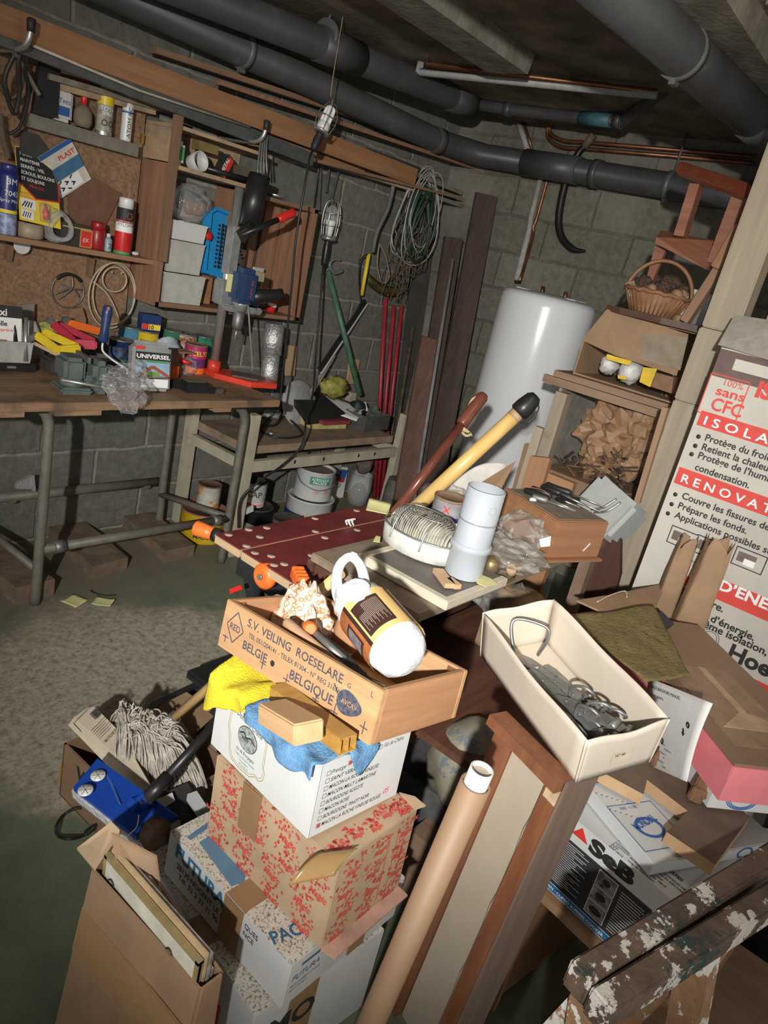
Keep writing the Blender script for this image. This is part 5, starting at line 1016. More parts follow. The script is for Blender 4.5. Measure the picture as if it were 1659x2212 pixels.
g = G(plain('faded_card', (.27, .22, .16), .8), T).plate([H(1390, 720, .012), H(1487, 728, .012), H(1470, 800, .012), H(1382, 775, .012)], .003, (-1, 0, 0)); g.build('flap_patch', kid(t, 'front_flap'))
WP = plain('crumpled_white', (.60, .60, .58), .5)
for i, (u, v, r) in enumerate([(1318, 787, .036), (1362, 803, .042)]):
    one(G(WP).blob(H(u, v, .07), (.05, r, r*1.05), .25, 3.5, 3, 20+i, facet=1), 'crumpled_paper', ['left', 'right'][i]+' ball of white crumpled wrapping in the shelf box', 'paper', 'paper balls in the shelf box')
for i, (pts, lab) in enumerate([([(1312, 765), (1365, 780), (1360, 790), (1310, 776)], 'yellow card strip above the white paper balls'), ([(1390, 793), (1420, 797), (1405, 836), (1382, 825)], 'yellow card square right of white paper balls'), ([(1335, 810), (1355, 814), (1352, 820), (1336, 818)], 'tiny yellow card tab under the white paper balls')]):
    one(G(plain('card_yellow2', (.72, .50, .04), .5)).plate([H(*q_, .0) for q_ in pts], .004, (-1, 0, 0)), 'yellow_card', lab, 'card')
one(G(plain('wood_red_brown', (.24, .13, .075), .6)).plate([H(1406, 835, .02), H(1450, 850, .02), H(1455, 815, .02), H(1418, 805, .02)], .05, (1, 0, 0)), 'wood_offcut', 'brown wood offcut at the right end of the shelf', 'offcut')
# top board with the basket
t3 = zt2+.007; one(G(plain('dark_brown_board', (.10, .055, .04), .5)).prism([(-.03, yB-.01), (.40, yB-.01), (.40, yt+.02), (.02, yt+.02), (-.02, yt-.05), (-.05, (yt+yB)/2)], .022, frame((SX+.01, 0, t3))), 'round_board', 'dark brown board with curved front edge carrying the wicker basket', 'board')
t4 = t3+.023
WIC = wood('wicker', (.17, .075, .035), (.30, .15, .075), 'z', 60, stretch=1, bmp=.5)
bcn = H(1412, 665, .10); M = frame((bcn.x, bcn.y, t4), 12); t = thing('wicker_basket', 'round brown wicker basket with a hoop handle, full of pine cones', 'basket', M)
rb, rt, hb = .080, .118, .075
g = G(WIC); pr_ = [(.01, .004), (rb, .0)]+[(rb+(rt-rb)*k/18+.003*(-1)**k, hb*k/18) for k in range(19)]+[(rt+.003, hb), (rt-.008, hb+.002), (rt-.012, hb-.012), (rb-.008, .008), (.01, .008)]; g.lathe(pr_, 40); g.build('basket_bowl', t)
g = G(WIC)
for i in range(36): a_ = 2*PI*i/36; g.tube([((rb+.001)*math.cos(a_), (rb+.001)*math.sin(a_), 0), ((rt+.002)*math.cos(a_), (rt+.002)*math.sin(a_), hb)], .0028, 5)
g.build('basket_stakes', kid(t, 'basket_bowl'))
g = G(WIC); g.tube([(rt*math.cos(2*PI*i/40), rt*math.sin(2*PI*i/40), hb+.003*math.sin(i*2.5)) for i in range(40)], .008, 7, True); g.build('rim', t)
hh = H(1420, 560, .10).z-t4
g = G(WIC)
for o_ in (-.006, .006): g.tube([(o_, rt*math.cos(a_), hb*.8+(hh-hb*.8)*math.sin(a_)) for a_ in [PI*i/24 for i in range(25)]], .007, 7)
g.build('hoop_handle', t)
rnd = random.Random(11)
CONE = [plain('pine_cone', (.10, .055, .035), .9, var=.4, vs=90, bmp=1, bs=120), plain('dry_bark', (.36, .27, .17), .85, var=.25), plain('walnut', (.30, .18, .09), .7, var=.2)]
for i, (x, y, z, s_, k, lab) in enumerate([(-.03, .055, .10, .032, 0, 'dark pine cone at left in the basket'), (-.06, -.03, .095, .03, 0, 'dark pine cone at front centre of the basket'), (.0, -.03, .12, .034, 0, 'dark pine cone on top in the middle of the basket'), (.04, -.06, .105, .03, 0, 'pine cone at the right back of the basket'),
      (-.055, -.085, .085, .021, 2, 'tan nut at front right of the basket'), (-.03, -.095, .09, .019, 2, 'brown nut by the handle foot in the basket'), (.05, .02, .11, .034, 0, 'dark cone behind the handle in the basket'), (-.075, .0, .085, .02, 2, 'brown nut at the basket front rim')]):
    one(G(CONE[k]).blob((bcn.x+x, bcn.y+y, t4+z), (s_, s_*1.1, s_*.85), .25 if k == 0 else .05, 6, 3, i), ['pine_cone', '', 'nut'][k], lab, ['pine cone', '', 'nut'][k], 'cones and nuts in the basket')
one(G(CONE[1]).plate([H(1350, 620, .03), H(1385, 610, .08), H(1412, 622, .08), H(1405, 635, .03), H(1360, 640, .02)], .014, (-.3, 0, 1)), 'bark_piece', 'pale piece of bark lying across the basket rim', 'bark')
one(G(CONE[2]).blob(H(1466, 690, .05), (.022, .022, .018), .1, 3, 2, 4), 'nut', 'brown nut lying on the board outside the basket', 'nut')
M = frame((SX+.26, H(1470, 620, .22).y, t4)); t = thing('white_carton', 'white box behind the wicker basket', 'box', M); G(plain('white_carton', (.55, .55, .53), .5)).box((0, 0, .06), (.16, .17, .12), .002).build('box_body', t); G(INK).bar((-.081, .08, .03), (-.081, -.08, .085), .002, .004).build('black_tie', t)
# red-brown stool lying upside up on top
STW = wood('red_stool_wood', (.20, .075, .045), (.30, .13, .08), 'y', 7, rough=.45)
M = frame(H(1500, 640, .10)); t = thing('wooden_stool', 'red-brown painted wooden step stool standing high behind the basket', 'stool', M); T = M.inverted()
K = lambda u, v, dx=.06: H(u, v, dx)
G(plain('red_seat', (.33, .085, .04), .5, c2=(.45, .30, .22), thr=(.63, 18, .08)), T).plate([K(1466, 380, .02), K(1470, 362, .12), K(1478, 358, .16), K(1622, 405, .16), K(1617, 440, .02), K(1605, 432, .02)], .035, (-1, 0, .2)).build('seat', t)
G(STW, T).bar(K(1505, 400), K(1470, 512), .035, .05, (1, 0, 0)).build('leg', t); G(STW, T).bar(K(1598, 430), K(1545, 570), .045, .05, (1, 0, 0)).build('leg', t)
G(STW, T).plate([K(1418, 512, .03), K(1428, 497, .12), K(1545, 520, .12), K(1536, 575, .03), K(1525, 582, .03), K(1415, 525, .03)], .045, (1, 0, 0)).build('tread', t)
G(STW, T).plate([K(1415, 530, .10), K(1440, 535, .10), K(1395, 640, .10), K(1390, 625, .10)], .02, (1, 0, 0)).build('side', t); G(STW, T).bar(K(1605, 440), K(1550, 560), .05, .02, (1, 0, 0)).build('brace', t)
plank('brown slat leaning between basket and post', H(1480, 695, .0), H(1568, 560, .0), .03, .045, wood('brown_slat', (.22, .12, .07), (.30, .17, .1), 'x', 7), 'wooden_lath', None, (1, 0, 0))
plank('orange-brown slat leaning high against the post beside the stool', H(1548, 580, -.02), H(1600, 490, -.02), .03, .05, OAK, 'wooden_lath', None, (1, 0, 0))
# crumpled brown paper, twigs, grey tub below the shelf
KP = plain('kraft_paper', (.32, .19, .105), .55, var=.12, vs=10)
def crump(lab, c, sz, seed, mat=KP, name='crumpled_paper', cat='paper', amp=.38, fr=2.2):
    g = G(mat); g.blob(c, sz, amp, fr, 4, seed, facet=1); bm = g.bm
    for v in bm.verts: 
        p = v.co; q_ = noise.noise(p*16)*.022+noise.voronoi(p*26)[0][0]*.04-.02+abs(noise.noise(p*50+V((3, 1, 2))))*.006; n_ = (p-V(c)).normalized(); v.co = p+n_*q_
    for f in bm.faces: f.smooth = False
    return one(g, name, lab, cat)
c = H(1335, 940, .14); crump('big crumpled brown kraft paper stuffed under the shelf', c, (.11, .155, .135), 3)
crump('crumpled brown paper lobe hanging at right under the shelf', H(1400, 930, .12), (.08, .06, .13), 8)
crump('lower crumpled paper lump under the shelf', H(1300, 1000, .10), (.08, .085, .07), 12)
rnd = random.Random(8); TW = [plain('dark_twig', (.07, .045, .03), .9, var=.3), plain('bark_twig', (.17, .10, .06), .9, var=.3)]
M_ = []
for k in range(2):
    g = G(TW[k])
    for i in range(60):
        p = P(rnd.uniform(1205, 1350), rnd.uniform(985, 1075), x=SX+rnd.uniform(-.02, .12)); d_ = V((rnd.uniform(-.04, .04), rnd.uniform(-.09, .09), rnd.uniform(-.03, .04)))
        g.bar(p, p+d_, rnd.uniform(.006, .016), .006)
    tag(g.build('kindling'), ['dark kindling twigs heaped under the crumpled paper', 'brown bark chips heaped under the crumpled paper'][k], 'kindling', None, 'stuff')
one(G(SWD).box((SX+.12, (yA+yB)/2, .80), (.3, yA-yB-.08, .2)), 'log_crate', 'dark wooden crate holding the kindling under the shelf', 'crate')
# grey tub, tilted
M = axes(P(1243, 1095, x=2.30), P(1322, 1170, x=2.24)-P(1243, 1095, x=2.30), P(1278, 1012, x=2.36)-P(1243, 1095, x=2.30)); t = thing('grey_tub', 'tilted pale grey plastic box leaning beside the screwdriver drawer', 'box', M)
GT = plain('grey_tub_plastic', (.40, .42, .41), .35, var=.04); g = G(GT); g.box((.075, .065, -.05), (.19, .15, .12), .016); g.build('tub_body', t); g = G(STL); g.tube(spline([(.06, .03, .012), (.09, .06, .02), (.10, .11, .012)], 5), .004, 6); g.tube(spline([(.075, .03, .012), (.11, .06, .02), (.12, .11, .012)], 5), .004, 6); g.build('wire_clip', t)
for (pts, x_, th, mat, lab) in [([(1145, 985), (1188, 990), (1180, 1048), (1132, 1040)], 2.55, .03, wood('orange_block', (.34, .17, .085), (.42, .23, .12), 'z', 7), 'orange-brown wood block standing behind the drawer'), ([(1185, 1022), (1240, 1045), (1232, 1075), (1180, 1050)], 2.5, .03, wood('orange_block', 0, 0), 'lower orange-brown wood block behind the screwdrivers'),
        ([(1133, 958), (1172, 953), (1160, 1005), (1120, 1035)], 2.75, .006, KRAFT, 'brown cardboard sheet standing beside the water heater')]:
    q5 = [P(u, v, x=x_) for u, v in pts]; q5[2] = V((x_, q5[2].y, 0)); q5[3] = V((x_, q5[3].y, 0)); one(G(mat).plate(q5, th, (1, 0, 0)), 'wood_block' if th > .01 else 'cardboard_sheet', lab, 'block' if th > .01 else 'cardboard')
# ---- insulation carton
IX = 2.2; I = lambda u, v: P(u, v, x=IX)
yi0 = I(1555, 760).y; yi1 = -.12; zi1 = I(1600, 760).z
CART = plain('carton_offwhite', (.50, .475, .42), .7, var=.06, vs=5)
M = frame((IX, (yi0+yi1)/2, .02)); t = thing('insulation_carton', 'tall off-white carton of insulation panels with red bands', 'carton', M); T = M.inverted()
g = G(CART, T); g.box((IX+.13, (yi0+yi1)/2, zi1/2+.01), (.26, yi0-yi1, zi1-.02))
EY = V((0, -1, 0)); NX = V((-1, 0, 0))
def band(u, v0, v1, mat, y1=None):
    a, b = I(u, v0), I(u, v1); g.m(mat).quad((IX, a.y, b.z), EY, Z3, a.y-yi1, a.z-b.z)
def txt(s_, u, v, h, mat, w=None, bold=.02, off=.0012, sp=1.0): g.m(mat); p = I(u, v); p.x = IX; g.text(s_, p, EY, Z3, h, w, 'l', 0, bold, sp, off)
BR_RED = plain('carton_red', (.62, .06, .045), .6, var=.05); BRN = plain('carton_brown', (.13, .085, .075), .7)
a = I(1555, 752); g.m(BRN).quad((IX, yi0-.0, a.z-.075), EY, Z3, yi0-yi1, .075); g.m(CART).quad((IX, I(1590, 775).y, I(1590, 775).z-.03), EY, Z3, .10, .03, .0012)
# red frame with 100% sans CFC
p0, p1 = I(1538, 805), I(1520, 893); yb = I(1622, 825).y
g.m(BR_RED).line([(IX, p0.y, p0.z), (IX, yb, p0.z), (IX, yb, p1.z), (IX, p0.y, p1.z), (IX, p0.y, p0.z)], .003, NX)
txt('100%', 1563, 832, .017, BR_RED, .052, .0); txt('sans', 1545, 851, .024, BR_RED, .078); txt('CFC', 1533, 883, .034, BR_RED, .085)
txt('ISO', 1630, 855, .040, BR_RED, None, .05)
band(1516, 886, 921, BR_RED); txt('I S O L A T I O N', 1519, 916, .024, WINK, .34, .015)
for i, (s_, u, v) in enumerate([('Prot\u00e8ge du froid et', 1522, 951), ('Retient la chaleur', 1515, 971), ('Prot\u00e8ge de l\u2019humidit\u00e9', 1507, 989), ('condensation.', 1500, 1014)]):
    txt(s_, u, v, .019, INK, None, .02)
    if i < 3: q_ = I(u-13, v-8); g.m(INK).lathe([(.0065, 0), (.006, .001), (.0001, .0011)], 12, axes((IX-.0006, q_.y, q_.z), EY, Z3, NX))
band(1468, 1008, 1047, BR_RED); txt('R E N O V A T I O N', 1470, 1040, .024, WINK, .36, .015)
for i, (s_, u, v) in enumerate([('Couvre les fissures de', 1472, 1076), ('Pr\u00e9pare les fonds.', 1464, 1097), ('Applications possibles sur', 1456, 1117)]):
    txt(s_, u, v, .019, INK, None, .02); q_ = I(u-13, v-8); g.m(INK).lathe([(.0065, 0), (.006, .001), (.0001, .0011)], 12, axes((IX-.0006, q_.y, q_.z), EY, Z3, NX))
for (u, v) in ((1505, 1160), (1590, 1185), (1450, 1140)):
    q_ = I(u, v); g.m(INK).quad((IX, q_.y, q_.z-.045), EY, Z3, .085, .055).m(CART).quad((IX, q_.y-.003, q_.z-.042), EY, Z3, .079, .049, .0009).m(plain('print_brown', (.16, .12, .11), .6)).quad((IX, q_.y-.01, q_.z-.03), EY, Z3, .05, .028, .0012).m(WINK).quad((IX, q_.y-.03, q_.z-.035), EY, Z3, .03, .018, .0015)
txt('Sur du carton', 1490, 1212, .009, INK, None, 0)
band(1475, 1215, 1262, BR_RED); txt('MIE D\u2019ENERGIE', 1485, 1243, .030, WINK, .33, .03)
for s_, u, v in [('bien \u00eatre.', 1472, 1283), ('moins d\u2019\u00e9nergie.', 1472, 1313), ('m\u00eame isolation, il', 1502, 1327+18)]: txt(s_, u, v, .022, INK, None, .025)
q_ = I(1533, 1378)
for r_ in (.026, .020): g.m(INK).line([V((IX, q_.y+r_*math.cos(a_), q_.z+r_*math.sin(a_))) for a_ in [2*PI*i/24 for i in range(25)]], .0015, NX)
txt('R', 1526, 1388, .022, INK, None, 0); txt('Hoechst', 1570, 1420, .046, INK, None, .035)
band(1530, 1418, 1510, BR_RED); txt('16 mm', 1532, 1485, .065, plain('pink_print', (.70, .38, .35), .6), None, .03)
g.build('carton_body', t)
G(plain('grey_flap', (.33, .30, .26), .75), T).plate([P(1552, 745, x=IX-.01), P(1588, 680, x=IX+.10), P(1720, 700, x=IX+.10), P(1700, 790, x=IX-.01)], .006, (-1, 0, 0)).build('top_flap', t)
# ---- kraft bags before the carton
def bag(lab, c, w, d_, h, txts=(), rz=0, lean=0, seed=1, mat=None):
    M = frame(c, rz, 0, lean); t = thing('paper_bag', lab, 'bag', M); g = G(mat or KP); n = 28; m_ = 14; vs = []; fs = []
    for j in range(m_+1):
        z = h*j/m_; k = 1-.25*(j/m_)**3
        for i in range(n):
            a_ = 2*PI*i/n; ca, sa = math.cos(a_), math.sin(a_); x = math.copysign(abs(ca)**.35, ca)*w/2*k; y = math.copysign(abs(sa)**.35, sa)*d_/2*k; p = V((x, y, z)); q_ = .014*noise.noise(p*14+V((seed, 0, 0)))+.008*noise.noise(p*34+V((0, seed, 0)))+(.012*math.sin(i*1.4+seed) if j == m_ else 0); vs.append(V((x*(1+q_*5), y*(1+q_*5), z+(.02*math.sin(i*.9+seed)*(j/m_)))))
    for j in range(m_):
        for i in range(n): k = (i+1) % n; fs.append((j*n+i, j*n+k, (j+1)*n+k, (j+1)*n+i))
    fs.append(tuple(range(n))[::-1]); g.add(vs, fs)
    for (s_, x, z, hh, mm) in txts: g.m(mm).text(s_, (x, -d_/2-.006, z), X3, Z3, hh, None, 'c', bold=.02)
    g.build('bag_body', t); return t
cB = P(1468, 1372, x=2.0); bag('taller brown paper bag with green lettering before the carton', V((2.12, P(1476, 1372, x=2.12).y, .58)), .085, .06, P(1470, 1140, x=2.12).z-.58, [('TRUFF', 0, .12, .022, GINK), ('CRISTAUX', 0, .055, .012, INK)], -65, 0, 3, KRAFT)
bag('slimmer brown paper bag left of the lettered one', V((2.15, P(1425, 1330, x=2.15).y, .62)), .06, .06, P(1410, 1140, x=2.15).z-.62, (), -65, 0, 7, KRAFT)
one(G(SWD).box((2.12, .43, .285), (.13, .24, .57)), 'support_crate', 'dark wooden crate under the paper bags', 'crate')
# ================================================================== WORKMATE
wz = .78; c0 = P(465, 1154, z=wz); c1 = P(670, 1283, z=wz); gp = P(532, 1186, z=wz)
WL = .70; xw = (c0.x+c1.x)/2; 
M = frame((xw+WL/2, (c0.y+c1.y)/2, 0)); t = thing('folding_workbench', 'folding workbench with worn dark red top boards and orange fittings', 'workbench', M); T = M.inverted()
REDT = plain('dark_red_top', (.17, .028, .028), .5, var=.18, vs=9, c2=(.42, .27, .20), thr=(.70, 30, .06), bmp=.1); EDGE = wood('ply_edge', (.42, .30, .17), (.52, .38, .23), 'y', 9)
for (ya, yb_) in ((c0.y, gp.y+.004), (gp.y-.004, c1.y)):
    g = G(EDGE, T).box((xw+WL/2, (ya+yb_)/2, wz-.0125), (WL, ya-yb_, .023), .002); g.m(REDT).box((xw+WL/2, (ya+yb_)/2, wz), (WL-.002, ya-yb_-.002, .004))
    g.m(plain('hole_plug', (.50, .36, .30), .7))
    for (u, v) in [(240, 268), (450, 230), (412, 280), (350, 240), (716, 178), (718, 250), (945, 135), (338, 330), (385, 368), (475, 386), (490, 435), (546, 430), (770, 284), (948, 242), (697, 383)]:
        p = P(400+u/2.552, 1050+v/2.552, z=wz+.002)
        if yb_ < p.y < ya: g.lathe([(.011, 0), (.010, .0012), (.0001, .0012)], 16, frame(p))
    g.build('top_board', t)
BKP = plain('workmate_black', (.022, .024, .026), .45)
G(BKP, T).box((xw+.10, (c0.y+c1.y)/2, wz-.075), (.05, c0.y-c1.y-.03, .10), .005).build('end_bracket', t); G(BKP, T).box((xw+WL-.10, (c0.y+c1.y)/2, wz-.075), (.05, c0.y-c1.y-.03, .10), .005).build('end_bracket', t)
for x in (xw+.10, xw+WL-.10):
    for (a, b) in (((x, c0.y-.06, wz-.12), (x, c1.y-.06, .02)), ((x, c1.y+.06, wz-.12), (x, c0.y+.08, .02))): G(BKP, T).bar(a, b, .035, .035, (1, 0, 0)).build('leg', t)
for k in (0, 1): G(DSTL, T).bar((xw+.06, c1.y+.10+.03*k, wz-.1), (xw+.02, c1.y+.12+.03*k, wz-.30), .014, .006, (1, 0, 0)).build('steel_strut', t)
p = P(470, 1157, z=wz-.012); q_ = P(428, 1142, z=wz-.012); d_ = (q_-p).normalized()
G(BLK, T).cyl(p-d_*.01, p+d_*.012, .019, n=16).build('crank_collar', t); G(ORG, T).lathe([(.016, 0), (.019, .02), (.021, .05), (.020, .054), (.012, .056)], 18, along(p+d_*.012, q_)).build('crank_handle', kid(t, 'crank_collar'))
p = P(560, 1247, x=xw-.01); G(ORG, T).lathe([(.030, 0), (.034, .004), (.034, .018), (.026, .026), (.018, .028), (.0001, .022)], 20, along(p+V((.03, 0, 0)), p+V((-1, 0, -.0)))).build('side_knob', t); G(STL, T).cyl(p+V((-.001, 0, 0)), p+V((.002, 0, 0)), .008).build('knob_screw', kid(t, 'side_knob'))
p = P(530, 1275, x=xw-.01); G(RED, T).bar(P(500, 1277, x=xw-.02), P(518, 1270, x=xw-.02), .012, .012).build('lock_lever', t)
g = G(BKP, T); g.box((xw+WL/2, c1.y+.02, .30), (WL-.1, .05, .05), .004); g.build('cross_bar', t)
st0 = P(392, 1440, z=.17); st1 = P(515, 1440, z=.17); g = G(BKP, T); g.box((st0.x+.28, st0.y-.10, .15), (.55, .17, .035), .01)
for k in range(5): g.box((st0.x+.28, st0.y-.04-.03*k, .169), (.5, .008, .004))
g.build('foot_step', t)
G(BKP, T).bar(P(455, 1478, z=.15), P(325, 1535, z=.012), .05, .03).build('foot_leg', t)
t = thing('clamp_dog', 'orange toothed clamp dog on the near left corner of the red workbench', 'clamp', frame(P(645, 1262, z=wz+.002), 60)); g = G(ORG); g.box((0, 0, .012), (.07, .03, .022), .004)
for k in range(4): g.box((-.026+.0175*k, 0, .027), (.010, .03, .012), .002)
g.build('dog_body', t)
g = G(PAPER); p = P(755, 1133, z=wz+.004)
for i in range(5): g.tube(spline([p+V((.006*i-.01, -.01*(i % 2), 0)), p+V((.008*i-.01, .009, .010)), p+V((.006*i-.01+.008, .0, .014))], 4), .0025, 5)
one(g, 'paper_curl', 'small white torn paper curl on the red workbench', 'paper')
g = G(STICKY); c = [P(*q_, z=wz+.003) for q_ in ((795, 1088), (842, 1100), (838, 1112), (790, 1102))]; g.grid(lambda u, v: lerp(lerp(c[0], c[1], u), lerp(c[3], c[2], u), v)+V((0, 0, .02*(1-v)**2)), 6, 6, .0006); one(g, 'sticky_note', 'yellow sticky note on the far edge of the red workbench', 'sticky note')
# ================================================================== DROP-LEAF TABLE
tz0 = .835; tx0, ty0, ty1, tx1 = 1.255, .735, 1.075, 2.30
DRK = wood('dark_table_wood', (.075, .035, .025), (.13, .065, .045), 'x', 7, rough=.4); DTOP = wood('dusty_table_top', (.20, .145, .105), (.29, .22, .16), 'x', 7, dirt=((.13, .09, .065), .55, 7))
M = frame(((tx0+tx1)/2, (ty0+ty1)/2, 0)); t = thing('drop_leaf_table', 'old dark drop-leaf table crowded with lamp, tube and drawer', 'table', M); T = M.inverted()
G(DTOP, T).box(((tx0+tx1)/2, (ty0+ty1)/2, tz0-.011), (tx1-tx0, ty1-ty0, .022), .003).build('table_top', t)
def leafp(y): return [(tx0+.01, tz0-.025), (tx1-.06, tz0-.025), (tx1-.02, tz0-.15), (tx1-.06, tz0-.30), (tx1-.2, tz0-.40), (tx0+.25, tz0-.44), (tx0+.06, tz0-.40), (tx0+.01, tz0-.25)]
G(DRK, T).prism([(-(ty1-.02), tz0-.025), (-(ty0+.005), tz0-.025), (-(ty0-.015), tz0-.15), (-(ty0+.01), tz0-.30), (-(ty0+.10), tz0-.36), (-(ty1-.08), tz0-.36), (-(ty1-.02), tz0-.28)], .018, axes((tx0+.022, 0, 0), (0, -1, 0), Z3)).build('hanging_leaf', t); G(DRK, T).prism(leafp(0), .018, axes((0, ty1+.014, 0), X3, Z3)).build('hanging_leaf', t)
G(DRK, T).box((tx0+.04, (ty0+ty1)/2, tz0-.10), (.03, ty1-ty0-.08, .14)).build('apron', t)
G(plain('chipped_leg', (.20, .13, .09), .8, c2=(.5, .42, .33), thr=(.58, 12, .1)), T).box((2.13, ty0-.02, tz0/2-.01), (.04, .035, tz0-.03)).build('leg', t)
for (x, y) in ((tx0+.06, ty0+.06), (tx0+.06, ty1-.04), (tx1-.08, ty1-.04)): G(DRK, T).lathe([(.012, 0), (.02, .03), (.016, .2), (.024, .3), (.018, .4), (.026, .55), (.02, tz0-.02)], 16, frame((x, y, 0))).build('leg', t)
one(G(wood('round_leaf', (.065, .032, .025), (.10, .05, .038), 'z', 5, rough=.35)).prism([(.0, .0), (.13, 0), (.15, .12), (.14, .26), (.10, .38), (.0, .38)], .02, axes(P(1212, 1345, x=2.32), (0, -1, 0), Z3)), 'round_table_leaf', 'dark rounded table leaf standing behind the chipped leg', 'table leaf')
one(G(KRAFTL).plate([P(1278, 1215, x=2.36), P(1290, 1190, x=2.36), P(1312, 1208, x=2.36), V((2.36, P(1312, 1208, x=2.36).y, 0)), V((2.36, P(1278, 1215, x=2.36).y, 0))], .02, (1, 0, 0)), 'wood_chip', 'pale triangular wood piece behind the round leaf', 'wood')
one(G(wood('dark_sheet', (.085, .035, .024), (.15, .07, .045), 'x', 6, rough=.4)).box((1.80, .70, .505), (.92, .62, .02), .002), 'wood_sheet', 'dark reddish wood sheet lying low under the drop-leaf table', 'board')
one(G(SWD).box((1.85, .74, .246), (.5, .4, .49)), 'storage_crate', 'dark crate under the low wood sheet', 'crate')
# framed panel on the table
pz = .858; pa, pb, pc = P(775, 1195, z=pz), P(965, 1302, z=pz), P(1047, 1262, z=pz)
e2 = pc-pb; M = frame((0, 0, 0)); t = thing('framed_board', 'grey panel with cream painted frame lying on the table under the lamp', 'panel', frame((pa+pb)/2)); T = t.matrix_world.inverted()
CRP = plain('cream_paint', (.62, .56, .44), .5, var=.06); w_ = (pa-pb).length; pd = pa+V((.28, 0, 0)); pc2 = pb+V((.28, 0, 0))
mid = (pa+pb)/2
G(plain('panel_grey', (.16, .14, .125), .6, var=.2, vs=8), T).box((pa.x+.14, mid.y, pz-.010), (.27, w_-.01, .014)).build('panel_board', t)
g = G(CRP, T); g.box((pa.x+.012, mid.y, pz-.011), (.022, w_, .023), .002); g.box((pa.x+.14, pb.y+.01, pz-.011), (.27, .02, .022), .002); g.box((pa.x+.14, pa.y-.01, pz-.011), (.27, .02, .022), .002); g.build('frame', t)
# bulkhead lamp
lc = V((1.505, .935, pz)); M = frame(lc, 90) @ Matrix.Scale(.9, 4); t = thing('bulkhead_lamp', 'white oval bulkhead lamp with ribbed glass dome and wire guard', 'lamp', M)
LW = plain('lamp_white', (.70, .70, .64), .4)
ov = lambda k, z: [(k, z)]
G(LW).lathe([(.105, .0), (.122, .006), (.126, .05), (.120, .056), (.001, .058)], 48, None, True, True, .66).build('base', t)
g = G(clear('ribbed_glass', (.80, .78, .68), .15, .55, (.90, .89, .80), .6, ribs=42)); nn = 120; vs = []; fs = []; m_ = 12
for j in range(m_+1):
    th = PI/2*j/m_; r_ = math.cos(th); z = .056+.060*math.sin(th)**.8
    for i in range(nn):
        a_ = 2*PI*i/nn; x = .112*math.cos(a_)*(r_**.6 if r_ > 0 else 0); y = .070*math.sin(a_)*(r_**.75 if r_ > 0 else 0); rib = 1+.022*math.sin(x*620); vs.append(V((x, y*rib, .056+(z-.056)*rib)))
for j in range(m_):
    for i in range(nn): k = (i+1) % nn; fs.append((j*nn+i, j*nn+k, (j+1)*nn+k, (j+1)*nn+i))
g.add(vs, fs, True); g.build('glass_dome', t)
G(plain('reflector_white', (.75, .73, .62), .4)).lathe([(.10, .0585), (.001, .060)], 32, None, True, True, .62).build('reflector', kid(t, 'base'))
G(PAPER).lathe([(.012, -.03), (.022, .0), (.024, .03), (.012, .05), (.001, .052)], 14, axes((-.03, 0, .080), Y3, Z3)).build('bulb', t)
for x in (-.055, .05): G(STL).tube(spline([(x, -.085, .035), (x, -.080, .06), (x, -.064, .095), (x, -.02, .122), (x, .02, .122), (x, .064, .095), (x, .08, .06), (x, .085, .035)], 5), .0025, 6).build('guard_wire', t)
G(STL).tube([(.126*math.cos(2*PI*i/40), .084*math.sin(2*PI*i/40), .062) for i in range(40)], .0025, 6, True).build('guard_ring', t); G(STL).tube([(.075*math.cos(2*PI*i/30), .042*math.sin(2*PI*i/30), .114) for i in range(30)], .002, 5, True).build('guard_ring', t)
for x in (-.02, .02): G(LW).box((x-.01, -.095, .015), (.008, .04, .03)).build('mounting_lug', t)
G(LW).box((-.01, -.112, .004), (.06, .012, .008)).build('mounting_foot', kid(t, 'mounting_lug'))
# grey drain pipe upright
pt = P(1000, 1238, z=pz); t = thing('pvc_pipe', 'light grey plastic pipe length standing upright on the framed panel', 'pipe', frame(pt)); PVL = plain('pvc_light', (.43, .46, .50), .38, var=.04, vs=5)
r_ = .0465; hT = .226
G(PVL).lathe([(r_, .06), (r_, hT), (r_-.003, hT+.001), (r_-.003, .06)], 40, cap=False).build('pipe_wall', t); G(PVL).lathe([(r_+.001, .0), (r_+.001, .068), (r_+.005, .072), (r_+.005, .085), (r_, .087)], 40, cap=False).build('socket', t); G(plain('pvc_seam', (.25, .27, .30), .5)).lathe([(r_+.0006, .143), (r_+.0012, .145), (r_+.0006, .147)], 40, cap=False).build('joint_line', kid(t, 'pipe_wall'))
g = G(plain('pvc_print', (.34, .37, .41), .5)); g.line([V((.010*math.cos(a_), 0, .185+.010*math.sin(a_))) for a_ in [2*PI*i/16 for i in range(17)]], .0012, (0, -1, 0)); wrap_text(g, 0, r_, -115); g.build('embossed_mark', kid(t, 'pipe_wall'))
G(PVL).lathe([(r_, .0), (.001, .001)], 40).build('bottom_cap', t)
for i, (a, b, lab) in enumerate([((946, 1232), (972, 1266), 'small pine wedge at the foot of the grey pipe, left one'), ((970, 1252), (990, 1268), 'small pine wedge at the foot of the grey pipe, right one')]): p, q_ = P(*a, z=pz+.008), P(*b, z=pz+.008); one(G(wood('fresh_pine', (.55, .34, .18), (.66, .44, .26), 'x', 8)).bar(p, q_, .026-.008*i, .012), 'pine_wedge', lab, 'wedge')
for i, (pp, lab) in enumerate([([(1022, 1235), (1060, 1250), (1075, 1262), (1050, 1268), (1030, 1260)], 'crumpled yellow sticky note at right foot of grey pipe'), ([(812, 1158), (822, 1160), (820, 1172), (806, 1170)], 'yellow sticky note under the left end of the bulkhead lamp')]): one(G(STICKY).plate([P(u, v, z=pz+.004) for u, v in pp], .0012, Z3), 'sticky_note', lab, 'sticky note')
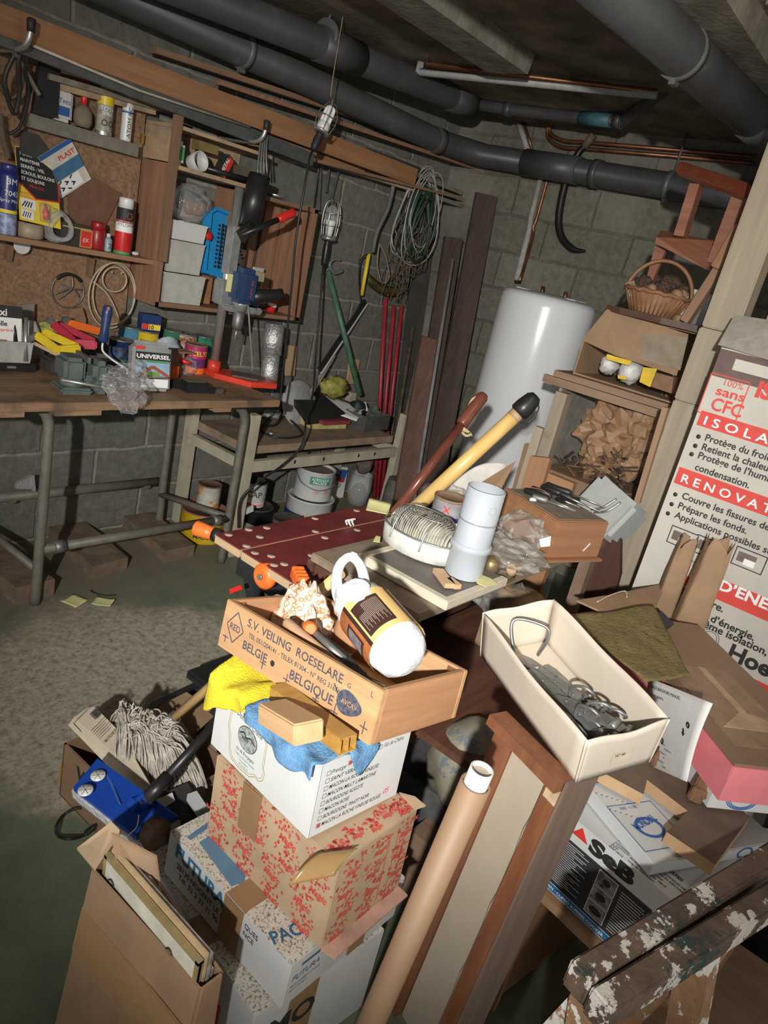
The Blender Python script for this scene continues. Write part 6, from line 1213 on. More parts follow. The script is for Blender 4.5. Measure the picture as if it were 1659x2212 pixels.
# mop with long yellow handle (lies from the floor box over the table)
mA = P(352, 1572, z=.26); mB = P(815, 1165, z=.885); md = (mB-mA).normalized(); mB = P(737, 1237, z=.865); md = (mB-mA).normalized(); mTop = mB
t = thing('cotton_mop', 'cotton string mop in the lettered carton, its ochre handle resting on the table edge', 'mop', frame(mA)); T = t.matrix_world.inverted()
G(wood('mop_handle', (.62, .40, .16), (.75, .52, .23), 'z', 3, rough=.4, bmp=.03), T).cyl(mA+md*.05, mTop, .0125, n=20).build('handle', t)
G(DSTL, T).cyl(mA-md*.01, mA+md*.06, .018, .017).build('ferrule', t); G(BLK, T).lathe([(.02, -.05), (.025, -.02), (.018, .0)], 14, along(mA, mA+md)).build('socket', t)
STRG = plain('mop_cotton', (.50, .45, .385), .95, var=.25, vs=40)
g = G(STRG); rnd = random.Random(2)
for i in range(620):
    u = rnd.random(); a0 = P(262+100*u+rnd.uniform(-8, 8), 1545+50*u+rnd.uniform(-22, 22), z=.265+rnd.uniform(-.02, .03)); side = rnd.random()
    e = P(275+rnd.uniform(0, 150)*1.0, 1655+rnd.uniform(0, 50), z=.19) if side > .35 else P(250+rnd.uniform(0, 90), 1540+rnd.uniform(-10, 60), z=.23)
    e = lerp(P(265, 1675, z=.20), P(435, 1705, z=.18), min(1, max(0, u+rnd.uniform(-.15, .15)))) if side > .3 else lerp(P(248, 1560, z=.23), P(410, 1620, z=.23), min(1, max(0, u+rnd.uniform(-.1, .1))))
    e = e+V((rnd.uniform(-.012, .012), rnd.uniform(-.012, .012), rnd.uniform(-.015, .02))); m_ = lerp(a0, e, .5)+V((rnd.uniform(-.01, .01), rnd.uniform(-.012, .012), .035+rnd.uniform(-.015, .02)))
    g.tube(spline([a0, lerp(a0, m_, .6)+V((0, 0, .012)), lerp(m_, e, .4)+V((rnd.uniform(-.008, .008), 0, .008)), e], 3), .0026, 4)
for i in range(40):
    c = P(275+rnd.uniform(0, 110), 1540+rnd.uniform(0, 50), z=.295); r2_ = rnd.uniform(.008, .018); tl = rnd.uniform(0, 3)
    g.tube([c+V((r2_*math.cos(a_), r2_*math.sin(a_)*math.cos(tl), r2_*math.sin(a_)*math.sin(tl))) for a_ in [2*PI*k/9 for k in range(10)]], .0026, 4)
tag(g.build('mop_strings', None), kind='stuff'); o = D.objects['mop_strings']; o.parent = t; o.location = o.location-t.location
g = G(STRG, T); g.blob(P(330, 1600, z=.22), (.10, .13, .035), .2, 2, 3, 2); g.build('mop_core', t)
yA_p, yT_p = P(880, 1113, z=.785), P(1118, 893, d=2.28); yd = (yT_p-yA_p).normalized()
t = thing('sledge_pole', 'thick yellow wooden pole with a black rubber cap leaning behind the bulkhead lamp', 'tool handle', frame(yA_p)); T = t.matrix_world.inverted()
G(wood('yellow_pole', (.66, .42, .13), (.80, .56, .22), 'z', 3, rough=.35, bmp=.03), T).cyl(yA_p, yT_p, .023, n=22).build('shaft', t); G(PINE, T).cyl(yT_p-yd*.02, yT_p+yd*.004, .0235, n=22).build('raw_end', t)
G(BLK, T).lathe([(.0245, .0), (.031, .006), (.031, .03), (.026, .065), (.016, .078), (.001, .08)], 22, along(yT_p, yT_p+yd)).build('rubber_cap', t); G(BLK, T).tube(spline([yT_p+yd*.075, yT_p+yd*.06+V((0, -.03, -.02)), yT_p+yd*.02+V((0, -.035, -.03)), yT_p+V((0, -.02, -.025))], 5), .0025, 6).build('cap_cord', kid(t, 'rubber_cap'))
# red-brown handle with rope
bA = P(850, 1112, z=.785); bT = P(1043, 856, d=2.45); bd = (bT-bA).normalized(); t = thing('broomstick', 'red-brown broom handle with a rope loop leaning behind the yellow one', 'broom handle', frame(bA)); T = t.matrix_world.inverted(); BH = plain('brown_handle_paint', (.17, .055, .035), .25, var=.1)
G(BH, T).cyl(bA, bT-bd*.13, .016, n=16).build('shaft', t); G(BH, T).lathe([(.017, 0), (.021, .006), (.021, .125), (.015, .137), (.001, .14)], 16, along(bT-bd*.13, bT)).build('grip', t)
g = G(plain('sisal', (.55, .42, .24), .9), T); rp = bT-bd*.02
for k in range(2): g.tube(spline([rp+V((0, 0, .015)), rp+V((-.02, .016, .0-.01*k)), rp+V((-.03, .02, -.05)), rp-bd*.09+V((-.02, -.0, -.02+.01*k)), rp-bd*.09+V((0, -.03, -.03))], 5), .0045, 6)
g.tube(spline([rp-bd*.09+V((-.01, .0, -.03)), rp-bd*.09+V((.0, -.02, -.045)), rp-bd*.09+V((.01, -.035, -.035))], 4), [.005]*8+[.009], 6); g.build('rope', t)
# tin, mug, bags and clutter behind the pipe
tp = P(950, 1170, z=tz0); t = tin('small paint tin with brown lid and a purple band, behind the bulkhead lamp', V((1.72, P(955, 1150, x=1.72).y, tz0)), .047, .115, plain('tin_white', (.50, .50, .52), .4, metal=.2), [(.05, .62, plain('purple_band', (.05, .035, .22), .4))], [('X', -35, .70, .022, RINK), ('ara', -35, .60, .012, INK)], lid=plain('tin_lid_brown', (.27, .17, .12), .5), rz=-30)
M = frame(V((1.60, P(985, 1180, x=1.60).y, tz0)), 150); t = thing('white_mug', 'white mug handle showing behind the grey pipe', 'mug', M); G(WHT).lathe([(.03, 0), (.038, .005), (.038, .09), (.035, .09), (.034, .006)], 24, cap=False).build('mug_body', t); G(WHT).tube(arc((.036, 0, .05), .03, -90, 90, 14, X3, Z3), .005, 8).build('mug_handle', t)
one(G(plain('mouse_black', (.02, .02, .02), .4)).blob(P(918, 1118, z=tz0+.02), (.03, .02, .015), .2, 2, 2, 1), 'black_plug', 'small black plug between the poles and the paint tin', 'plug')
WRP = plain('foam_white', (.52, .50, .46), .7, var=.1, vs=20)
g = G(WRP).grid(lambda u, v: P(960+130*u, 1065-60*u+45*v-25*math.sin(u*3), x=1.95+.1*u)+V((0, 0, .01*math.sin(v*6))), 10, 6, .006); one(g, 'foam_sheet', 'curled white foam sheet behind the grey pipe', 'foam')
one(G(KRAFT).plate([P(1010, 1060, x=1.97), P(1112, 997, x=2.02), P(1080, 1060, x=1.97), P(1050, 1075, x=1.95)], .005, (1, 0, 0)), 'cardboard_flap', 'brown cardboard flap on the foam sheet', 'cardboard')
FILM2 = clear('wrap_film', (.8, .78, .74), .12, .09, (.93, .92, .90), .8, wr=14)
def fbag(lab, c, sz, seed, mat=FILM2):
    g = G(mat); g.blob(c, sz, .30, 2.2, 3, seed, facet=1)
    for v in g.bm.verts: v.co += (v.co-V(c)).normalized()*(.012*noise.noise(v.co*26))
    for f in g.bm.faces: f.smooth = False
    return one(g, 'clear_bag', lab, 'bag')
fbag('crumpled clear bag in front of the screwdriver drawer, upper one', P(1125, 1145, x=1.80), (.05, .075, .05), 3)
fbag('clear bag of fittings under the upper bag, by the grey pipe', P(1105, 1195, x=1.68), (.07, .09, .035), 5)
fbag('clear wrapped roll behind the grey pipe', P(980, 1075, x=1.95), (.05, .06, .035), 7)
one(G(GLASSY).cyl(P(922, 1058, x=2.0), P(975, 1095, x=1.95), .025), 'clear_bottle', 'clear plastic bottle lying by the yellow handle', 'bottle')
one(G(PAPER).plate([P(1165, 1165, x=1.79), P(1190, 1158, x=1.79), P(1188, 1180, x=1.79), P(1168, 1182, x=1.79)], .001, (1, 0, 0)), 'paper_tag', 'white paper tag on the clear bag by the drawer', 'tag')
t = thing('scissors', 'old scissors and cord on the table edge right of the grey pipe', 'scissors', frame(P(1085, 1245, z=tz0+.003))); T = t.matrix_world.inverted()
for (u, v) in ((1070, 1228), (1078, 1250)): G(DSTL, T).tube([P(u, v, z=tz0+.012)+V((.02*math.cos(a_), .013*math.sin(a_), 0)) for a_ in [2*PI*i/16 for i in range(16)]], .004, 6, True).build('handle_loop', t)
G(STL, T).bar(P(1080, 1232, z=tz0+.012), P(1128, 1240, z=tz0+.012), .012, .004).build('blade', t)
one(G(plain('tan_scrap', (.50, .34, .18), .6)).bar(P(1098, 1212, z=tz0+.02), P(1125, 1230, z=tz0+.01), .02, .008), 'wood_scrap', 'tan wood scrap beside the scissors', 'scrap')
one(G(plain('tan_cork', (.45, .30, .18), .7)).cyl(P(1105, 1240, z=tz0), P(1105, 1228, z=tz0+.03), .013), 'cork', 'tan cork standing at the table edge by the scissors', 'cork')
one(G(plain('brass_ball', (.28, .20, .10), .4, metal=.6)).blob(P(1062, 1220, z=tz0+.03), (.025, .025, .025), .1, 2, 3, 1), 'brass_ball', 'dull brass knob at the foot of the clear bags', 'knob')
hang('dark cord looped at the table edge by the pipe', [P(1045, 1215, z=tz0+.01), P(1060, 1250, z=tz0+.01), P(1090, 1258, z=tz0+.008), P(1110, 1250, z=tz0+.01)], .004, plain('cord_dark', (.09, .07, .05), .8), 'dark_twine', 'cord')
# drawer with screwdrivers
DW2 = wood('drawer_wood', (.27, .125, .06), (.37, .19, .10), 'x', 7, rough=.5); dz = tz0+.012
M = frame((2.035, .832, tz0+.001), -21.1); t = thing('drawer_box_unit', 'upturned brown wooden drawer carrying the screwdrivers', 'drawer', M)
G(DW2).box((0, 0, .066), (.207, .259, .115), .004).build('drawer_box', t); G(plain('dusty_panel', (.22, .18, .14), .7, var=.15)).box((.0, 0, .1245), (.18, .235, .002)).build('bottom_panel', t); G(DW2).box((-.0, -.005, .004), (.22, .28, .008), .002).build('base_strip', t); G(WHT).bar((.03, -.1305, .03), (.05, -.1305, .055), .004, .002).build('paint_mark', kid(t, 'drawer_box'))
rnd = random.Random(4); TL = M
for i, (x0, y0, a_, L, hl, lab) in enumerate([(-.06, .085, -62, .17, .085, 'black screwdriver with long round handle on drawer, leftmost'), (-.02, .10, -58, .16, .07, 'black screwdriver second from left on drawer'), (.01, .09, -66, .15, .07, 'black screwdriver in the middle of drawer'), (.045, .11, -60, .2, .09, 'slim black screwdriver with thick grip on drawer'), (.06, .10, -70, .18, .08, 'black screwdriver at the back of drawer'), (-.075, .03, -48, .13, .05, 'small steel bradawl at the drawer front')]):
    Mi = TL @ frame((x0, y0, .1365+.012*(i in (2, 3))), a_); tt_ = thing('screwdriver', lab, 'screwdriver', Mi, 'screwdrivers on the drawer')
    G(BLK if i < 5 else DSTL).lathe([(.006, 0), (.0105, .006), (.0095, hl*.5), (.0105, hl*.85), (.006, hl)], 12, axes((0, 0, 0), Y3, Z3)).build('handle', tt_); G(STL).cyl((hl, 0, 0), (L, 0, -.006), .0028).build('shank', tt_)
one(G(PAPER).lathe([(.014, 0), (.015, .004), (.013, .008), (.001, .009)], 18, TL @ frame((-.075, .02, .126)), sy=.5), 'white_tag', 'small oval white tag among the screwdrivers', 'tag')
one(G(BLK).box((.03, .06, .136), (.12, .02, .02), .004, None) if 0 else G(BLK, TL).box((.055, .01, .135), (.10, .016, .018), .004), 'black_bar', 'flat black tool at the right of the screwdrivers', 'tool')
hang('thin red wire across the screwdrivers', [TL @ V((-.09, .07, .15)), TL @ V((-.05, .05, .155)), TL @ V((-.02, .04, .15)), TL @ V((-.01, .02, .14))], .0012, plain('red_wire', (.35, .15, .1), .5), 'wire', 'wire')
# woven basket in film under the table edge, camouflage bag
c = P(1122, 1306, z=.675); one(G(SWD).box((c.x+.03, c.y, (.515+c.z-.056)/2), (.16, .16, c.z-.056-.515)), 'small_crate', 'small dark crate under the straw basket', 'crate')
t = thing('straw_basket', 'pale woven straw basket wrapped in film below the table edge', 'basket', frame(c)); STR = plain('straw', (.45, .30, .17), .7, var=.15, vs=50); G(STR).lathe([(.062, -.055), (.070, -.01), (.073, .03), (.056, .042), (.001, .044)], 32).build('basket_body', t); g = G(INK)
for k in range(9):
    for j in range(2): a_ = rad(-160+10*k); g.box((.072*math.cos(a_), .072*math.sin(a_), .0-.018*j+.01), (.008, .008, .005))
g.build('hole_pattern', kid(t, 'basket_body'))
fbag('clear film wrapped round the straw basket', c+V((-.01, .02, -.01)), (.10, .10, .065), 11)
CAMO = plain('camouflage', (.30, .27, .20), .8, c2=(.13, .15, .17), thr=(.5, 7, .03), var=.2, vs=6)
c = P(1025, 1605, x=1.45); g = G(CAMO).blob(V((c.x, c.y, c.z-.06)), (.10, .10, .13), .2, 1.6, 3, 5); one(g, 'camouflage_bag', 'camouflage cloth bag behind the wine carton', 'bag')
g = G(plain('grey_slab', (.10, .10, .105), .7, var=.2)); c = P(930, 1680, z=.30); g.box((c.x+.1, c.y+.02, .15), (.28, .20, .30)); one(g, 'grey_case', 'dark grey case standing on floor behind the boxes', 'case')
g = G(SWD); c = P(905, 1760, z=.22); g.box((c.x+.05, c.y-.06, .11), (.22, .08, .22)); one(g, 'dark_beam', 'dark beam end on the floor behind the patterned carton', 'beam')
# ================================================================== FRONT STACK OF CARTONS
NX, NY = V((-1, 0, 0)), V((0, -1, 0))
CWH = plain('white_carton_board', (.60, .615, .61), .5, var=.03, vs=6)
DIRTW = plain('soiled_white_carton', (.56, .53, .46), .8, var=.06, vs=8, c2=(.20, .14, .09), thr=(.525, 210, .05))
CLEANW = plain('carton_side_white', (.50, .51, .50), .6, var=.06, vs=6)
TAPE = plain('brown_tape', (.28, .17, .085), .32, var=.08, vs=6)
REDP = plain('red_print', (.55, .075, .05), .7, var=.1)
def carton(name, label, M, sx, sy, h, top, side, cat='carton'):
    t = thing(name, label, cat, M)
    g = G(side); g.box((0, 0, h/2), (sx, sy, h), .002); g.m(top).box((0, 0, h-.0006), (sx-.003, sy-.003, .002)); return t, g
# face helpers: W face looks to -x (reading direction -y), S face looks to -y (reading direction +x)
# ---- lowest big carton
pA, pF, pR = P(303, 1822, z=.235), P(534, 2165, z=.235), P(833, 2039, z=.235)
yw = math.degrees(math.atan2((pR-pF).y, (pR-pF).x)); ly = (pA-pF).length; lx = (pR-pF).length+.02
cen = pF+(pA-pF)/2+(pR-pF).normalized()*lx/2; M = frame((cen.x, cen.y, 0), math.degrees(math.atan2((pA-pF).y, (pA-pF).x))-90)
t, g = carton('big_carton', 'large soiled white carton at the bottom of the front stack', M, lx, ly, .235, DIRTW, CLEANW)
hx, hy = lx/2, ly/2
g.m(TAPE).quad((-hx, .02, .0), EY, Z3, .07, .234, .0009).quad((-hx, .02-.07, .2353), X3, Y3, lx, .07, .0003)
g.m(TAPE).quad((-.08, -hy, .0), X3, Z3, .07, .234, .0009)
g.m(INK).text('CD', (-hx, hy-.16, .13), EY, Z3, .06, None, 'l', 0, .03, off=.0012)
for k in range(3): g.m(INK).quad((-hx, -.07, .10-.045*k), EY, Z3, .034, .038, .001).m(WINK).quad((-hx, -.078, .108-.045*k), EY, Z3, .018, .022, .0014).m(RINK).quad((-hx, -.11, .10-.05*k), EY, Z3, .012, .05, .001)
g.m(INK).text('MO', (-.15+.03, -hy, .13), X3, Z3, .05, None, 'l', 0, .03, off=.0012)
g.build('carton_body', t)
# ---- carton with blue star print
fx, fy, fh = .324, .383, .112; M = frame((.966, .720, .2365), -1.8)
t, g = carton('star_carton', 'soiled white carton lettered FUTURA with a blue star, under the patterned one', M, fx, fy, fh, DIRTW, CLEANW)
hx, hy = fx/2, fy/2; SBL = plain('star_blue', (.10, .20, .30), .6, var=.1, vs=12); BLT = plain('blue_lettering', (.03, .12, .22), .6)
zt = fh+.0006
g.m(SBL); g.add([(-hx+.03, hy-.06, zt), (-hx+.012, -.04, zt), (-.0, -.02, zt), (.06, .10, zt), (0, hy-.05, zt)], [(0, 1, 2, 3, 4)])
g.line([(-hx+.018, hy-.04, zt-.0004), (-.0, hy-.02, zt-.0004)], .012, Z3); 
st = []
for k in range(10): a_ = PI/2+PI*k/5; r_ = .045 if k % 2 == 0 else .018; st.append((-hx+.05+r_*math.sin(a_), -.02+r_*math.cos(a_), zt+.0005))
g.m(DIRTW).add(st, [tuple(range(10))])
g.m(BLT).text('FUTURA', (-hx, hy-.03, .072), EY, Z3, .030, .165, 'l', 0, .03, off=.0012); g.m(INK).text('28130 NOGENT LE PHAYE', (-hx, hy-.04, .047), EY, Z3, .0135, .20, 'l', 0, .0, off=.0012).text('T\u00e9l. 33 2 37 31 90 71', (-hx, hy-.05, .026), EY, Z3, .0135, .155, 'l', 0, .0, off=.0012)
g.text('QUES', (-hx, -.065, .085), EY, Z3, .011, off=.0012).text('NCE', (-hx, -.065, .066), EY, Z3, .011, off=.0012)
g.m(TAPE).quad((-hx, .0, .0), EY, Z3, .058, fh, .0016).quad((-hx, -.058, fh), X3, Y3, fx, .058, .0012)
g.m(BLT).text('PACK', (-hx+.03, -hy+.045, zt), X3, Y3, .026, .085, off=.0004, bold=.03) if 0 else g.m(BLT).text('PACK', (-hx+.002, -hy+.05, zt), (.75, -.2, 0), (.2, .75, 0), .026, .085, off=.0004, bold=.02)
g.text('HEALTH', (-hx, -hy+.016, .006), Z3, (0, 1, 0), .026, .105, off=-.0014, bold=.02)
g.m(BLT).quad((-hx+.03, -hy, .088), X3, Z3, .075, .006, .0012).text('FUTURA', (-hx+.012, -hy, .060), X3, Z3, .013, .07, off=.0012, shear=.2); g.m(INK).text('NUTRITION', (-hx+.085, -hy, .075), X3, Z3, .004, off=.0012).text('28130 NOGENT LE PHAYE', (-hx+.012, -hy, .045), X3, Z3, .0045, off=.0012).text('33 2 37 31 90 71', (-hx+.012, -hy, .034), X3, Z3, .0045, off=.0012)
g.m(TAPE).quad((.01, -hy, .0), X3, Z3, .05, fh, .0016)
g.build('carton_body', t)
# ---- brown carton with red prints
rx_, ry_, rh = .223, .349, .203; M = frame((.972, .690, .351), -1.4, -1.6, -1.2)
t, g = carton('patterned_carton', 'brown carton printed all over with red flowers, taped, under the white wine box', M, rx_, ry_, rh, KRAFTL, KRAFTL)
hx, hy = rx_/2, ry_/2; rnd = random.Random(6); g.m(REDP)
def motif(o, ex, ey, s_):
    ex, ey = V(ex), V(ey); n = ex.cross(ey)
    for k in range(34):
        a_ = rnd.uniform(0, 6.28); d_ = rnd.uniform(0, 1)**.6*s_*1.25; c = V(o)+ex*d_*math.cos(a_)*1.3+ey*d_*math.sin(a_)*.75+n*.0011; w_ = rnd.uniform(.0018, .0045); b_ = rnd.uniform(0, 3)
        g.add([c+ex*w_*math.cos(b_+q_*1.2566)*rnd.uniform(.5, 1.2)+ey*w_*math.sin(b_+q_*1.2566)*rnd.uniform(.5, 1.2) for q_ in range(5)], [(0, 1, 2, 3, 4)])
    g.text('Magic', V(o)-ex*s_*.9-ey*s_*1.35, ex, ey, s_*.62, None, 'l', .3, .03, off=.0012)
for j in range(5):
    for i in range(4):
        q_ = hy-.035-.085*j+.02*(i % 2); zq = .03+.05*i
        if not (-.035 < q_-.06 < .035 and 0): (q_ > -hy+.02) and motif((-hx, q_-.012*i, zq), EY, Z3, .022)
for j in range(3):
    for i in range(4): motif((-hx+.035+.075*j+.01*(i % 2), -hy, .03+.05*i), X3, Z3, .020)
for i in range(5): motif((-hx+.02+.0, hy-.04-.07*i, rh), X3, Y3, .016); motif((hx-.03, hy-.04-.07*i, rh), X3, Y3, .018); motif((-.08+.042*i, -hy+.03+.01*(i % 2), rh), X3, Y3, .014)
for x in (.035, .06, .085): g.m(REDP).line([(x, -hy, .02), (x, -hy, rh-.02)], .0022, NY, .0011)
g.m(TAPE).quad((-hx, .085, rh-.11), EY, Z3, .055, .11, .002).quad((-hx, .03, rh), X3, Y3, rx_, .055, .0015)
g.build('carton_body', t)
TP2 = clear('clear_brown_tape', (.42, .28, .12), .12, .55, (.80, .66, .42), .9)
MI_ = M.inverted(); dF = ((M @ V((-hx, -hy, rh)))-CAM).dot(CF); tq = [MI_ @ P(u, v, d=dF+k) for u, v, k in ((690, 1843, .0), (772, 1833, .02), (722, 1893, -.012), (622, 1914, -.03))]
G(TP2).grid(lambda u, v: lerp(lerp(tq[0], tq[1], u), lerp(tq[3], tq[2], u), v)+V((0, 0, .010*math.sin(v*3))), 8, 12, .001).build('loose_tape', kid(t, 'carton_body'))
for (b4, t4_) in [(((-hx, -hy, -.001), (hx, -hy, -.001), (hx, -hy-.026, -.003), (-hx+.01, -hy-.028, -.004)), None)]:
    g = G(plain('pinkish_flap', (.44, .26, .20), .75, var=.2, vs=12)); g.plate(b4, .004, Z3); g.build('bottom_flap', kid(t, 'carton_body'))
G(KRAFTL).plate([(hx-.01, -hy, rh+.001), (hx, -hy+.05, rh+.001), (hx+.012, -hy+.02, rh+.006), (hx+.006, -hy-.012, rh+.010)], .003, Z3).build('torn_flap', kid(t, 'carton_body'))
# ---- white wine carton
wx, wy, wh = .231, .318, .154; M = frame((.972, .740, .552), -6, -3.2, 1.2)
t, g = carton('wine_carton', 'white wine carton with a gold-framed estate crest and a tick list', M, wx, wy, wh, CWH, CWH)
hx, hy = wx/2, wy/2
GOLD = plain('gold_print', (.42, .30, .12), .5, var=0)
cy_, cz_ = .045, .078
def crest(k): return [V((-hx, cy_-k*yy, cz_+k*zz)) for yy, zz in [(-.055, .035), (-.045, .052), (-.036, .050), (-.030, .062), (-.015, .066), (-.008, .058), (.015, .058), (.035, .052), (.045, .035), (.052, .022), (.052, -.02), (.058, -.03), (.055, -.045), (.045, -.052), (.035, -.05), (.02, -.060), (-.01, -.062), (-.035, -.058), (-.045, -.045), (-.05, -.02), (-.058, .0), (-.055, .035)]]
g.m(GOLD).line(crest(1.12), .0016, NX, .0006).line(crest(1.04), .001, NX, .0006)
g.m(INK).text('Domaine Ch\u00eane', (-hx, cy_+.043, .112), (0, -1, -.10), (0, -.10, 1), .0125, .085, 'l', .35, -.003)
def oval(ry, rz, mat, off): g.m(mat).add([V((-hx-off, cy_-ry*math.cos(2*PI*i/32), cz_+.002+rz*math.sin(2*PI*i/32))) for i in range(32)], [tuple(range(32))])
oval(.031, .026, INK, .0006); oval(.0295, .0245, plain('engraving_grey', (.34, .37, .36), .6, var=.35, vs=120), .0009)
g.m(INK).line([(-hx, cy_+.024, cz_+.006), (-hx, cy_+.012, cz_+.012), (-hx, cy_+.004, cz_+.004), (-hx, cy_-.010, cz_+.010), (-hx, cy_-.024, cz_+.002)], .003, NX, .0012)
for k in range(5): g.quad((-hx, cy_+.016-.004*k, cz_-.004), EY, Z3, .0022, .008, .0012)
g.text('Vin de Bourgogne', (-hx, cy_, .043), EY, Z3, .007, .058, 'c', .3)
for k, (s_, h_) in enumerate([('71960 La Roche Vineuse', .0045), ('Propri\u00e9taire', .004), ('T\u00e9l. 03 85 37', .004)]): g.m(GINK).text(s_, (-hx, cy_, .033-.008*k), EY, Z3, h_, None, 'c')
# list on the right face
rows = ['SAINT VERAN', 'MACON LA ROCHE VINEUSE', 'MACON MILLY LAMARTINE', 'BOURGOGNE ALIGOTE', 'MACON ROS\u00c9', 'BOURGOGNE  PINOT NOIR', 'MACON LA ROCHE VINEUSE ROUGE']; wd_ = [.070, .125, .122, .092, .060, .115, .152]
for i, s_ in enumerate([None]+rows):
    zz = .128-.0158*i; g.m(INK); q_ = (-hx+.016, zz)
    if i: g.text(s_, (-hx+.028, -hy, zz), X3, Z3, .0082, wd_[i-1], 'l', .22, .006)
    else: g.text('Prestige', (-hx+.026, -hy, zz), X3, Z3, .009, .036, 'l', .4, 0).text('Vieille Vigne', (-hx+.078, -hy, zz+.005), X3, Z3, .009, .055, 'l', .4, 0).text('F\u00fbt de Ch\u00eane', (-hx+.155, -hy, zz+.010), X3, Z3, .009, .055, 'l', .4, 0)
    g.line([(q_[0], -hy, q_[1]), (q_[0]+.0085, -hy, q_[1]), (q_[0]+.0085, -hy, q_[1]+.0085), (q_[0], -hy, q_[1]+.0085), (q_[0], -hy, q_[1])], .0008, NY)
    if i in (7,): g.m(RINK).quad((q_[0]+.001, -hy, q_[1]+.001), X3, Z3, .0065, .0065, .0009)
g.m(INK)
for x, z, f_ in ((.066-hx, .132, 1), (.142-hx, .138, 0)):
    g.m(INK).line([(x, -hy, z), (x+.0085, -hy, z), (x+.0085, -hy, z+.0085), (x, -hy, z+.0085), (x, -hy, z)], .0008, NY)
    if f_: g.m(RINK).quad((x+.001, -hy, z+.001), X3, Z3, .0065, .0065, .0009)
g.m(RINK).text('05', (hx-.046, -hy, .022), X3, Z3, .011, None, 'l', .4, 0)
g.m(plain('carton_edge', (.35, .34, .32), .6)).quad((-hx+.0002, -hy-.0004, .0), X3, Z3, .0015, wh, .0004); g.build('carton_body', t)
G(KRAFTL).box((-hx+.010, -hy+.006, wh-.006), (.016, .008, .008)).build('corner_notch', kid(t, 'carton_body'))
WT = M
# ---- cloths, block and trim between carton and crate
def cloth(lab, fn, mat, nu=26, nv=22, name='cloth'): return one(G(mat).grid(fn, nu, nv, .003), name, lab, 'cloth')
YC = plain('yellow_cloth', (.80, .66, .03), .95, var=.1, vs=60, bmp=.5, bs=220); BC = plain('blue_cloth', (.13, .29, .50), .95, var=.15, vs=50, bmp=.5, bs=200)
def wl(x, y, z): return WT @ V((x, y, z))
def ycl(u, v):
    k = v; x = -hx+.10-.115*min(1, k/.55); z = wh+.012 if k < .5 else wh+.012-.165*(k-.5)**1.05*(1-.85*u)
    y = hy-.005-.115*u-.02*k*u+.015*k
    if u < .25 and k < .55: z += .03*(1-u*4)*(.55-k)*2; y += .035*(1-u*4)*(.55-k)*2
    zz = z+.004*math.sin(u*9+k*4)+.006*noise.noise(V((u*5, k*5, 1)))
    if k > .5: x -= .006+.006*math.sin(u*7)
    return wl(x, y, zz)
cloth('yellow cleaning cloth draped over the left top edge of the wine carton', ycl, YC)
def bcl(u, v):
    k = v; y = hy-.12-.20*u; x = -hx+.09-.105*min(1, k/.5); z = wh+.008 if k < .5 else wh+.008-.052*(k-.5)*(.55+.9*math.sin(u*2.6))
    if k > .5: x -= .006+.007*math.sin(u*13)
    return wl(x, y, z+.004*math.sin(u*17+k*5)+.008*noise.noise(V((u*6, k*6, 4))))
cloth('blue cleaning cloth hanging over the front edge of the wine carton', bcl, BC)
def bc2(u, v): return wl(-hx+.06+.07*u, -hy+.05-.058*min(1, v*1.6), wh+.008-(.045*max(0, v-.55)*(2.2*math.sin(u*PI)+.4))+.003*math.sin(u*11))
cloth('second blue cloth corner hanging over the list side of the wine carton', bc2, BC, 14, 12)
PINEB = wood('pine_block_wood', (.50, .30, .145), (.62, .40, .22), 'x', 6, rough=.6)
def orient_plank(lab, a, b, w, h, mat, name, cat, up=(0, 0, 1)):
    o = plank(lab, a, b, w, h, mat, name, None, up); o['category'] = cat; return o
a = wl(-hx+.012, .065, wh+.040); b = wl(-hx-.012, -.085, wh+.028)
q1, q2 = P(630, 1512, d=(a-CAM).dot(CF)), P(700, 1570, d=(b-CAM).dot(CF)-.015)
pbx = orient_plank('short pine block lying on the blue cloth before the crate', P(588, 1535, d=1.27), P(668, 1583, d=1.165), .055, .036, PINEB, 'pine_block', 'wood block', (.0, .0, 1))
BRT = wood('brown_plastic_trim', (.36, .19, .045), (.50, .28, .07), 'x', 10, rough=.35)
a, b = P(600, 1492, d=1.355), P(752, 1608, d=1.20); M3 = along(b, a); L = (a-b).length
t = thing('plastic_trim', 'brown wood-look plastic channel trim under the front edge of the crate', 'trim', M3); g = G(BRT)
for (x, y, w_, h_) in ((0, -.014, .034, .003), (-.0155, 0, .003, .028), (.0155, 0, .003, .028), (0, .013, .034, .003), (0, 0, .003, .026)): g.box((x, y, L/2), (w_, h_, L))
g.build('channel', t)
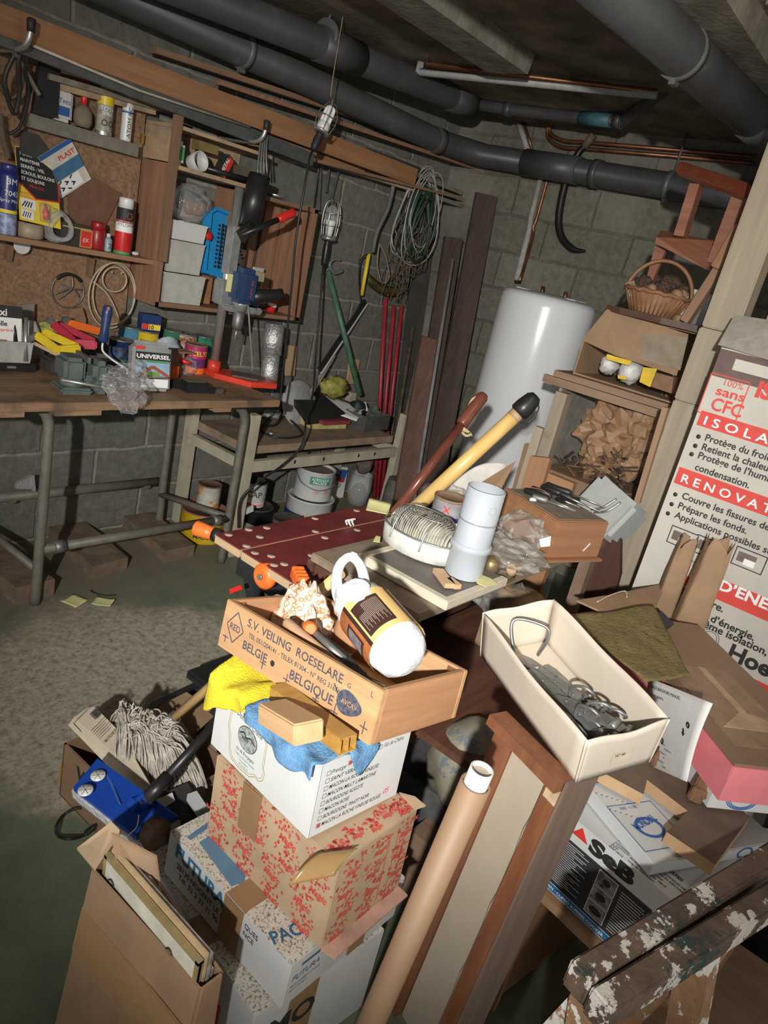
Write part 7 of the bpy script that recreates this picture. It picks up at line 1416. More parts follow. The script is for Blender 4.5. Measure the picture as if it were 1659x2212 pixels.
# ---- vegetable crate
kx, ky, kh = .258, .428, .100; M = frame((1.019, .748, .742), -3.8, -5.9, 8.3); KT = M
t = thing('wooden_crate', 'pine auction crate stencilled BELGIE BELGIQUE on top of the wine carton', 'crate', M)
CRY = wood('crate_pine_y', (.42, .235, .11), (.57, .35, .185), 'y', 7, dirt=((.30, .17, .09), .62, 14)); CRX = wood('crate_pine_x', (.36, .18, .085), (.50, .27, .14), 'x', 7, dirt=((.22, .12, .07), .62, 10))
hx, hy, tk = kx/2, ky/2, .012; STN = plain('stencil_ink', (.075, .07, .10), .8, var=.3, vs=200)
g = G(CRY); g.box((-hx+tk/2, 0, kh/2), (tk, ky, kh), .0015)
g.m(STN); 
g.text('S.V. VEILING  ROESELARE', (-hx, hy-.075, .072), EY, Z3, .0165, .265, 'l', 0, .012).text('TEL 051/204141 - TELEX 81304 - N\u00b0 REG 31676', (-hx, hy-.085, .053), EY, Z3, .009, .255, 'l', 0, .012).text('BELGIE', (-hx, hy-.075, .026), EY, Z3, .0165, .073, 'l', 0, .014).text('BELGIQUE', (-hx, hy-.215, .026), EY, Z3, .0175, .115, 'l', 0, .014).text('G', (-hx, hy-.352, .072), EY, Z3, .009).text('M', (-hx, hy-.345, .026), EY, Z3, .008).text('L', (-hx, -hy+.022, .080), EY, Z3, .010)
dm = [V((-hx, hy-.016-yy, .055+zz)) for yy, zz in ((0, 0), (.026, .032), (.052, 0), (.026, -.032), (0, 0))]; g.line(dm, .0025, NX); g.text('RED', (-hx, hy-.042, .048), EY, Z3, .013, .032, 'c', 0, .01)
for (y, z, L_) in ((hy-.02, .015, .02), (hy-.21, .008, .03), (hy-.29, .006, .025), (-hy+.09, .006, .035), (-hy+.02, .012, .03), (hy-.14, .01, .02)): g.line([(-hx, y, z), (-hx, y, z+L_*.8)], .0022, NX).line([(-hx, y+.009, z+.012), (-hx, y-.009, z+.012)], .002, NX)
g.m(plain('leaf_stamp', (.09, .09, .13), .8, var=.4, vs=150)).add([V((-hx-.0008, -hy+.062-.030*math.cos(2*PI*i/28)*(1 if math.cos(2*PI*i/28) > 0 else 1), .046+.021*math.sin(2*PI*i/28)*(1-.3*math.cos(2*PI*i/28)))) for i in range(28)], [tuple(range(28))]); g.line([(-hx, -hy+.09, .05), (-hx, -hy+.105, .066)], .003, NX); g.m(CRY).text('AVCAV', (-hx, -hy+.062, .042), EY, Z3, .009, .038, 'c', off=.0012)
g.m(INK).add([V((-hx-.0007, hy-.165+.006*math.cos(2*PI*i/12), .033+.006*math.sin(2*PI*i/12))) for i in range(12)], [tuple(range(12))])
g.build('front_board', t)
G(CRY).box((hx-tk/2, 0, kh/2), (tk, ky, kh), .0015).build('back_board', t)
for s_ in (-1, 1): g = G(CRX); g.box((0, s_*(hy-tk/2), kh/2), (kx-2*tk, tk, kh), .0015); g.build('end_board', t)
for k in range(3): G(CRY).box((-kx/3+kx/3*k, 0, .005), (kx/3-.006, ky-.004, .008)).build('bottom_slat', t)
for (sx_, sy_) in ((-1, -1), (1, -1), (-1, 1), (1, 1)): G(CRX).prism([(0, 0), (-sx_*.028, 0), (0, -sy_*.028)], kh-.014, frame((sx_*(hx-tk), sy_*(hy-tk), .01))).build('corner_post', t)
def kl(x, y, z): return KT @ V((x, y, z))
KI = KT.inverted()
# things in the crate
g = G(plain('patterned_paper', (.68, .58, .46), .7, var=.05, vs=20)); 
m, nt, b_ = _nt('orange_squiggle_paper'); vec = coords(nt); wv = N(nt, 'ShaderNodeTexVoronoi', i_Scale=85, feature='DISTANCE_TO_EDGE' if 0 else 'F1'); nt.links.new(vec, wv.inputs['Vector']); cr = ramp(nt, [(.0, (.70, .61, .50)), (.28, (.70, .61, .50)), (.33, (.60, .22, .08)), (.46, (.60, .22, .08)), (.52, (.70, .61, .50))], wv.outputs['Distance']); nt.links.new(cr, b_.inputs['Base Color']); b_.inputs['Roughness'].default_value = .75; OSQ = m
c = kl(.03, .145, .055)
g = G(OSQ); g.blob(c, (.055, .075, .062), .28, 2.6, 4, 4, facet=1, fn=lambda d_: V((d_.x*(1-.35*max(0, d_.z)), d_.y*(1-.45*max(0, d_.z))+.25*max(0, d_.z)**2*.3, d_.z*(1.5 if d_.z > 0 else .9))))
for v in g.bm.verts: v.co += (v.co-c).normalized()*(.007*noise.noise(v.co*45)+.006*abs(noise.noise(v.co*70)))
one(g, 'paper_bag', 'crumpled cream paper bag with orange squiggle print in the crate', 'bag')
g = G(FILM2); c = kl(.06, .185, .06); g.grid(lambda u, v: P(530+75*u+10*v, 1300-15*u+75*v, d=(c-CAM).dot(CF)-.02)+V((0, 0, .008*noise.noise(V((u*4, v*4, 2))))), 10, 10, .001); g.m(RINK).text('SOUS', P(562, 1352, d=(c-CAM).dot(CF)-.045), Z3, Y3, .012); one(g, 'clear_bag', 'clear plastic bag with red print at the left end of the crate', 'bag')
one(G(wood('block_redwood', (.36, .17, .08), (.50, .27, .14), 'z', 8)).blob(kl(.075, .055, .07), (.025, .034, .055), .05, 2, 3, 4), 'wood_block', 'rounded reddish wood block between paper bag and plastic bag', 'block')
# labelled roll in plastic
ra, rb_ = P(782, 1308, d=1.33), P(868, 1412, d=1.22)
ax_ = (rb_-ra).normalized(); t = thing('wrapped_roll', 'white plastic wrapped roll with brown and yellow label, knotted handles up', 'package', along(ra, rb_)); MR = along(ra, rb_); L = (rb_-ra).length
PLW = plain('white_film', (.70, .73, .76), .25, var=.04, vs=20, bmp=.35, bs=60)
g = G(PLW); g.lathe([(.001, -.03), (.03, -.026), (.046, -.008), (.051, .02), (.052, L*.5), (.051, L*.85), (.045, L+.005), (.03, L+.020), (.001, L+.028)], 32)
for v in g.bm.verts: v.co += V((v.co.x, v.co.y, 0))*.05*noise.noise(v.co*40)
g.build('roll_body', t)
up_l = MR.inverted().to_3x3() @ V((-.55, -.62, .56)); aUp = math.degrees(math.atan2(up_l.y, up_l.x))
r_ = .0545; LB = plain('label_yellow', (.74, .50, .20), .45, var=.03); LBR = plain('label_brown', (.055, .025, .02), .4); LO = plain('label_orange', (.46, .15, .05), .45, var=.3, vs=18)
def patch(mat, a0, a1, z0, z1, dr=0, n=16): g.m(mat).add([((r_+dr)*math.cos(rad(aUp+a0+(a1-a0)*i/n)), (r_+dr)*math.sin(rad(aUp+a0+(a1-a0)*i/n)), z) for z in (z0, z1) for i in range(n+1)], [(i, i+1, n+2+i, n+1+i) for i in range(n)], True)
g = G(LB); zl0, zl1 = .022, L*.90
patch(LB, -120, 120, zl0, zl1); sgn = -1
for s_ in (-1, 1):
    pass
patch(LBR, -16, 42, zl0+.02, zl1-.012, .0006); patch(LBR, 46, 54, zl0, zl1, .0006); patch(LO, 54, 118, zl0, zl1, .0004); patch(LBR, 62, 100, zl0+.03, zl1-.02, .0008); patch(plain('photo_violet', (.28, .24, .28), .4, var=.4, vs=25), 66, 96, zl0+.037, zl1-.027, .0012); patch(LBR, -50, -40, zl0, zl1, .0006)
g.m(LB)
for k in range(19): patch(plain('label_text', (.42, .36, .30), .5), -11+2.6*k, -10.2+2.6*k, zl0+.028+.02*(k > 12), zl1-.022-.010*((k*7) % 3), .0010, 2)
g.build('label', t)
T = along(ra, rb_).inverted()
g = G(PLW, T)
pts = spline([P(750, 1318, d=1.325), P(732, 1285, d=1.325), P(727, 1250, d=1.33), P(736, 1218, d=1.335), P(757, 1203, d=1.335), P(776, 1218, d=1.335), P(786, 1250, d=1.33), P(783, 1280, d=1.325), P(770, 1312, d=1.32)], 6); nn = len(pts)
g.tube(pts, [.0145-.006*math.sin(PI*i/(nn-1)) for i in range(nn)], 10); pts2 = [p+V((.004, .003, .004*math.sin(i*.8))) for i, p in enumerate(pts)]; g.tube(pts2, [.011-.004*math.sin(PI*i/(nn-1))+.001*math.sin(i*.7) for i in range(nn)], 8); g.build('handle_loop', t)
g = G(PLW, T); c = P(768, 1305, d=1.30); g.blob(c, (.028, .042, .045), .22, 2.5, 4, 6); g.build('gathered_neck', t)
# tools in the crate
def rodt(lab, a, b, r0, r1, mat, name, cat='tool'): return one(G(mat).lathe([(r0*.6, 0), (r0, .006), ((r0+r1)/2, (V(b)-V(a)).length*.5), (r1, (V(b)-V(a)).length)], 12, along(a, b)), name, lab, cat)
HND = wood('handle_wood', (.42, .25, .14), (.55, .35, .21), 'z', 8)
rodt('worn wooden hammer handle lying over the crate front', kl(-.085, .085, .100), kl(-.075, -.085, .065), .011, .012, HND, 'hammer_shaft')
t = thing('wood_chisel', 'steel chisel with flat blade lying along the crate', 'chisel', frame(kl(-.06, .04, .10))); T = t.matrix_world.inverted()
G(DSTL, T).cyl(kl(-.055, .055, .10), kl(-.06, -.06, .08), .007, .008).build('shank', t); G(plain('oiled_steel', (.20, .19, .18), .35, metal=.8), T).bar(kl(-.06, -.06, .08), kl(-.065, -.135, .062), .03, .005).build('blade', t)
one(G(ORG).lathe([(.012, 0), (.015, .01), (.015, .05), (.010, .06)], 14, along(kl(-.03, .075, .085), kl(-.06, .04, .10))), 'orange_grip', 'orange plastic knob among the crate tools', 'knob')
t = thing('craft_knife', 'grey and black knife lying under the wrapped roll', 'knife', frame(kl(-.03, .0, .06))); T = t.matrix_world.inverted(); G(plain('grey_grip', (.16, .17, .18), .5), T).bar(kl(-.025, .06, .075), kl(-.02, -.04, .06), .035, .02, (0, 0, 1), .006).build('handle', t); G(STL, T).bar(kl(-.03, .05, .09), kl(-.03, -.03, .072), .012, .004).build('scale', t)
for i, (a, b, r_, lab) in enumerate([((-.085, .01, .06), (-.03, -.14, .045), .0035, 'thin steel rod lying across the crate, front one'), ((-.05, .0, .05), (-.01, -.15, .04), .003, 'thin steel rod lying across the crate, rear one')]): rodt(lab, kl(*a), kl(*b), r_, r_, STL, 'steel_rod', 'rod')
one(G(wood('stamped_wood', (.46, .29, .15), (.58, .38, .22), 'y', 8)).at(KT).box((-.085, .0, .065), (.022, .035, .030), .002), 'stamped_block', 'small stamped wood block against the inside of crate front', 'block')
one(G(wood('stamped_wood', 0, 0)).at(KT).box((-.07, -.05, .04), (.02, .05, .03), .002), 'grey_wood_block', 'second small wood block lower in the crate', 'block')
t = thing('trowel', 'steel trowel with worn rounded blade at the right end of crate', 'trowel', frame(kl(-.02, -.14, .03))); T = t.matrix_world.inverted(); G(plain('worn_blade', (.26, .25, .22), .35, metal=.7, c2=(.2, .14, .08), thr=(.55, 20, .1)), T).plate([kl(-.05, -.10, .045), kl(-.01, -.09, .045), kl(.02, -.13, .04), kl(.01, -.17, .045), kl(-.03, -.17, .045), kl(-.055, -.14, .045)], .003, KT.to_3x3() @ Z3).build('blade', t); G(HND, T).cyl(kl(-.045, -.09, .05), kl(-.06, .02, .055), .010).build('handle', t)
rnd = random.Random(9)
for i in range(7):
    a = (rnd.uniform(-.09, .05), rnd.uniform(-.14, .08), .022+.004*i); an = rnd.uniform(1.2, 1.9); L = rnd.uniform(.06, .12); b = (a[0]+L*math.cos(an)*.5, max(-.19, min(.19, a[1]-L)), a[2]+.005)
    one(G([DSTL, HND, BLK, DSTL, GRYW, STL, HND][i]).bar(kl(*a), kl(*b), .014, .010, (0, 0, 1), .002), 'hand_tool', ['dark steel', 'tan wooden', 'black plastic', 'dull steel', 'grey painted', 'bright steel', 'pale wooden'][i]+' tool shank at the bottom of the crate', 'tool', 'tools at the bottom of the crate')
# ================================================================== LEFT FRONT CARTONS AND MOPS
# open slim carton with picture frames
M = frame((0, 0, 0)); pT0, pT1 = P(196, 1880, z=.42), P(438, 2126, z=.42); yA_, yB_ = pT0.y, pT1.y
t = thing('open_carton', 'open brown carton leaning at front left, stuffed with picture frames', 'carton', frame((.63, (yA_+yB_)/2, 0))); T = t.matrix_world.inverted()
KB = plain('carton_kraft', (.25, .155, .09), .7, var=.1, vs=7); xk = .607; 
g = G(KB, T); F0, F1 = (xk-.03, yA_+.02, 0), (xk-.03, yB_-.02, 0); 
g.plate([(xk-.03, yA_+.02, .004), (xk-.03, yB_-.02, .004), (xk+.012, yB_, .415), (xk, yA_, .42)], .005, (-1, 0, 0)); g.m(TAPE).plate([(xk-.0135, yA_+.012, .225), (xk-.0135, yB_-.01, .225), (xk-.003, yB_-.005, .33), (xk-.006, yA_+.006, .33)], .0062, (-1, 0, 0)).plate([(xk-.032, (yA_+yB_)/2, .0), (xk-.032, (yA_+yB_)/2-.08, .0), (xk-.01, (yA_+yB_)/2-.08, .24), (xk-.01, (yA_+yB_)/2, .24)], .0062, (-1, 0, 0)); g.build('front_panel', t)
G(KB, T).plate([(xk-.03, yA_+.02, .004), (xk+.05, yA_+.02, .004), (xk+.07, yA_-.0, .43), (xk, yA_, .42)], .005, (0, 1, 0)).build('side_panel', t); G(KB, T).plate([(xk-.03, yB_-.02, .004), (xk+.045, yB_-.02, .004), (xk+.05, yB_-.0, .415), (xk+.012, yB_, .415)], .005, (0, -1, 0)).build('side_panel', t)
G(KB, T).plate([(xk+.047, yA_+.02, .004), (xk+.047, yB_-.02, .004), (xk+.052, yB_, .41), (xk+.072, yA_, .43)], .005, (1, 0, 0)).build('back_panel', t); G(KB, T).box((xk+.008, (yA_+yB_)/2, .006), (.075, yA_-yB_, .006)).build('bottom_panel', t)
G(KRAFTL, T).plate([P(166, 1835, z=.40), P(240, 1778, z=.46), P(262, 1800, z=.46), P(205, 1882, z=.42)], .004, Z3).build('left_flap', t)
G(KB, T).plate([P(240, 1800, z=.50), P(335, 1850, z=.47), P(350, 1965, z=.40), P(256, 1900, z=.42)], .004, (1, 0, 0)).build('back_flap', t)
for i, (dx, hz, col, lab) in enumerate([(.014, .445, plain('frame_white', (.52, .50, .42), .45, var=.1, vs=20), 'white and gold picture frame, frontmost in the open carton'), (.026, .452, plain('board_tan', (.42, .30, .17), .7), 'tan backed picture frame, second in the open carton'), (.036, .445, plain('grey_print', (.30, .29, .26), .6, var=.3), 'grey picture panel, third in the open carton')]):
    t2 = thing('framed_picture', lab, 'picture frame', frame((xk+dx, (yA_+yB_)/2, .012)), 'picture frames in the open carton'); y_ = (yA_-yB_)/2-.012
    g = G(col); g.box((0, 0, hz/2), (.009, 2*y_, hz), .002); g.build('panel', t2)
    if i == 0:
        g = G(plain('frame_gold', (.40, .31, .15), .4, metal=.4)); g.box((0, y_-.004, hz/2), (.011, .008, hz)); g.box((0, -y_+.004, hz/2), (.011, .008, hz)); g.box((0, 0, hz-.003), (.011, 2*y_, .007)); g.build('moulding', kid(t2, 'panel'))
        g = G(INK); g.tube([V((-.0065, y_-.03+.010*math.cos(a_), hz-.05+.016*math.sin(a_))) for a_ in [PI*(-.4+1.5*k/10) for k in range(11)]], .0015, 5); g.tube([V((-.0065, -y_+.07+.010*math.cos(a_), hz-.05+.016*math.sin(a_))) for a_ in [PI*(-.4+1.5*k/10) for k in range(11)]], .0015, 5); g.build('flourish', kid(t2, 'panel'))
rnd = random.Random(12)
one(G(plain('torn_card', (.30, .22, .15), .85, var=.2)).plate([(xk+.043, yA_-.01, .02)]+[(xk+.044+rnd.uniform(-.004, .004), yA_-.015-(yA_-yB_-.03)*k/10, .455-.004*k+rnd.uniform(-.012, .012)) for k in range(11)]+[(xk+.043, yB_+.01, .02)], .006, (1, 0, 0)), 'torn_cardboard', 'torn corrugated cardboard behind the picture frames', 'cardboard')
# carton lettered VA with cleaning things
q0, q1 = P(138, 1606, z=.17), P(300, 1765, z=.17); yw = math.degrees(math.atan2(q1.y-q0.y, q1.x-q0.x))+90; L = (q1-q0).length
M = frame((q0.x, q0.y, 0), yw); t = thing('mop_carton', 'brown carton lettered VA on floor, full of mops and cards', 'carton', M); T = Matrix()
D_ = .30; g = G(KB); g.box((.003, -L/2, .085), (.006, L, .17)); g.m(INK).text('VAL', onface(M, 163, 1680, 0, 0), EY, Z3, .040, None, 'l', 0, .05, off=.001); g.build('front_panel', t)
for y in (-.003, -L+.003): G(KB).box((D_/2, y, .085), (D_, .006, .17)).build('side_panel', t)
G(KB).box((D_-.003, -L/2, .085), (.006, L, .17)).build('back_panel', t); G(KB).box((D_/2, -L/2, .004), (D_, L, .006)).build('bottom_panel', t)
G(KRAFT).plate([(D_-.01, -.01, .17), (D_-.01, -.17, .17), (D_+.09, -.15, .19), (D_+.08, -.02, .19)], .004, Z3).build('back_flap', t)
G(KRAFT).plate([(D_+.0, -.18, .17), (D_-.0, -.26, .17), (D_+.05, -.25, .18), (D_+.04, -.18, .18)], .004, Z3).build('back_flap', t)
one(G(KB).box((D_/2+.0, -L/2, .10), (D_-.03, L-.03, .16)).at(Matrix()), 'carton_filling', '', '') if 0 else None
# printed white card
zc = .295; c = [P(u, v, z=z-.065) for u, v, z in ((147, 1566, .27), (160, 1549, .28), (190, 1528, .29), (205, 1527, .295), (258, 1580, .32), (330, 1705, .31), (300, 1725, .27))]
e1 = (c[6]-c[0]); M = axes(c[0], c[4]-c[1], e1 * -1) ; t = thing('printed_card', 'rounded cream card with a barcode standing in the mop carton', 'card', frame(c[0])); T = t.matrix_world.inverted()
n_ = (c[4]-c[0]).cross(c[6]-c[0]).normalized(); n_ = n_ if n_.dot(CF) < 0 else -n_
g = G(plain('card_cream', (.60, .52, .40), .6, var=.04), T); g.plate(c, .004, -n_); eX = (c[6]-c[0]).normalized(); eY = n_.cross(eX)
c0_ = c[0]+n_*.0008; W_ = (c[2]-c[0]).dot(eY); sg = 1 if W_ > 0 else -1; wv_ = abs((c[4]-c[0]).dot(eY))
pt_ = lambda a, b: c0_+eX*a+eY*sg*b
g.m(INK)
for k in range(14): g.line([pt_(.030+.0022*k, .055), pt_(.030+.0022*k, .085)], .0010+.0006*(k % 3), n_, .0006)
g.line([pt_(.012, .012), pt_(.012, .07), pt_(.03, .095)], .0015, n_, .0006).line([pt_(.012, .012), pt_(.18, .012)], .0015, n_, .0006)
for k in range(6): g.line([pt_(.075+.008*k, .03), pt_(.075+.008*k, .085-.008*(k % 3))], .0012, n_, .0006)
g.text("L'ATELIER DU FRUIT", pt_(.13, .085), -eY*sg if 0 else eY*(-sg), eX, .010, .06, off=.0012)
g.build('card_board', t)
# flat blue mop
bz_ = .25; B0, B1, B2, B3 = P(161, 1717, z=bz_), P(213, 1654, z=bz_+.02), P(385, 1778, z=bz_+.02), P(296, 1823, z=bz_)
t = thing('flat_mop', 'blue flat mop with white pad and black pole in the mop carton', 'mop', frame(B0)); T = t.matrix_world.inverted(); MB_ = plain('mop_blue', (.012, .06, .34), .28, var=.05)
n_ = (B1-B0).cross(B3-B0).normalized(); n_ = n_ if n_.z > 0 else -n_
def rnd_rect(P0, P1, P2, P3, k): 
    c_ = (P0+P1+P2+P3)/4; return [c_+(p-c_)*k for p in (P0, P1, P2, P3)]
g = G(MB_, T); g.plate([p+n_*.012 for p in rnd_rect(B0, B1, B2, B3, 1)], .014, n_); g.build('mop_plate', t)
g = G(plain('mop_pad', (.56, .57, .58), .95, var=.15, vs=60, bmp=.6, bs=90), T); q4 = rnd_rect(B0, B1, B2, B3, 1.08); 
poly = []
for i in range(4): a, b, c_ = q4[i-1], q4[i], q4[(i+1) % 4]; poly += [lerp(b, a, .12), lerp(b, a, .03)*.5+lerp(b, c_, .03)*.5, lerp(b, c_, .12)]
g.plate([p-n_*.012 for p in poly], .022, n_); g.build('pad', t)
cc_ = (B0+B1+B2+B3)/4; ly_ = (B3-B0).normalized(); lx_ = (B1-B0).normalized()
for k, (u, v) in enumerate([(213, 1683), (186, 1715)]):
    p = P(u, v, z=bz_+.035)+n_*.012; g = G(WHT, T); Mx = axes(p, lx_, n_.cross(lx_), n_); g.lathe([(.0165, 0), (.0165, .002), (.001, .0025)], 24, Mx); g.m(DSTL)
    for q_ in range(6): a_ = PI*q_/3; g.line([Mx @ V((0, 0, .0026)), Mx @ V((.014*math.cos(a_), .014*math.sin(a_), .0024))], .0012, n_, .0004)
    g.build('clip_disc', kid(t, 'mop_plate'))
jp = P(300, 1750, z=bz_+.02)+n_*.02; jq = P(322, 1722, z=bz_+.06); je = P(484, 1543, d=(P(484, 1543, x=1.06)-CAM).dot(CF))
G(MB_, T).bar(P(285, 1765, z=bz_+.015)+n_*.026, jp+n_*.012, .03, .02, n_, .004).build('hinge_block', t); G(MB_, T).cyl(jp, jq, .018, .019).build('socket', t)
pd_ = (je-jq).normalized(); G(BLK, T).cyl(jq-pd_*.01, jq+pd_*.06, .017, .016).build('pole_sleeve', kid(t, 'pole')); G(BLK, T).cyl(jq, jq+(je-jq)*1.08, .012, n=16).build('pole', t)
for s_ in (.2, -.2): pass
G(plain('mop_crease', (.05, .13, .42), .3), T).line([P(233, 1690, z=bz_+.015)+n_*.026, P(262, 1755, z=bz_+.015)+n_*.026, P(240, 1700, z=bz_+.015)+n_*.026], .004, n_).build('raised_rib', kid(t, 'mop_plate'))
hang('thin white cord hanging over the blue mop', [P(300, 1760, z=bz_+.07), P(296, 1785, z=bz_+.055), P(282, 1800, z=bz_+.05), P(272, 1806, z=bz_+.045), P(255, 1795, z=bz_+.045)], .0012, PAPER, 'thin_twine', 'cord')
one(G(plain('dark_velcro', (.03, .03, .03), .9)).plate([P(350, 1715, z=.22), P(405, 1690, z=.23), P(440, 1760, z=.21), P(390, 1775, z=.20)], .03, -Z3), 'black_pad', 'black pad standing between blue mop and the patterned carton', 'pad')
one(G(CWH).plate([P(405, 1715, z=.24), P(425, 1708, z=.24), P(452, 1748, z=.24), P(430, 1752, z=.24)], .02, -Z3), 'white_edge_strip', 'white plastic strip right of the black pad', 'strip')
one(G(PAPER).plate([P(332, 1730, z=.235), P(372, 1712, z=.24), P(378, 1728, z=.235), P(345, 1748, z=.23)], .003, -Z3), 'paper_label', 'small white label under the mop strings', 'label')
g = G(plain('clog_brown', (.16, .10, .06), .85, var=.3, bmp=.5)); g.blob(P(335, 1800, z=.31), (.032, .030, .034), .2, 3, 3, 5); one(g, 'brown_lump', 'brown earthy lump between the blue mop and the soiled carton', 'lump')
pc_ = P(165, 1780, z=.012); g = G(RUB); pts = [P(u, v, z=.012+.02*(i % 2)) for i, (u, v) in enumerate([(205, 1750), (170, 1745), (138, 1760), (122, 1785), (125, 1805), (150, 1812), (180, 1805), (205, 1785), (212, 1770)])]; g.tube(spline(pts, 5), .004, 8); g.bar(P(185, 1800, z=.015), P(205, 1785, z=.02), .012, .010); one(g, 'cable_tie', 'black plastic strap looped on the floor at left', 'strap')
one(G(plain('yellow_strip', (.50, .36, .08), .6)).plate([P(124, 1688, z=.003), P(132, 1648, z=.003), P(136, 1648, z=.003), P(133, 1686, z=.003)], .001, Z3), 'yellow_strip', 'thin yellow paper strip on floor left of the mop carton', 'strip')
# ================================================================== RIGHT FRONT
# upturned table: brown frame with pale underside panel
zd = .765; TL, TR, TRb = P(1082, 1548, z=zd), P(1222, 1688, z=zd), P(1290, 1668, z=zd); TLb = TL+(TRb-TR)
BL_ = P(985, 2212, z=.17)
up = (TR-BL_).normalized(); sft = up*(zd/up.z); ex_ = (TR-TL).normalized(); ez_ = (TRb-TR); dp = ez_.length; ez_ = ez_.normalized()
DSK = wood('desk_red_wood', (.15, .055, .025), (.25, .10, .045), 'z', 7, rough=.45); DSG = wood('desk_grey_wood', (.13, .085, .065), (.20, .14, .105), 'z', 7, rough=.6)
t = thing('upended_table', 'old brown table stood on end, pale panel facing out, holding the shoe box', 'table', frame(TR-sft)); T = t.matrix_world.inverted()
def bar8(o, a, b, c, mat, nm):
    o, a, b, c = V(o), V(a), V(b), V(c); G(mat, T).hexa([o, o+a, o+a+b, o+b], [o+c, o+a+c, o+a+b+c, o+b+c]).build(nm, t)
wtop = (TR-TL).length
bar8(TR-sft, -ex_*.035, ez_*dp, sft-up*.004, DSK, 'leg'); bar8(TR-sft+ex_*.001, ex_*.006, ez_*dp, sft, DSG, 'leg_face')
bar8(TL-sft, ex_*.04, ez_*dp*.8, sft-up*.03, DSK, 'leg')
bar8(TL-up*.022-ex_*.012-ez_*.02, ex_*(wtop+.012), ez_*(dp*.55), up*.022, DSK, 'top_rail')
PAN = plain('beige_panel', (.42, .36, .28), .6, var=.06, vs=5)
bar8(TL-sft+ex_*.042+ez_*.020, ex_*(wtop-.084), ez_*.006, sft-up*.05, PAN, 'panel')
G(plain('cream_strip', (.52, .44, .32), .7, var=.15), T).tube([TR-ex_*.040+ez_*.014-up*(.03+(sft.length-.03)*k/12)+ex_*.004*math.sin(k*2.1) for k in range(13)], .0045, 6).build('edge_strip', t)
bar8(TR-ex_*.03-ez_*.002-up*.055, ex_*.03, ez_*.004, up*.05, plain('chipped_wood', (.52, .38, .24), .8, var=.2, vs=30), 'chipped_end')
# cardboard tube
tA, tB = P(1028, 1692, d=1.17), P(795, 2225, z=.19); td = (tB-tA).normalized(); tE = tB+td*(tB.z/abs(td.z)-.025)
t = thing('cardboard_tube', 'long brown cardboard tube leaning before the upended table', 'tube', along(tE, tA)); L = (tA-tE).length; TBM = plain('tube_kraft', (.31, .195, .115), .55, var=.05, vs=4)
G(TBM).lathe([(.0255, 0), (.0255, L), (.0215, L), (.0215, L-.05)], 32, cap=False).build('outer_tube', t); G(CWH).lathe([(.0195, L-.06), (.0195, L+.030), (.0165, L+.030), (.0165, L-.02)], 28, cap=False).build('inner_roll', t); G(plain('tube_inner', (.45, .38, .30), .8)).cyl((0, 0, L-.02), (0, 0, L+.022), .0163).build('roll_core', kid(t, 'inner_roll'))
# shoe box with hinges
sx_, sy_, sh = .164, .362, .110; M = frame((1.301, .398, .792), -28.3, 5.2, -11.4); ST_ = M
t = thing('shoe_box', 'open off-white shoe box full of steel shutter hinges', 'box', M); SB = plain('shoebox_card', (.60, .53, .44), .6, var=.05, vs=6); hx, hy = sx_/2, sy_/2
for (a, b) in (((-hx, hy), (-hx, -hy)), ((-hx, -hy), (hx, -hy)), ((hx, -hy), (hx, hy)), ((hx, hy), (-hx, hy))):
    a, b = V((a[0], a[1], 0)), V((b[0], b[1], 0)); n_ = (b-a).normalized().cross(Z3)
    g = G(SB); NN = 12
    def wl_(u, v, a=a, b=b, n_=n_): p = lerp(a, b, u)+(b-a).normalized()*(.0065*v+.001)*(2*u-1); bow = .004*math.sin(PI*u)*v; return p+n_*(bow+.006*v)+Z3*sh*v+Z3*(.003*math.sin(u*9)*v)
    g.grid(wl_, NN, 6, .003)
    if a.x < b.x and a.y < 0: g.m(plain('old_label', (.56, .48, .36), .6)).quad((-.02, -hy-.0045, .035), X3, Z3, .045, .03, .001); g.m(INK).text('N\u00b0 40', (-.014, -hy-.0065, .05), X3, Z3, .006, off=.001)
    g.build('box_wall', t)
G(SB).box((0, 0, .002), (sx_, sy_, .003)).build('box_bottom', t)
def sl_(x, y, z): return ST_ @ V((x, y, z))
GAL = plain('zinc_steel', (.33, .34, .33), .42, metal=.75, var=.15, vs=25)
def hinge(lab, x, y, z, a_, L, ti=0, arm=1):
    Mi = ST_ @ frame((x, y, z), a_, 0, ti); t = thing('shutter_hinge', lab, 'hinge', Mi, 'hinges in the shoe box')
    g = G(GAL); g.prism([(-L/2, -.006), (-L/2+.02, -.012), (L/2-.02, -.015), (L/2, -.010), (L/2, .010), (L/2-.02, .015), (-L/2+.02, .012), (-L/2, .006)], .003); g.build('strap_plate', t)
    G(GAL).cyl((L/2+.004, -.014, .003), (L/2+.004, .014, .003), .008, n=14).build('knuckle', t)
    if arm: G(GAL).tube(spline([(L/2-.05, -.012, .004), (L/2-.045, -.012, .03), (L/2-.02, -.008, .042), (L/2-.005, .0, .034), (L/2-.012, .010, .02)], 5), .0032, 7).build('wire_latch', kid(t, 'strap_plate'))
    for k in (-.3, 0, .25): G(DSTL).lathe([(.0035, .003), (.003, .0045), (.001, .005)], 10, frame((L*k, 0, 0))).build('rivet', kid(t, 'strap_plate'))
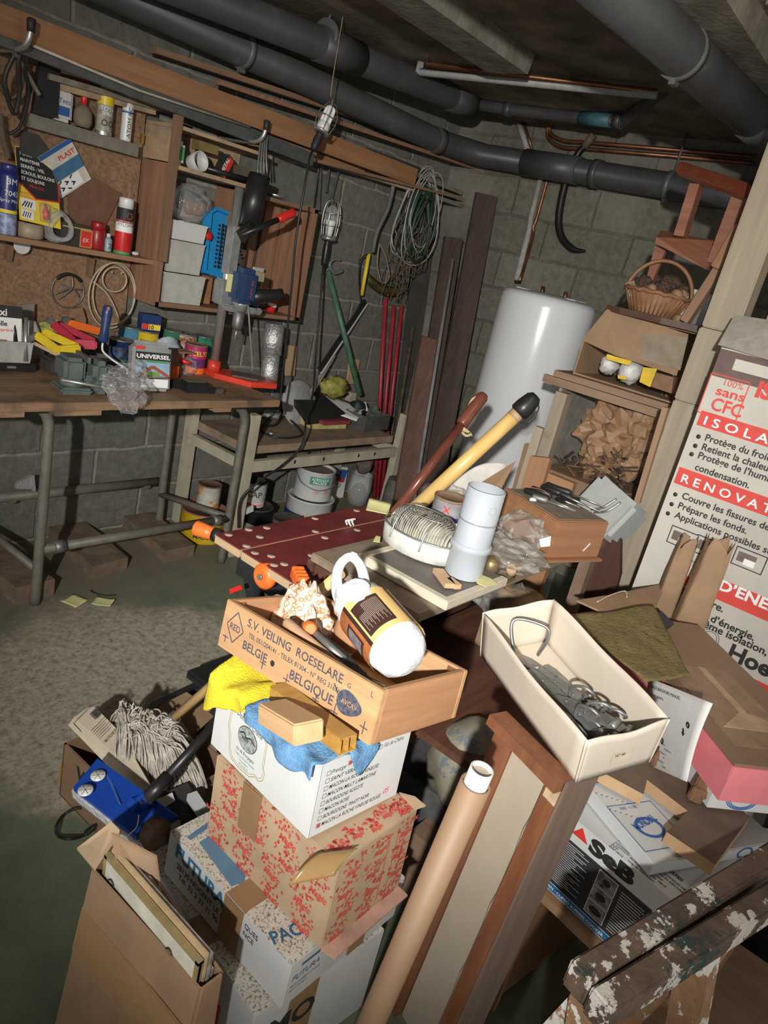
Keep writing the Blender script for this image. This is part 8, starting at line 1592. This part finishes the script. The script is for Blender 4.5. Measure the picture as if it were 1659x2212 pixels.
for i, (x, y, z, a_, L, ti, lab) in enumerate([(.005, .03, .03, -78, .20, 6, 'zinc hinge with wire latch at left of the heap'), (-.02, -.03, .045, -84, .20, 4, 'zinc hinge lying topmost on the heap'), (.02, -.05, .035, -70, .18, 3, 'zinc hinge at the right of the heap'), (-.04, -.01, .02, -92, .20, 3, 'zinc hinge against the near wall of the shoe box'), (.03, .0, .02, -86, .18, 2, 'zinc hinge at the back of the heap'), (-.01, -.08, .06, -66, .12, 8, 'short zinc hinge crossing near the labelled end'), (-.045, -.07, .035, -96, .16, 4, 'zinc hinge low at the near right corner'), (.0, -.02, .015, -88, .22, 1, 'bottom zinc hinge under the heap')]): hinge(lab, x, y, z, a_, L, -ti)
t = thing('hook_rod', 'bent steel loop rod standing at the left end of the shoe box', 'rod', ST_ @ frame((0, .13, .04))); G(GAL).tube(spline([(.03, -.0, -.025), (.035, -.015, .03), (.03, -.005, .055), (-.02, .03, .06), (-.035, .02, .035), (-.03, -.02, -.02), (-.0, -.05, -.01)], 5), .0036, 8).build('rod_loop', t)
for i in range(3): one(G(GAL).cyl(sl_(-.03+.03*i, -.03, .02+.012*i), sl_(-.02+.02*i, -.165, .012+.015*i), .0045), 'steel_rod', ['near', 'middle', 'rear'][i]+' plain steel rod at the labelled end of the shoe box', 'rod', 'rods in the shoe box')
# pressure cooker carton, white carton on it, pink box, board with straps
zS = .40; M = frame((1.467, .154, zS), -10) @ Matrix.Translation((0, .04, 0)); cx_, cyy, ch_ = .388, .322, .187
t, g = carton('cooker_carton', 'white and black pressure cooker carton lettered SEB', M, cx_, cyy, ch_, CWH, CWH)
hx, hy = cx_/2, cyy/2; BKI = plain('carton_black', (.035, .035, .04), .5, var=.1)
g.m(BKI).quad((-hx, hy, .022), EY, Z3, cyy, .118, .0006); g.m(plain('stripe_blue', (.02, .16, .36), .5)).quad((-hx, hy, .004), EY, Z3, cyy, .016, .0006)
g.m(WINK).text('SNELKOOKPAN \u00b7 CLIPSO X-PRESS COOKER \u00b7 pressure cooker', (-hx, hy-.04, .0085), EY, Z3, .0065, cyy-.05, 'l', 0, .02, off=.0012)
g.m(RINK).add([V((-hx-.0008, hy-.104, .158)), V((-hx-.0008, hy-.143, .158)), V((-hx-.0008, hy-.122, .184))], [(0, 1, 2)])
g.m(INK).text('SeB', (-hx, hy-.146, .152), EY, Z3, .030, .102, 'l', 0, .06, off=.001)
g.m(plain('grey_ink', (.55, .55, .55), .6))
for k in range(22): g.quad((-hx, hy-.085, .132-.0048*k), EY, Z3, .06+.018*math.sin(k*2.3), .0016, .0012); (k < 16) and g.quad((-hx, hy-.235, .125-.0062*k), EY, Z3, .05+.012*math.sin(k*3), .0018, .0012)
for k in range(3): z_ = .100-.036*k; g.m(WINK).quad((-hx, hy-.182, z_), EY, Z3, .044, .034, .0010).m(plain('photo_steel', (.30, .27, .28), .4, var=.5, vs=45)).quad((-hx, hy-.1835, z_+.0015), EY, Z3, .041, .031, .0014); g.m(INK).add([V((-hx-.0018, hy-.204+.009*math.cos(2*PI*i/14)*(1+.3*k), z_+.017+.008*math.sin(2*PI*i/14))) for i in range(14)], [tuple(range(14))])
# print on the top
tp_ = lambda x, y: (-hx+x, hy-.08-y, ch_+.0006)
g.m(INK).text('COCOTTE MINUTE', tp_(.035, .10), EY, X3, .009, .06, 'l', 0, .02).text('CLIPSO\u00b0 SNELKOOKPAN', tp_(.06, .135), EY, X3, .010, .09, 'l', 0, .02)
for k in range(5): g.text(['AUTOMATISCH SLUITEND DEKSEL', 'OPENEN-SLUITEN IN EEN HANDOMDRAAI', '4,5L / 4 \u00e0 6 personen', 'ROESTVRIJSTAAL 18/10', 'Volg de instructies'][k], tp_(.045-.010*k, .14), EY, X3, .0052, None, 'l', 0, .01)
for k in range(6): g.text(['autocuiseur', '\u00e0 ouverture', 'facile', '4,5 L', 'inox 18/10', ''][k] or '-', tp_(.024-.006*k if k < 4 else .002, .10), EY, X3, .005)
g.build('carton_body', t)
G(CWH).plate([(-hx+.0, -hy, ch_), (hx, -hy, ch_), (hx+.02, -hy-.05, ch_+.012), (-hx+.12, -hy-.045, ch_+.006)], .003, Z3).build('open_flap', t)
one(G(wood('stool_board', (.28, .16, .085), (.40, .25, .14), 'y', 7)).at(M).box((.0, .0, -.014), (cx_+.03, cyy+.06, .024), .002), 'plank_shelf', 'brown plank carrying the cooker carton', 'plank')
g = G(wood('ply_side', (.30, .16, .085), (.38, .215, .12), 'z', 4, stretch=5)).at(M); pk = M.inverted() @ CAM
g.prism([(-.20, .0), (.04, 0), (.04, .372), (-.20, .372)], .014, axes((-.17, .12, -.4), (0, -1, 0), Z3)); g.box((.02, .10, -.2), (.36, .014, .37)); g.box((.02, -.115, -.2), (.36, .014, .37)); one(g, 'plywood_stand', 'red-brown plywood stand under the cooker carton', 'stand')
zM = zS+ch_+.003; m0, m1 = P(1264, 1693, z=zM+.03), P(1411, 1866, z=zM+.03)
yw = math.degrees(math.atan2(m1.y-m0.y, m1.x-m0.x))+90; Lm = (m1-m0).length; M = frame((m0.x, m0.y, zM), yw)
t = thing('white_carton', 'flat white carton with a blue oval MONDIAL logo on the cooker carton', 'carton', M); g = G(CWH); g.box((.17, -Lm/2, .015), (.34, Lm, .030), .002)
MBL = plain('logo_blue', (.03, .13, .42), .5); zt = .0305; lc_ = (.062, -Lm+.085); 
sq = [V((lc_[0]-.058, lc_[1]+.058, zt)), V((lc_[0]-.058, lc_[1]-.058, zt)), V((lc_[0]+.058, lc_[1]-.058, zt)), V((lc_[0]+.058, lc_[1]+.058, zt))]; g.m(MBL).line(sq+[sq[0]], .0016, Z3)
for rr in (.036, .033, .030): g.line([V((lc_[0]+rr*.9*math.cos(a_), lc_[1]-.006+rr*.72*math.sin(a_), zt)) for a_ in [2*PI*i/30 for i in range(31)]], .0022, Z3)
g.text('MONDIAL', (lc_[0]-.0, lc_[1]+.0, zt), (.95, .25, 0), (-.25, .95, 0), .016, .07, 'c', 0, .03, off=.001); g.text('REF. 111B', (lc_[0]-.03, lc_[1]+.045, zt), (1, 0, 0), (0, 1, 0), .007, None, 'l')
g.m(INK)
for y in (-.03, -.075):
    for k in range(7): g.line([V((.004+.009*k, y-.006*k, zt)), V((.009+.009*k, y-.006*k, zt))], .0012, Z3)
g.m(MBL)
for rr in (.018, .021): g.line([V((.25+rr*math.cos(a_), -Lm, .015+rr*.6*math.sin(a_))) for a_ in [2*PI*i/24 for i in range(25)]], .002, NY)
g.build('carton_body', t)
# pink boxed set with brown lid
zp = zM+.065; pN = P(1585, 1655, z=.80); eLd = (P(1425, 1270, z=.80)-P(1659, 1500, z=.80)).normalized(); eWd = V((eLd.y, -eLd.x, 0)); Lp, Wp = .60, .27
PINK = plain('pink_card', (.72, .21, .24), .55, var=.04); M = axes(pN, eWd, eLd); t = thing('pink_box', 'pink gift box with a brown card lid showing a croquet mallet', 'box', M); hp = .085
g = G(PINK); g.box((Wp/2, Lp/2, -hp/2-.005), (Wp-.008, Lp-.008, hp-.01)); g.build('box_base', t); g = G(PINK); g.box((Wp/2, Lp/2, -.017), (Wp, Lp, .034), .002); g.build('lid_rim', t)
BRL = plain('brown_lid', (.235, .15, .09), .5, var=.08, vs=6); g = G(BRL); g.box((Wp/2, Lp/2, .001), (Wp-.004, Lp-.004, .008)); g.m(plain('lid_brown_light', (.29, .19, .115), .5)).box((Wp*.45, Lp*.35, .0055), (Wp*.62, Lp*.5, .001))
g.m(plain('mallet_tan', (.46, .32, .19), .5)).box((Wp*.5, Lp*.42, .0062), (.018, Lp*.36, .0016)).prism([(Wp*.18, Lp*.20), (Wp*.85, Lp*.20), (Wp*.58, Lp*.30), (Wp*.45, Lp*.30)], .0016, frame((0, 0, .0055))); g.build('lid_panel', t)
one(G(CWH, None).box((0, 0, 0), (.001, .001, .001)), 'x', 'x', 'x') if 0 else None
g = G(CWH, frame((pN.x, pN.y, 0)) @ axes((0, 0, .66), eWd, eLd)); g.box((Wp/2+.01, Lp/2+.03, .026), (Wp-.03, Lp-.03, .05), .002); g.m(MBL)
for rr in (.018, .021, .024): g.line([V((Wp*.35+1.4*rr*math.cos(a_), .0445, .027+rr*.9*math.sin(a_))) for a_ in [2*PI*i/24 for i in range(25)]], .002, NY)
one(g, 'white_carton', 'white carton with blue oval ring directly under the pink box', 'carton')
# olive floral cloth
OL = plain('olive_brocade', (.20, .15, .055), .85, var=.15, vs=40, c2=(.10, .07, .03), thr=(.60, 26, .05), bmp=.6, bs=110)
cp = [P(1215, 1322, z=.83), P(1410, 1308, z=.83), P(1492, 1462, z=.822), P(1395, 1475, z=.822)]
cloth('olive brocade fabric piece draped over the brown lid', lambda u, v: lerp(lerp(cp[0], cp[1], u), lerp(cp[3], cp[2], u), v)+V((0, 0, .008*noise.noise(V((u*3, v*3, 6)))-.012*(1-u)*(1-v))), OL, name='fabric')
one(G(plain('tarp_blue_black', (.03, .035, .045), .6)).plate([P(1412, 1335, z=.826), P(1428, 1322, z=.828), P(1455, 1350, z=.828), P(1440, 1362, z=.826)], .004, Z3), 'dark_tape', 'dark blue-black tape patch at the fabric edge', 'tape')
one(G(KRAFT).plate([P(1245, 1300, z=.812), P(1335, 1285, z=.815), P(1440, 1262, z=.815), P(1415, 1312, z=.812), P(1300, 1325, z=.812)], .005, Z3), 'cardboard_flap', 'brown cardboard flap behind the olive fabric', 'cardboard')
hang('thin pale string looped over the cardboard flap', [P(1290, 1300, z=.82), P(1320, 1285, z=.825), P(1350, 1277, z=.825), P(1354, 1290, z=.822)], .0018, plain('pale_string', (.5, .43, .32), .8), 'string', 'string')
# instruction sheet
sh4 = [P(1405, 1465, d=1.66), P(1540, 1520, d=1.42), P(1485, 1690, d=1.42), P(1385, 1645, d=1.66)]
g = G(PAPER); g.grid(lambda u, v: lerp(lerp(sh4[0], sh4[1], u), lerp(sh4[3], sh4[2], u), v)+CF*(.012*math.sin(v*3)*u), 8, 8, .0006)
eu = (sh4[1]-sh4[0]).normalized(); nn_ = eu.cross(sh4[0]-sh4[3]).normalized(); ev = nn_.cross(eu); of = .0035
def stx(s_, u, v, h, bold=0): p = lerp(lerp(sh4[0], sh4[1], u), lerp(sh4[3], sh4[2], u), v)+CF*(.012*math.sin(v*3)*u); g.m(INK).text(s_, p, eu, ev, h, None, 'l', 0, bold, off=of)
stx('VIDAGE BAIGNOIRE MANUEL', .02, .10, .0068); stx('SYSTEME BREVETE', .04, .19, .0052)
for (u, v, s_) in ((.28, .33, '3'), (.80, .36, '4'), (.42, .66, '3')): 
    p = lerp(lerp(sh4[0], sh4[1], u), lerp(sh4[3], sh4[2], u), v)+CF*(.012*math.sin(v*3)*u); g.m(INK).add([p+nn_*.003+eu*.0065*math.cos(2*PI*i/16)+ev*.0065*math.sin(2*PI*i/16) for i in range(16)], [tuple(range(16))]); g.m(WINK).text(s_, p-ev*.003, eu, ev, .006, None, 'c', off=of+.0006)
p = lerp(lerp(sh4[0], sh4[1], .74), lerp(sh4[3], sh4[2], .74), .46); g.m(INK).add([p+nn_*.0045+eu*a+ev*b for a, b in ((-.0025, .008), (.0025, .008), (.0025, 0), (.006, 0), (0, -.007), (-.006, 0), (-.0025, 0))], [tuple(range(7))])
for k in range(6): stx(['Serrer', 'Position ouverte', 'Tourner la', 'vis', 'Bouchon', 'le joint'][k], .42+.08*(k % 2), .70+.05*k, .0042)
one(g, 'instruction_sheet', 'white instruction sheet about a bath drain, hanging behind the strapped board', 'paper')
# board with two leather straps
zb = zM+.034; o2 = [(1290, 1662), (1352, 1622), (1505, 1600), (1618, 1768), (1545, 1868), (1440, 1797), (1486, 1752), (1398, 1685), (1390, 1716)]; pb_ = [P(u, v, z=zb+.03) for u, v in o2]
t = thing('strapped_board', 'notched brown wooden board with two leather buckle straps', 'board', frame(pb_[0]-V((0, 0, .03)))); T = t.matrix_world.inverted()
g = G(plain('board_dusty_brown', (.155, .105, .075), .75, var=.15, vs=10), T); g.add(pb_, [tuple(range(len(pb_)))]); dn = V((0, 0, -.026)); g.m(wood('end_grain', (.38, .23, .12), (.54, .36, .21), 'z', 8, stretch=3)); n9 = len(pb_); g.add(pb_+[p+dn for p in pb_], [(i, (i+1) % n9, n9+(i+1) % n9, n9+i) for i in range(n9)]+[tuple(range(n9, 2*n9))[::-1]]); g.build('board_body', t)
LEA = plain('worn_leather', (.20, .10, .05), .75, var=.25, vs=30, bmp=.4)
BRS = plain('old_brass', (.36, .25, .12), .35, metal=.8)
for (a, b) in (((1415, 1655), (1465, 1575)), ((1497, 1730), (1545, 1640))):
    p = P(*a, z=zb+.033); vdir = (P(b[0], b[1], d=(p-CAM).dot(CF)-.01)-p); M2 = axes(p, vdir, -CF.cross(vdir) if 0 else vdir.cross(CF)); Ls = vdir.length
    M2.translation = p
    s = thing('x', None, None, M2) if 0 else None
    Q = T @ M2
    g = G(LEA, Q); g.box((Ls/2, 0, 0), (Ls, .030, .014), .003); g.build('leather_strap', t)
    g = G(LEA, Q); g.box((Ls*.25, 0, .009), (.018, .036, .006), .002); g.build('strap_keeper', kid(t, 'leather_strap'))
    g = G(BRS, Q)
    for (x, y, w_, h_) in ((Ls*.80, .013, .026, .004), (Ls*.80, -.013, .026, .004), (Ls*.80+.012, 0, .004, .028), (Ls*.80-.012, 0, .004, .028), (Ls*.80, 0, .024, .003)): g.box((x, y, .010), (w_, h_, .004), .001)
    g.build('buckle', kid(t, 'leather_strap'))
# ---- paint splattered trestle
PT = plain('peeling_paint_wood', (.10, .065, .045), .7, var=.3, vs=14, c2=(.50, .47, .42), thr=(.535, 12, .015), bmp=.3, c3=(.025, .04, .035), thr3=(.585, 9, .02))
PT2 = plain('splattered_wood', (.30, .17, .09), .7, var=.2, vs=12, c2=(.62, .60, .55), thr=(.54, 9, .02), bmp=.3)
DGP = plain('dark_green_paint', (.02, .035, .03), .6)
zt = .76; t = thing('trestle', 'paint splattered wooden trestle at lower right', 'trestle', frame(P(1262, 2110, z=0))); T = t.matrix_world.inverted(); rnd = random.Random(21)
for i, (a, b, zz) in enumerate([((1258, 2088), (1700, 1815), zt), ((1303, 2150), (1700, 1905), zt)]):
    a, b = P(*a, z=zz), P(*b, z=zz); d_ = (b-a).normalized(); sd = V((-d_.y, d_.x, 0)); g = G(PT, T); g.bar(a-V((0, 0, .03)), b-V((0, 0, .03)), .036, .045, Z3, .004); Lb = (b-a).length
    for k in range(0):
        p = lerp(a, b, rnd.random())+sd*rnd.uniform(-.013, .018); r_ = rnd.uniform(.004, .014); g.m([DGP, WHT, DGP, DGP][rnd.randrange(4)]).add([p+V((0, 0, -.0017))+d_*r_*rnd.uniform(1.2, 2.2)*math.cos(2*PI*q_/8)+sd*r_*rnd.uniform(.4, .9)*math.sin(2*PI*q_/8) for q_ in range(8)], [tuple(range(8))])
    g.build('top_bar', t)
    for k, (u0, v0) in enumerate([((1290, 2150), (1262, 2290)), ((1680, 1935), (1560, 2290))][0:2]):
        pass
pA_, pB_ = P(1303, 2150, z=zt), P(1700, 1905, z=zt); d_ = (pB_-pA_).normalized(); sd = V((d_.y, -d_.x, 0))
for k, s_ in ((.06, 1), (.10, -1), (.62, 1), (.66, -1)):
    p = lerp(pA_, pB_, k)+V((-d_.y, d_.x, 0))*.02-V((0, 0, .055)); q_ = p+sd*.16*s_; q_.z = 0; G(PT2, T).bar(q_, p, .05, .028, d_).build('leg', t)
G(PT2, T).bar(lerp(pA_, pB_, .08)+sd*.07-V((0, 0, .30)), lerp(pA_, pB_, .64)+sd*.07-V((0, 0, .30)), .02, .04).build('cross_rail', t)
# rounded plywood seat behind it
se = [(1415, 2120), (1420, 2165), (1450, 2185), (1500, 2175), (1600, 2030), (1612, 1990), (1590, 1960), (1545, 1955)]
xs_ = 1.28; pts = [P(u, v, x=xs_+.10*(v < 2050)) for u, v in se]; one(G(plain('tan_plywood', (.40, .24, .13), .6, var=.06, vs=4)).plate(pts, .012, (.8, .2, .3)), 'plywood_sheet', 'rounded tan plywood seat behind the trestle', 'seat')
bx_ = P(1480, 2180, x=1.4); one(G(SWD).box((1.62, -.08, .10), (.3, .3, .20)), 'dark_crate', 'dark crate in shadow under the plywood seat', 'crate')
one(G(BLK).lathe([(.10, 0), (.13, .52), (.135, .53), (.12, .53), (.09, .01)], 24, frame((2.0, -.12, 0)), cap=False), 'black_bin', 'tall black bin in shadow at right behind the pink box', 'bin')
